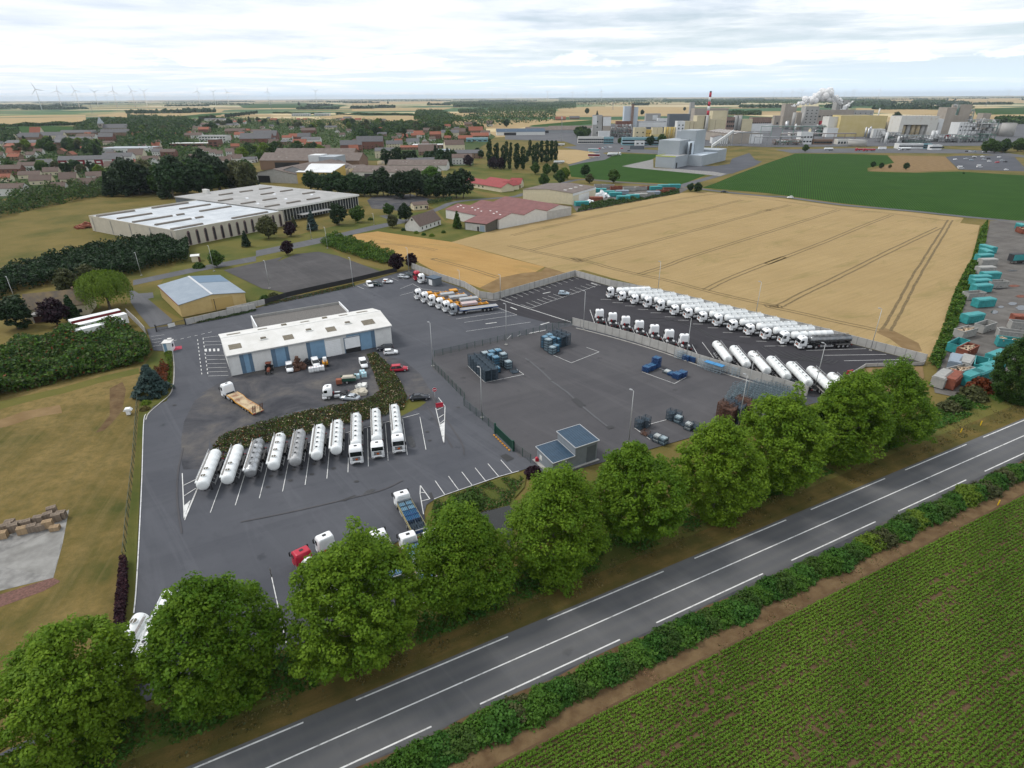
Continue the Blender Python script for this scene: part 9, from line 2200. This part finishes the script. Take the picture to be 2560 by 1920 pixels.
t=thing("tipping_trailer","green tipping trailer heaped with sand","trailer",pt('F',1285,1090,ZY),R(10));mb=MB();mb.box(-1.9,1.9,-1.1,1.1,0.7,0.85);mb.box(-1.9,1.9,-1.1,-1.0,0.85,1.5);mb.box(-1.9,1.9,1.0,1.1,0.85,1.5);part(t,"tub",mb,MATS["green_fence_paint"]);mb=MB();mb.loft([[(-1.85,-0.98,0.86),(1.85,-0.98,0.86),(1.85,0.98,0.86),(-1.85,0.98,0.86)],[(-1.2,-0.6,1.75),(1.2,-0.6,1.75),(1.2,0.6,1.75),(-1.2,0.6,1.75)]]);part(t,"sand_load",mb,M_BEIGE)
for s in(1,-1):wheel(t,-0.3,s*1.0,0.42,0.3,s)
t=thing("site_bin","small orange site bin beside the green trailer","bin",pt('F',1205,1110,ZY),0.2);mb=MB();mb.bbox(-0.7,0.7,-0.6,0.6,0.3,1.5,0.06);part(t,"bin_body",mb,M_RTILE);boxp(t,"bin_foot",M_CHAS,-0.6,0.6,-0.5,0.5,0,0.3)
t=thing("mini_digger","yellow mini digger with a white cab beside the pickup van","digger",pt('F',1085,945,ZY),R(-70));mb=MB();mb.bbox(-1.0,1.0,-0.7,0.7,0.5,1.2,0.1);part(t,"body",mb,M_ORNG);mb=MB();mb.bbox(-0.6,0.4,-0.5,0.5,1.2,2.3,0.1);part(t,"cab",mb,M_WHITE);mb=MB();mb.bbox(-1.1,1.1,-0.9,-0.55,0,0.5,0.1);part(t,"track",mb,M_BLACK);mb=MB();mb.bbox(-1.1,1.1,0.55,0.9,0,0.5,0.1);part(t,"track",mb,M_BLACK);mb=MB();mb.bar((0.9,0,1.0),(2.0,0,2.2),0.2);mb.bar((2.0,0,2.2),(2.7,0,0.6),0.16);part(t,"boom",mb,M_RUST)
t=thing("no_entry_sign","round red no entry sign with a white bar","road sign",pt('L',652,165,ZY),R(10));mb=MB();mb.cyl((0,0,0),(0,0,3.6),0.05,0.05,8);part(t,"pole",mb,M_POLE);mb=MB();mb.cyl((0,-0.06,3.5),(0,-0.1,3.5),0.48,0.48,24,0,False);d_=part(t,"sign_disc",mb,M_RED);boxp(d_,"white_bar",M_WHITE,-0.34,0.34,-0.115,-0.1,3.42,3.58);mb=MB();mb.cyl((0,-0.05,3.5),(0,-0.058,3.5),0.53,0.53,24,0,False);mb.build("rim",M_WHITE,d_)
for v,x,y,lab in(('L',688,195,"red plastic barrier at the foot of the no entry sign"),('I',705,1430,"red plastic barrier leaning at the low concrete wall")):t=thing("road_barrier",lab,"barrier",pt(v,x,y,ZY),0.3);mb=MB();mb.prismx([(-0.3,0),(0.3,0),(0.12,0.5),(0.1,0.95),(-0.1,0.95),(-0.12,0.5)],-0.85,0.85);part(t,"barrier_body",mb,M_RED)
for i,(v,x,y,w) in enumerate((('N',1835,565,.18),('N',1663,630,.18),('N',1738,1195,.7),('N',1535,1285,.7),('N',1985,1255,.18))):t=thing("marker_post",["yellow marker post on the verge, nearer the lone tree","yellow marker post on the verge, further from the lone tree","broad yellow marker board standing in the shrubs, upper one","broad yellow marker board beside the bright shrub","yellow marker post at the beet field edge"][i],"marker",pt(v,x,y,0.2),0.4);mb=MB();mb.bbox(-w/2,w/2,-0.06,0.06,0.5 if w>.5 else 0.02,1.1,0.02);part(t,"marker_face",mb,mat("signal_yellow",(0.75,0.48,0.01),0.5));boxp(t,"stake",M_CHAS,-0.04,0.04,-0.05,0.05,0,0.5 if w>.5 else 0.02)
t=thing("field_hut","small white box with a dark cover standing in the rough meadow","hut",pt('E',1115,1505,ZL[0]),0.3);mb=MB();mb.bbox(-0.4,0.4,-0.4,0.4,0,1.1,0.04);part(t,"box_body",mb,M_WHITE);mb=MB();mb.prism([(-0.9,1.0),(0.9,1.0),(0.5,1.5),(-0.5,1.5)],-0.5,0.6);part(t,"cover",mb,M_WHITE)
t=thing("person","person in an orange jacket and dark trousers standing behind the white hatchback","person",pt('F',1602,240,ZY),1.0)
def skin(name,V_,E_,rad,m,par):
 me=bpy.data.meshes.new(name);me.from_pydata(V_,E_,[]);me.materials.append(m);o=bpy.data.objects.new(name,me);COL.objects.link(o);o.parent=par
 s=o.modifiers.new("skin",'SKIN');u=o.modifiers.new("sub",'SUBSURF');u.levels=u.render_levels=1
 for d_,r_ in zip(me.skin_vertices[0].data,rad):d_.radius=(r_,r_*0.85)
 me.skin_vertices[0].data[0].use_root=True;return o
bd=skin("body",[(0,0,.95),(0,0,1.2),(0,0,1.42),(0,0,1.52),(0,0,1.66),(0,.02,1.76),(.11,0,.88),(.12,.02,.48),(.12,0,.08),(.12,.14,.04),(-.11,0,.88),(-.12,.02,.48),(-.12,0,.08),(-.12,.14,.04),(.2,0,1.4),(.27,0,1.14),(.26,.1,.9),(.26,.12,.82),(-.2,0,1.4),(-.27,0,1.14),(-.26,.1,.9),(-.26,.12,.82)],[(0,1),(1,2),(2,3),(3,4),(4,5),(0,6),(6,7),(7,8),(8,9),(0,10),(10,11),(11,12),(12,13),(2,14),(14,15),(15,16),(16,17),(2,18),(18,19),(19,20),(20,21)],[.15,.14,.15,.06,.1,.08,.1,.07,.05,.04,.1,.07,.05,.04,.07,.055,.04,.035,.07,.055,.04,.035],mat("skin_and_dark_trousers",(0.06,0.05,0.05),0.8),t)
skin("jacket",[(0,0,.95),(0,0,1.2),(0,0,1.43),(.2,0,1.41),(.275,0,1.14),(.265,.09,.94),(-.2,0,1.41),(-.275,0,1.14),(-.265,.09,.94)],[(0,1),(1,2),(2,3),(3,4),(4,5),(2,6),(6,7),(7,8)],[.17,.165,.165,.085,.07,.06,.085,.07,.06],M_HAZ,bd);mb=MB();mb.cyl((0,.01,1.55),(0,.02,1.72),0.09,0.085,10);mb.build("face",mat("face_skin",(0.45,0.28,0.20),0.7),bd);mb=MB();mb.cyl((0,-.01,1.70),(0,0,1.79),0.10,0.06,10);mb.build("hair",M_BTILE,bd)
# ------------------------------------------------------------------ woods, hedgerows, turbines and pylons far out
def wood(name,label,v,poly,n,h,size,mats,w,seed,kind="stuff"):
 P=pts(v,*poly);o=foliage_area(name,P,n,lumpy(h,0.35,0.05),size,mats,w,seed,0.0,0.7)
 if kind=="stuff":tag(o,None,None,None,"stuff")
 else:tag(o,label,"hedge")
 return o
WM=([LF_MID,LF_DARK,LF_OLIVE],[3,4,0.6])
wood("wood","",'T2',[(990,95),(1130,60),(1500,60),(2000,110),(2212,110),(2212,210),(2050,300),(1700,330),(1500,230),(1490,150),(1230,140),(1160,230),(860,220),(870,170)],26000,15,3.2,*WM,101)
wood("wood","",'T1',[(0,180),(500,200),(640,260),(480,330),(480,440),(180,480),(0,470)],15000,14,3.0,*WM,102)
wood("wood","",'T3',[(905,75),(1000,60),(2212,70),(2212,125),(2020,130),(2000,250),(1500,310),(1250,310),(1100,290),(860,270),(1100,215),(1330,165),(1350,130),(1100,110)],40000,16,5.0,*WM,103)
wood("wood","",'T3',[(610,250),(640,165),(870,165),(1090,250),(900,290)],9000,18,3.6,*WM,104)
wood("wood","",'T3',[(0,320),(350,290),(600,280),(1000,290),(900,330),(420,380),(0,440)],18000,13,3.0,*WM,105)
wood("wood","",'T3',[(1050,150),(1300,145),(1330,165),(1060,170)],5000,13,5,*WM,106)
wood("wood","",'T4',[(-200,215),(0,215),(600,200),(1100,195),(1100,140),(600,120),(-200,110)],26000,18,8,*WM,107)
wood("wood","",'T4',[(1000,160),(1700,175),(2300,180),(2300,150),(1650,140),(1000,130)],12000,16,9,*WM,108)
wood("wood","",'T4',[(1750,310),(2130,315),(2130,290),(1750,290)],4000,12,5,*WM,109)
wood("wood","",'T5',[(-50,240),(500,245),(1100,235),(1500,230),(1500,180),(-50,185)],14000,15,8,*WM,110)
wood("wood","",'T5',[(1400,255),(2000,250),(2000,195),(1400,185)],8000,16,8,*WM,111)
wood("wood","",'T6',[(510,240),(1000,240),(1000,205),(510,205)],6000,22,8,*WM,112)
wood("wood","",'T6',[(1750,540),(2212,560),(2400,560),(2400,500),(1750,500)],5000,14,4,*WM,113)
wood("wood","",'A',[(-300,620),(0,640),(140,600),(180,540),(20,520),(-300,540)],12000,14,3,*WM,114)
rh=random.Random(3)
def far_belts(n,d0,d1,seed):
 rng=np.random.default_rng(seed);C=[]
 for k in range(n):
  d=rng.uniform(d0**0.5,d1**0.5)**2;a=rng.uniform(-0.78,0.78);L_=rng.uniform(0.02,0.10)*d;w=rng.uniform(30,160);m=int(260);t=rng.uniform(-0.5,0.5,m)*L_
  x0,y0=d*math.sin(a),d*math.cos(a);q=rng.normal(0,0.08)
  C.append(np.stack([x0+t*math.cos(q),y0+t*math.sin(q)+rng.uniform(-w/2,w/2,m),rng.uniform(0.3,1.6,m)*rng.uniform(6,10)],1))
 C=np.concatenate(C);me=leaves_mesh("belt_leaves",C,rng.normal(size=C.shape)+np.array([0,-0.6,0.6]),rng.uniform(8,22,len(C)),LF_DARK,rng)
 o=bpy.data.objects.new("far_woods",me);COL.objects.link(o);tag(o,None,None,None,"stuff")
far_belts(34,3600,7000,7);far_belts(80,7000,24000,8)
for i,(v,pl) in enumerate([('T2',[(-100,128),(300,118),(700,112),(985,105)]),('T1',[(0,72),(300,68),(620,62),(900,60)]),('T1',[(1050,55),(1250,52)]),('T1',[(1255,150),(1500,155),(1740,162)]),('T1',[(1800,160),(2212,165)]),('T3',[(110,185),(400,190),(620,195)]),('A',[(0,465),(300,462),(740,455)])]):
 P=[pt(v,x,y) for x,y in pl];A_=[p+Vector((0,9,0)) for p in P]+[p-Vector((0,9,0)) for p in reversed(P)]
 t=thing("hedgerow",f"dark hedgerow across the far fields, {['above the left green field','below the wind turbines','at the foot of the tallest near pylon','left of the college blocks','right of the college blocks','behind the round wood','bordering the left straw field'][i]}","hedgerow",(0,0,0))
 foliage_area("foliage",A_,2200,lumpy(9,0.4,0.03),3.2,WM[0],WM[1],130+i,0,0.7,t)
for i in range(13):tree('round','T1',(850+22*i,190-3*i+4*(i%2)),"tree in the avenue between the fields",1.25,LF_DARK,"avenue trees between the fields")
for i in range(8):tree('pop','T1',(620+12*i,212),"slim poplar in the short row on the field edge",0.5,None,"poplars on the field edge",1.5)
for v,q,k,lab in(('T1',(880,265),1.7,"large dark tree before the avenue"),('T1',(1480,85),2.6,"lone round copse in the far green field"),('A',(490,305),2.6,"lone tree in the far left fields"),('T1',(745,205),1.3,"round tree next to the short poplar row"),('T3',(1525,305),1.5,"dark round tree on the wheat slope by the railway"),('T3',(355,78),2.2,"lone bush far out on the pale fields"),('T3',(760,90),2.4,"pair of trees at the foot of the far pylon"),('T4',(1250,265),1.5,"round tree behind the concrete lift tower"),('T4',(125,300),1.9,"tall tree on the wheat slope behind the works"),('T4',(760,310),1.6,"dark tree behind the pale blue tower"),('T6',(250,510),2.0,"dark tree behind the silo hall"),('T6',(1030,200),2.0,"lone bush on the bright far wheat"),('T6',(1150,200),2.0,"second lone bush on the bright far wheat")):
 tree('round',v,q,lab,k,LF_DARK)
M_TURB=mat("turbine_white",(0.72,0.73,0.74),0.5)
def make_turbine(rot):
 t=thing("wind_turbine","white wind turbine","wind turbine")
 mb=MB();mb.cyl((0,0,0),(0,0,128),2.9,1.8,12);mb.build("tower",M_TURB,t)
 mb=MB();mb.bbox(-2.0,2.0,-4.5,7,127,131.5,0.8);n=mb.build("nacelle",M_TURB,t)
 mb=MB();mb.cyl((0,-4.5,129.3),(0,-7.5,129.3),1.8,0.8,10);h=mb.build("hub",M_TURB,t)
 for k in range(3):
  a=rot+k*2*PI/3;d=Vector((math.sin(a),0,math.cos(a)));s=Vector((math.cos(a),0,-math.sin(a)));o=Vector((0,-6.0,129.3));mb=MB();rings=[]
  for f,c in((0.02,2.0),(0.12,4.6),(0.35,3.8),(0.7,2.6),(1.0,0.8)):q=o+d*48*f;rings.append([q-s*c*0.5,q+Vector((0,-0.5*c*0.5,0)),q+s*c*0.6,q+Vector((0,0.5*c*0.5,0))])
  mb.loft(rings,0,True);mb.build("blade",M_TURB,h)
 return t
TB=[proto(make_turbine,r) for r in(0.2,1.1,1.75)]
TU=[('A',x,y,h) for x,y,h in((313,170,117),(495,175,100),(650,172,104),(815,175,86),(975,160,100),(1135,160,102),(1240,165,94),(1703,155,94),(1838,160,88),(1955,165,84),(915,205,50),(700,200,46),(625,205,44),(1040,220,36),(1205,205,44),(1398,215,32),(120,220,30),(65,220,28))]+[('B',x,y,h) for x,y,h in((97,155,88),(510,148,92),(1225,168,44),(1335,172,48),(1362,178,40),(1478,168,48),(1515,170,44),(1570,165,44),(1690,165,40),(1867,165,42),(2037,160,46),(2113,178,34),(2165,160,48),(1100,190,24))]+[('C',x,y,h) for x,y,h in((80,160,44),(150,160,40),(310,140,72),(527,140,66),(643,145,62),(776,140,78),(905,155,54),(1165,150,46))]+[('D',x,y,h) for x,y,h in((60,155,48),(125,155,50),(218,150,56),(270,158,46),(302,140,62),(462,155,50),(505,158,46),(575,140,60),(737,155,54),(755,155,54),(968,150,64),(672,165,40),(905,165,40),(2065,230,40))]
TU.sort(key=lambda a:px(a[0],a[1],0)[0])
sides=[("on the left skyline",0,640),("on the middle skyline",640,1400),("on the skyline behind the works chimney",1400,1900),("on the skyline right of the steam plume",1900,2600)]
for where,a,b in sides:
 g_=[q for q in TU if a<=px(q[0],q[1],0)[0]<b]
 for i,(v,x,y,h) in enumerate(g_):
  X,Y=px(v,x,y);D_=129.0/(h/3.45625/CF)
  d=FW*CF+RT*(X-1280)-UP*(Y-960);k=D_/Vector((d.x,d.y,0)).length;p=Vector((d.x*k,d.y*k,0));
  place(TB[i%3],p,math.atan2(-p.x,p.y)+rh.uniform(-0.5,0.5),f"{ORD[i]} wind turbine from the left {where}","wind turbines on the skyline")
def make_pylon():
 t=thing("power_pylon","steel lattice power pylon","pylon");mb=MB()
 lv=[(0,4.0),(12,2.8),(24,1.7),(34,1.0),(46,0.3)]
 for(z0,a),(z1,b) in zip(lv,lv[1:]):
  for sx,sy in((1,1),(1,-1),(-1,-1),(-1,1)):
   mb.bar((a*sx,a*sy,z0),(b*sx,b*sy,z1),0.35);nx,ny=-sy,sx;mb.bar((a*sx,a*sy,z0),(b*nx,b*ny,z1),0.22)
 mb.build("lattice_mast",M_STEELF,t)
 for z,w in((28,8),(34,6.5),(40,5)):
  mb=MB();mb.bar((-w,0,z),(w,0,z),0.4);mb.bar((-w,0,z),(0,0,z+2.4),0.25);mb.bar((w,0,z),(0,0,z+2.4),0.25);mb.build("cross_arm",M_STEELF,t)
 return t
PY=proto(make_pylon)
for v,x,y,k,lab in(('A',800,360,1.0,"lattice pylon above the church wood"),('T1',1245,150,1.0,"lattice pylon before the far green field, near the college blocks"),('C',870,328,0.95,"lattice pylon on the wheat slope behind the works"),('B',1505,328,0.9,"thin lattice pylon in the middle of the far fields"),('T6',1620,290,0.8,"pylon behind the right tan towers"),('T3',210,130,0.7,"faint pylon left in the far pale fields"),('T5',1600,255,0.9,"pylon behind the small steam puff")):place(PY,pt(v,x,y,0),0.4,lab,None,k)
t=thing("radio_mast","slim lattice radio mast beside the tall poplars","mast",pt('C',425,605,0.05));mb=MB();Hm=hgt(pt('C',425,605),'C',378)
for a in range(3):mb.bar((1.2*math.cos(a*2.1),1.2*math.sin(a*2.1),0),(0.5*math.cos(a*2.1),0.5*math.sin(a*2.1),Hm),0.3)
for k in range(24):z=Hm*k/24;mb.bar((1.1*math.cos(k*2.1),1.1*math.sin(k*2.1),z),(0.9*math.cos(k*2.1+2.1),0.9*math.sin(k*2.1+2.1),z+Hm/24),0.18)
part(t,"lattice_mast",mb,M_STEELF)
for k in range(3):mb=MB();mb.box(math.cos(k*2.1)*1.2-0.3,math.cos(k*2.1)*1.2+0.3,math.sin(k*2.1)*1.2-0.3,math.sin(k*2.1)*1.2+0.3,Hm-5,Hm-1.5);part(t,"antenna_panel",mb,M_DWHITE)
def drop(o):
 for k in list(kids(o)):drop(k)
 bpy.data.objects.remove(o)
for p in PROTOS:
 if p.name not in USED:drop(p)
# ------------------------------------------------------------------ haze
mb=MB();mb.box(-30000,30000,-3000,46000,-1.5,190)
hzm=bpy.data.materials.new("haze_air");hzm.use_nodes=True
t_=hzm.node_tree;t_.nodes.remove(t_.nodes["Principled BSDF"])
pv=t_.nodes.new("ShaderNodeVolumePrincipled");pv.inputs["Density"].default_value=0.000032;pv.inputs["Color"].default_value=(0.80,0.90,1.0,1);pv.inputs["Anisotropy"].default_value=0.1
t_.links.new(pv.outputs[0],t_.nodes["Material Output"].inputs["Volume"])
hz_=mb.build("haze",hzm);hz_["kind"]="stuff"
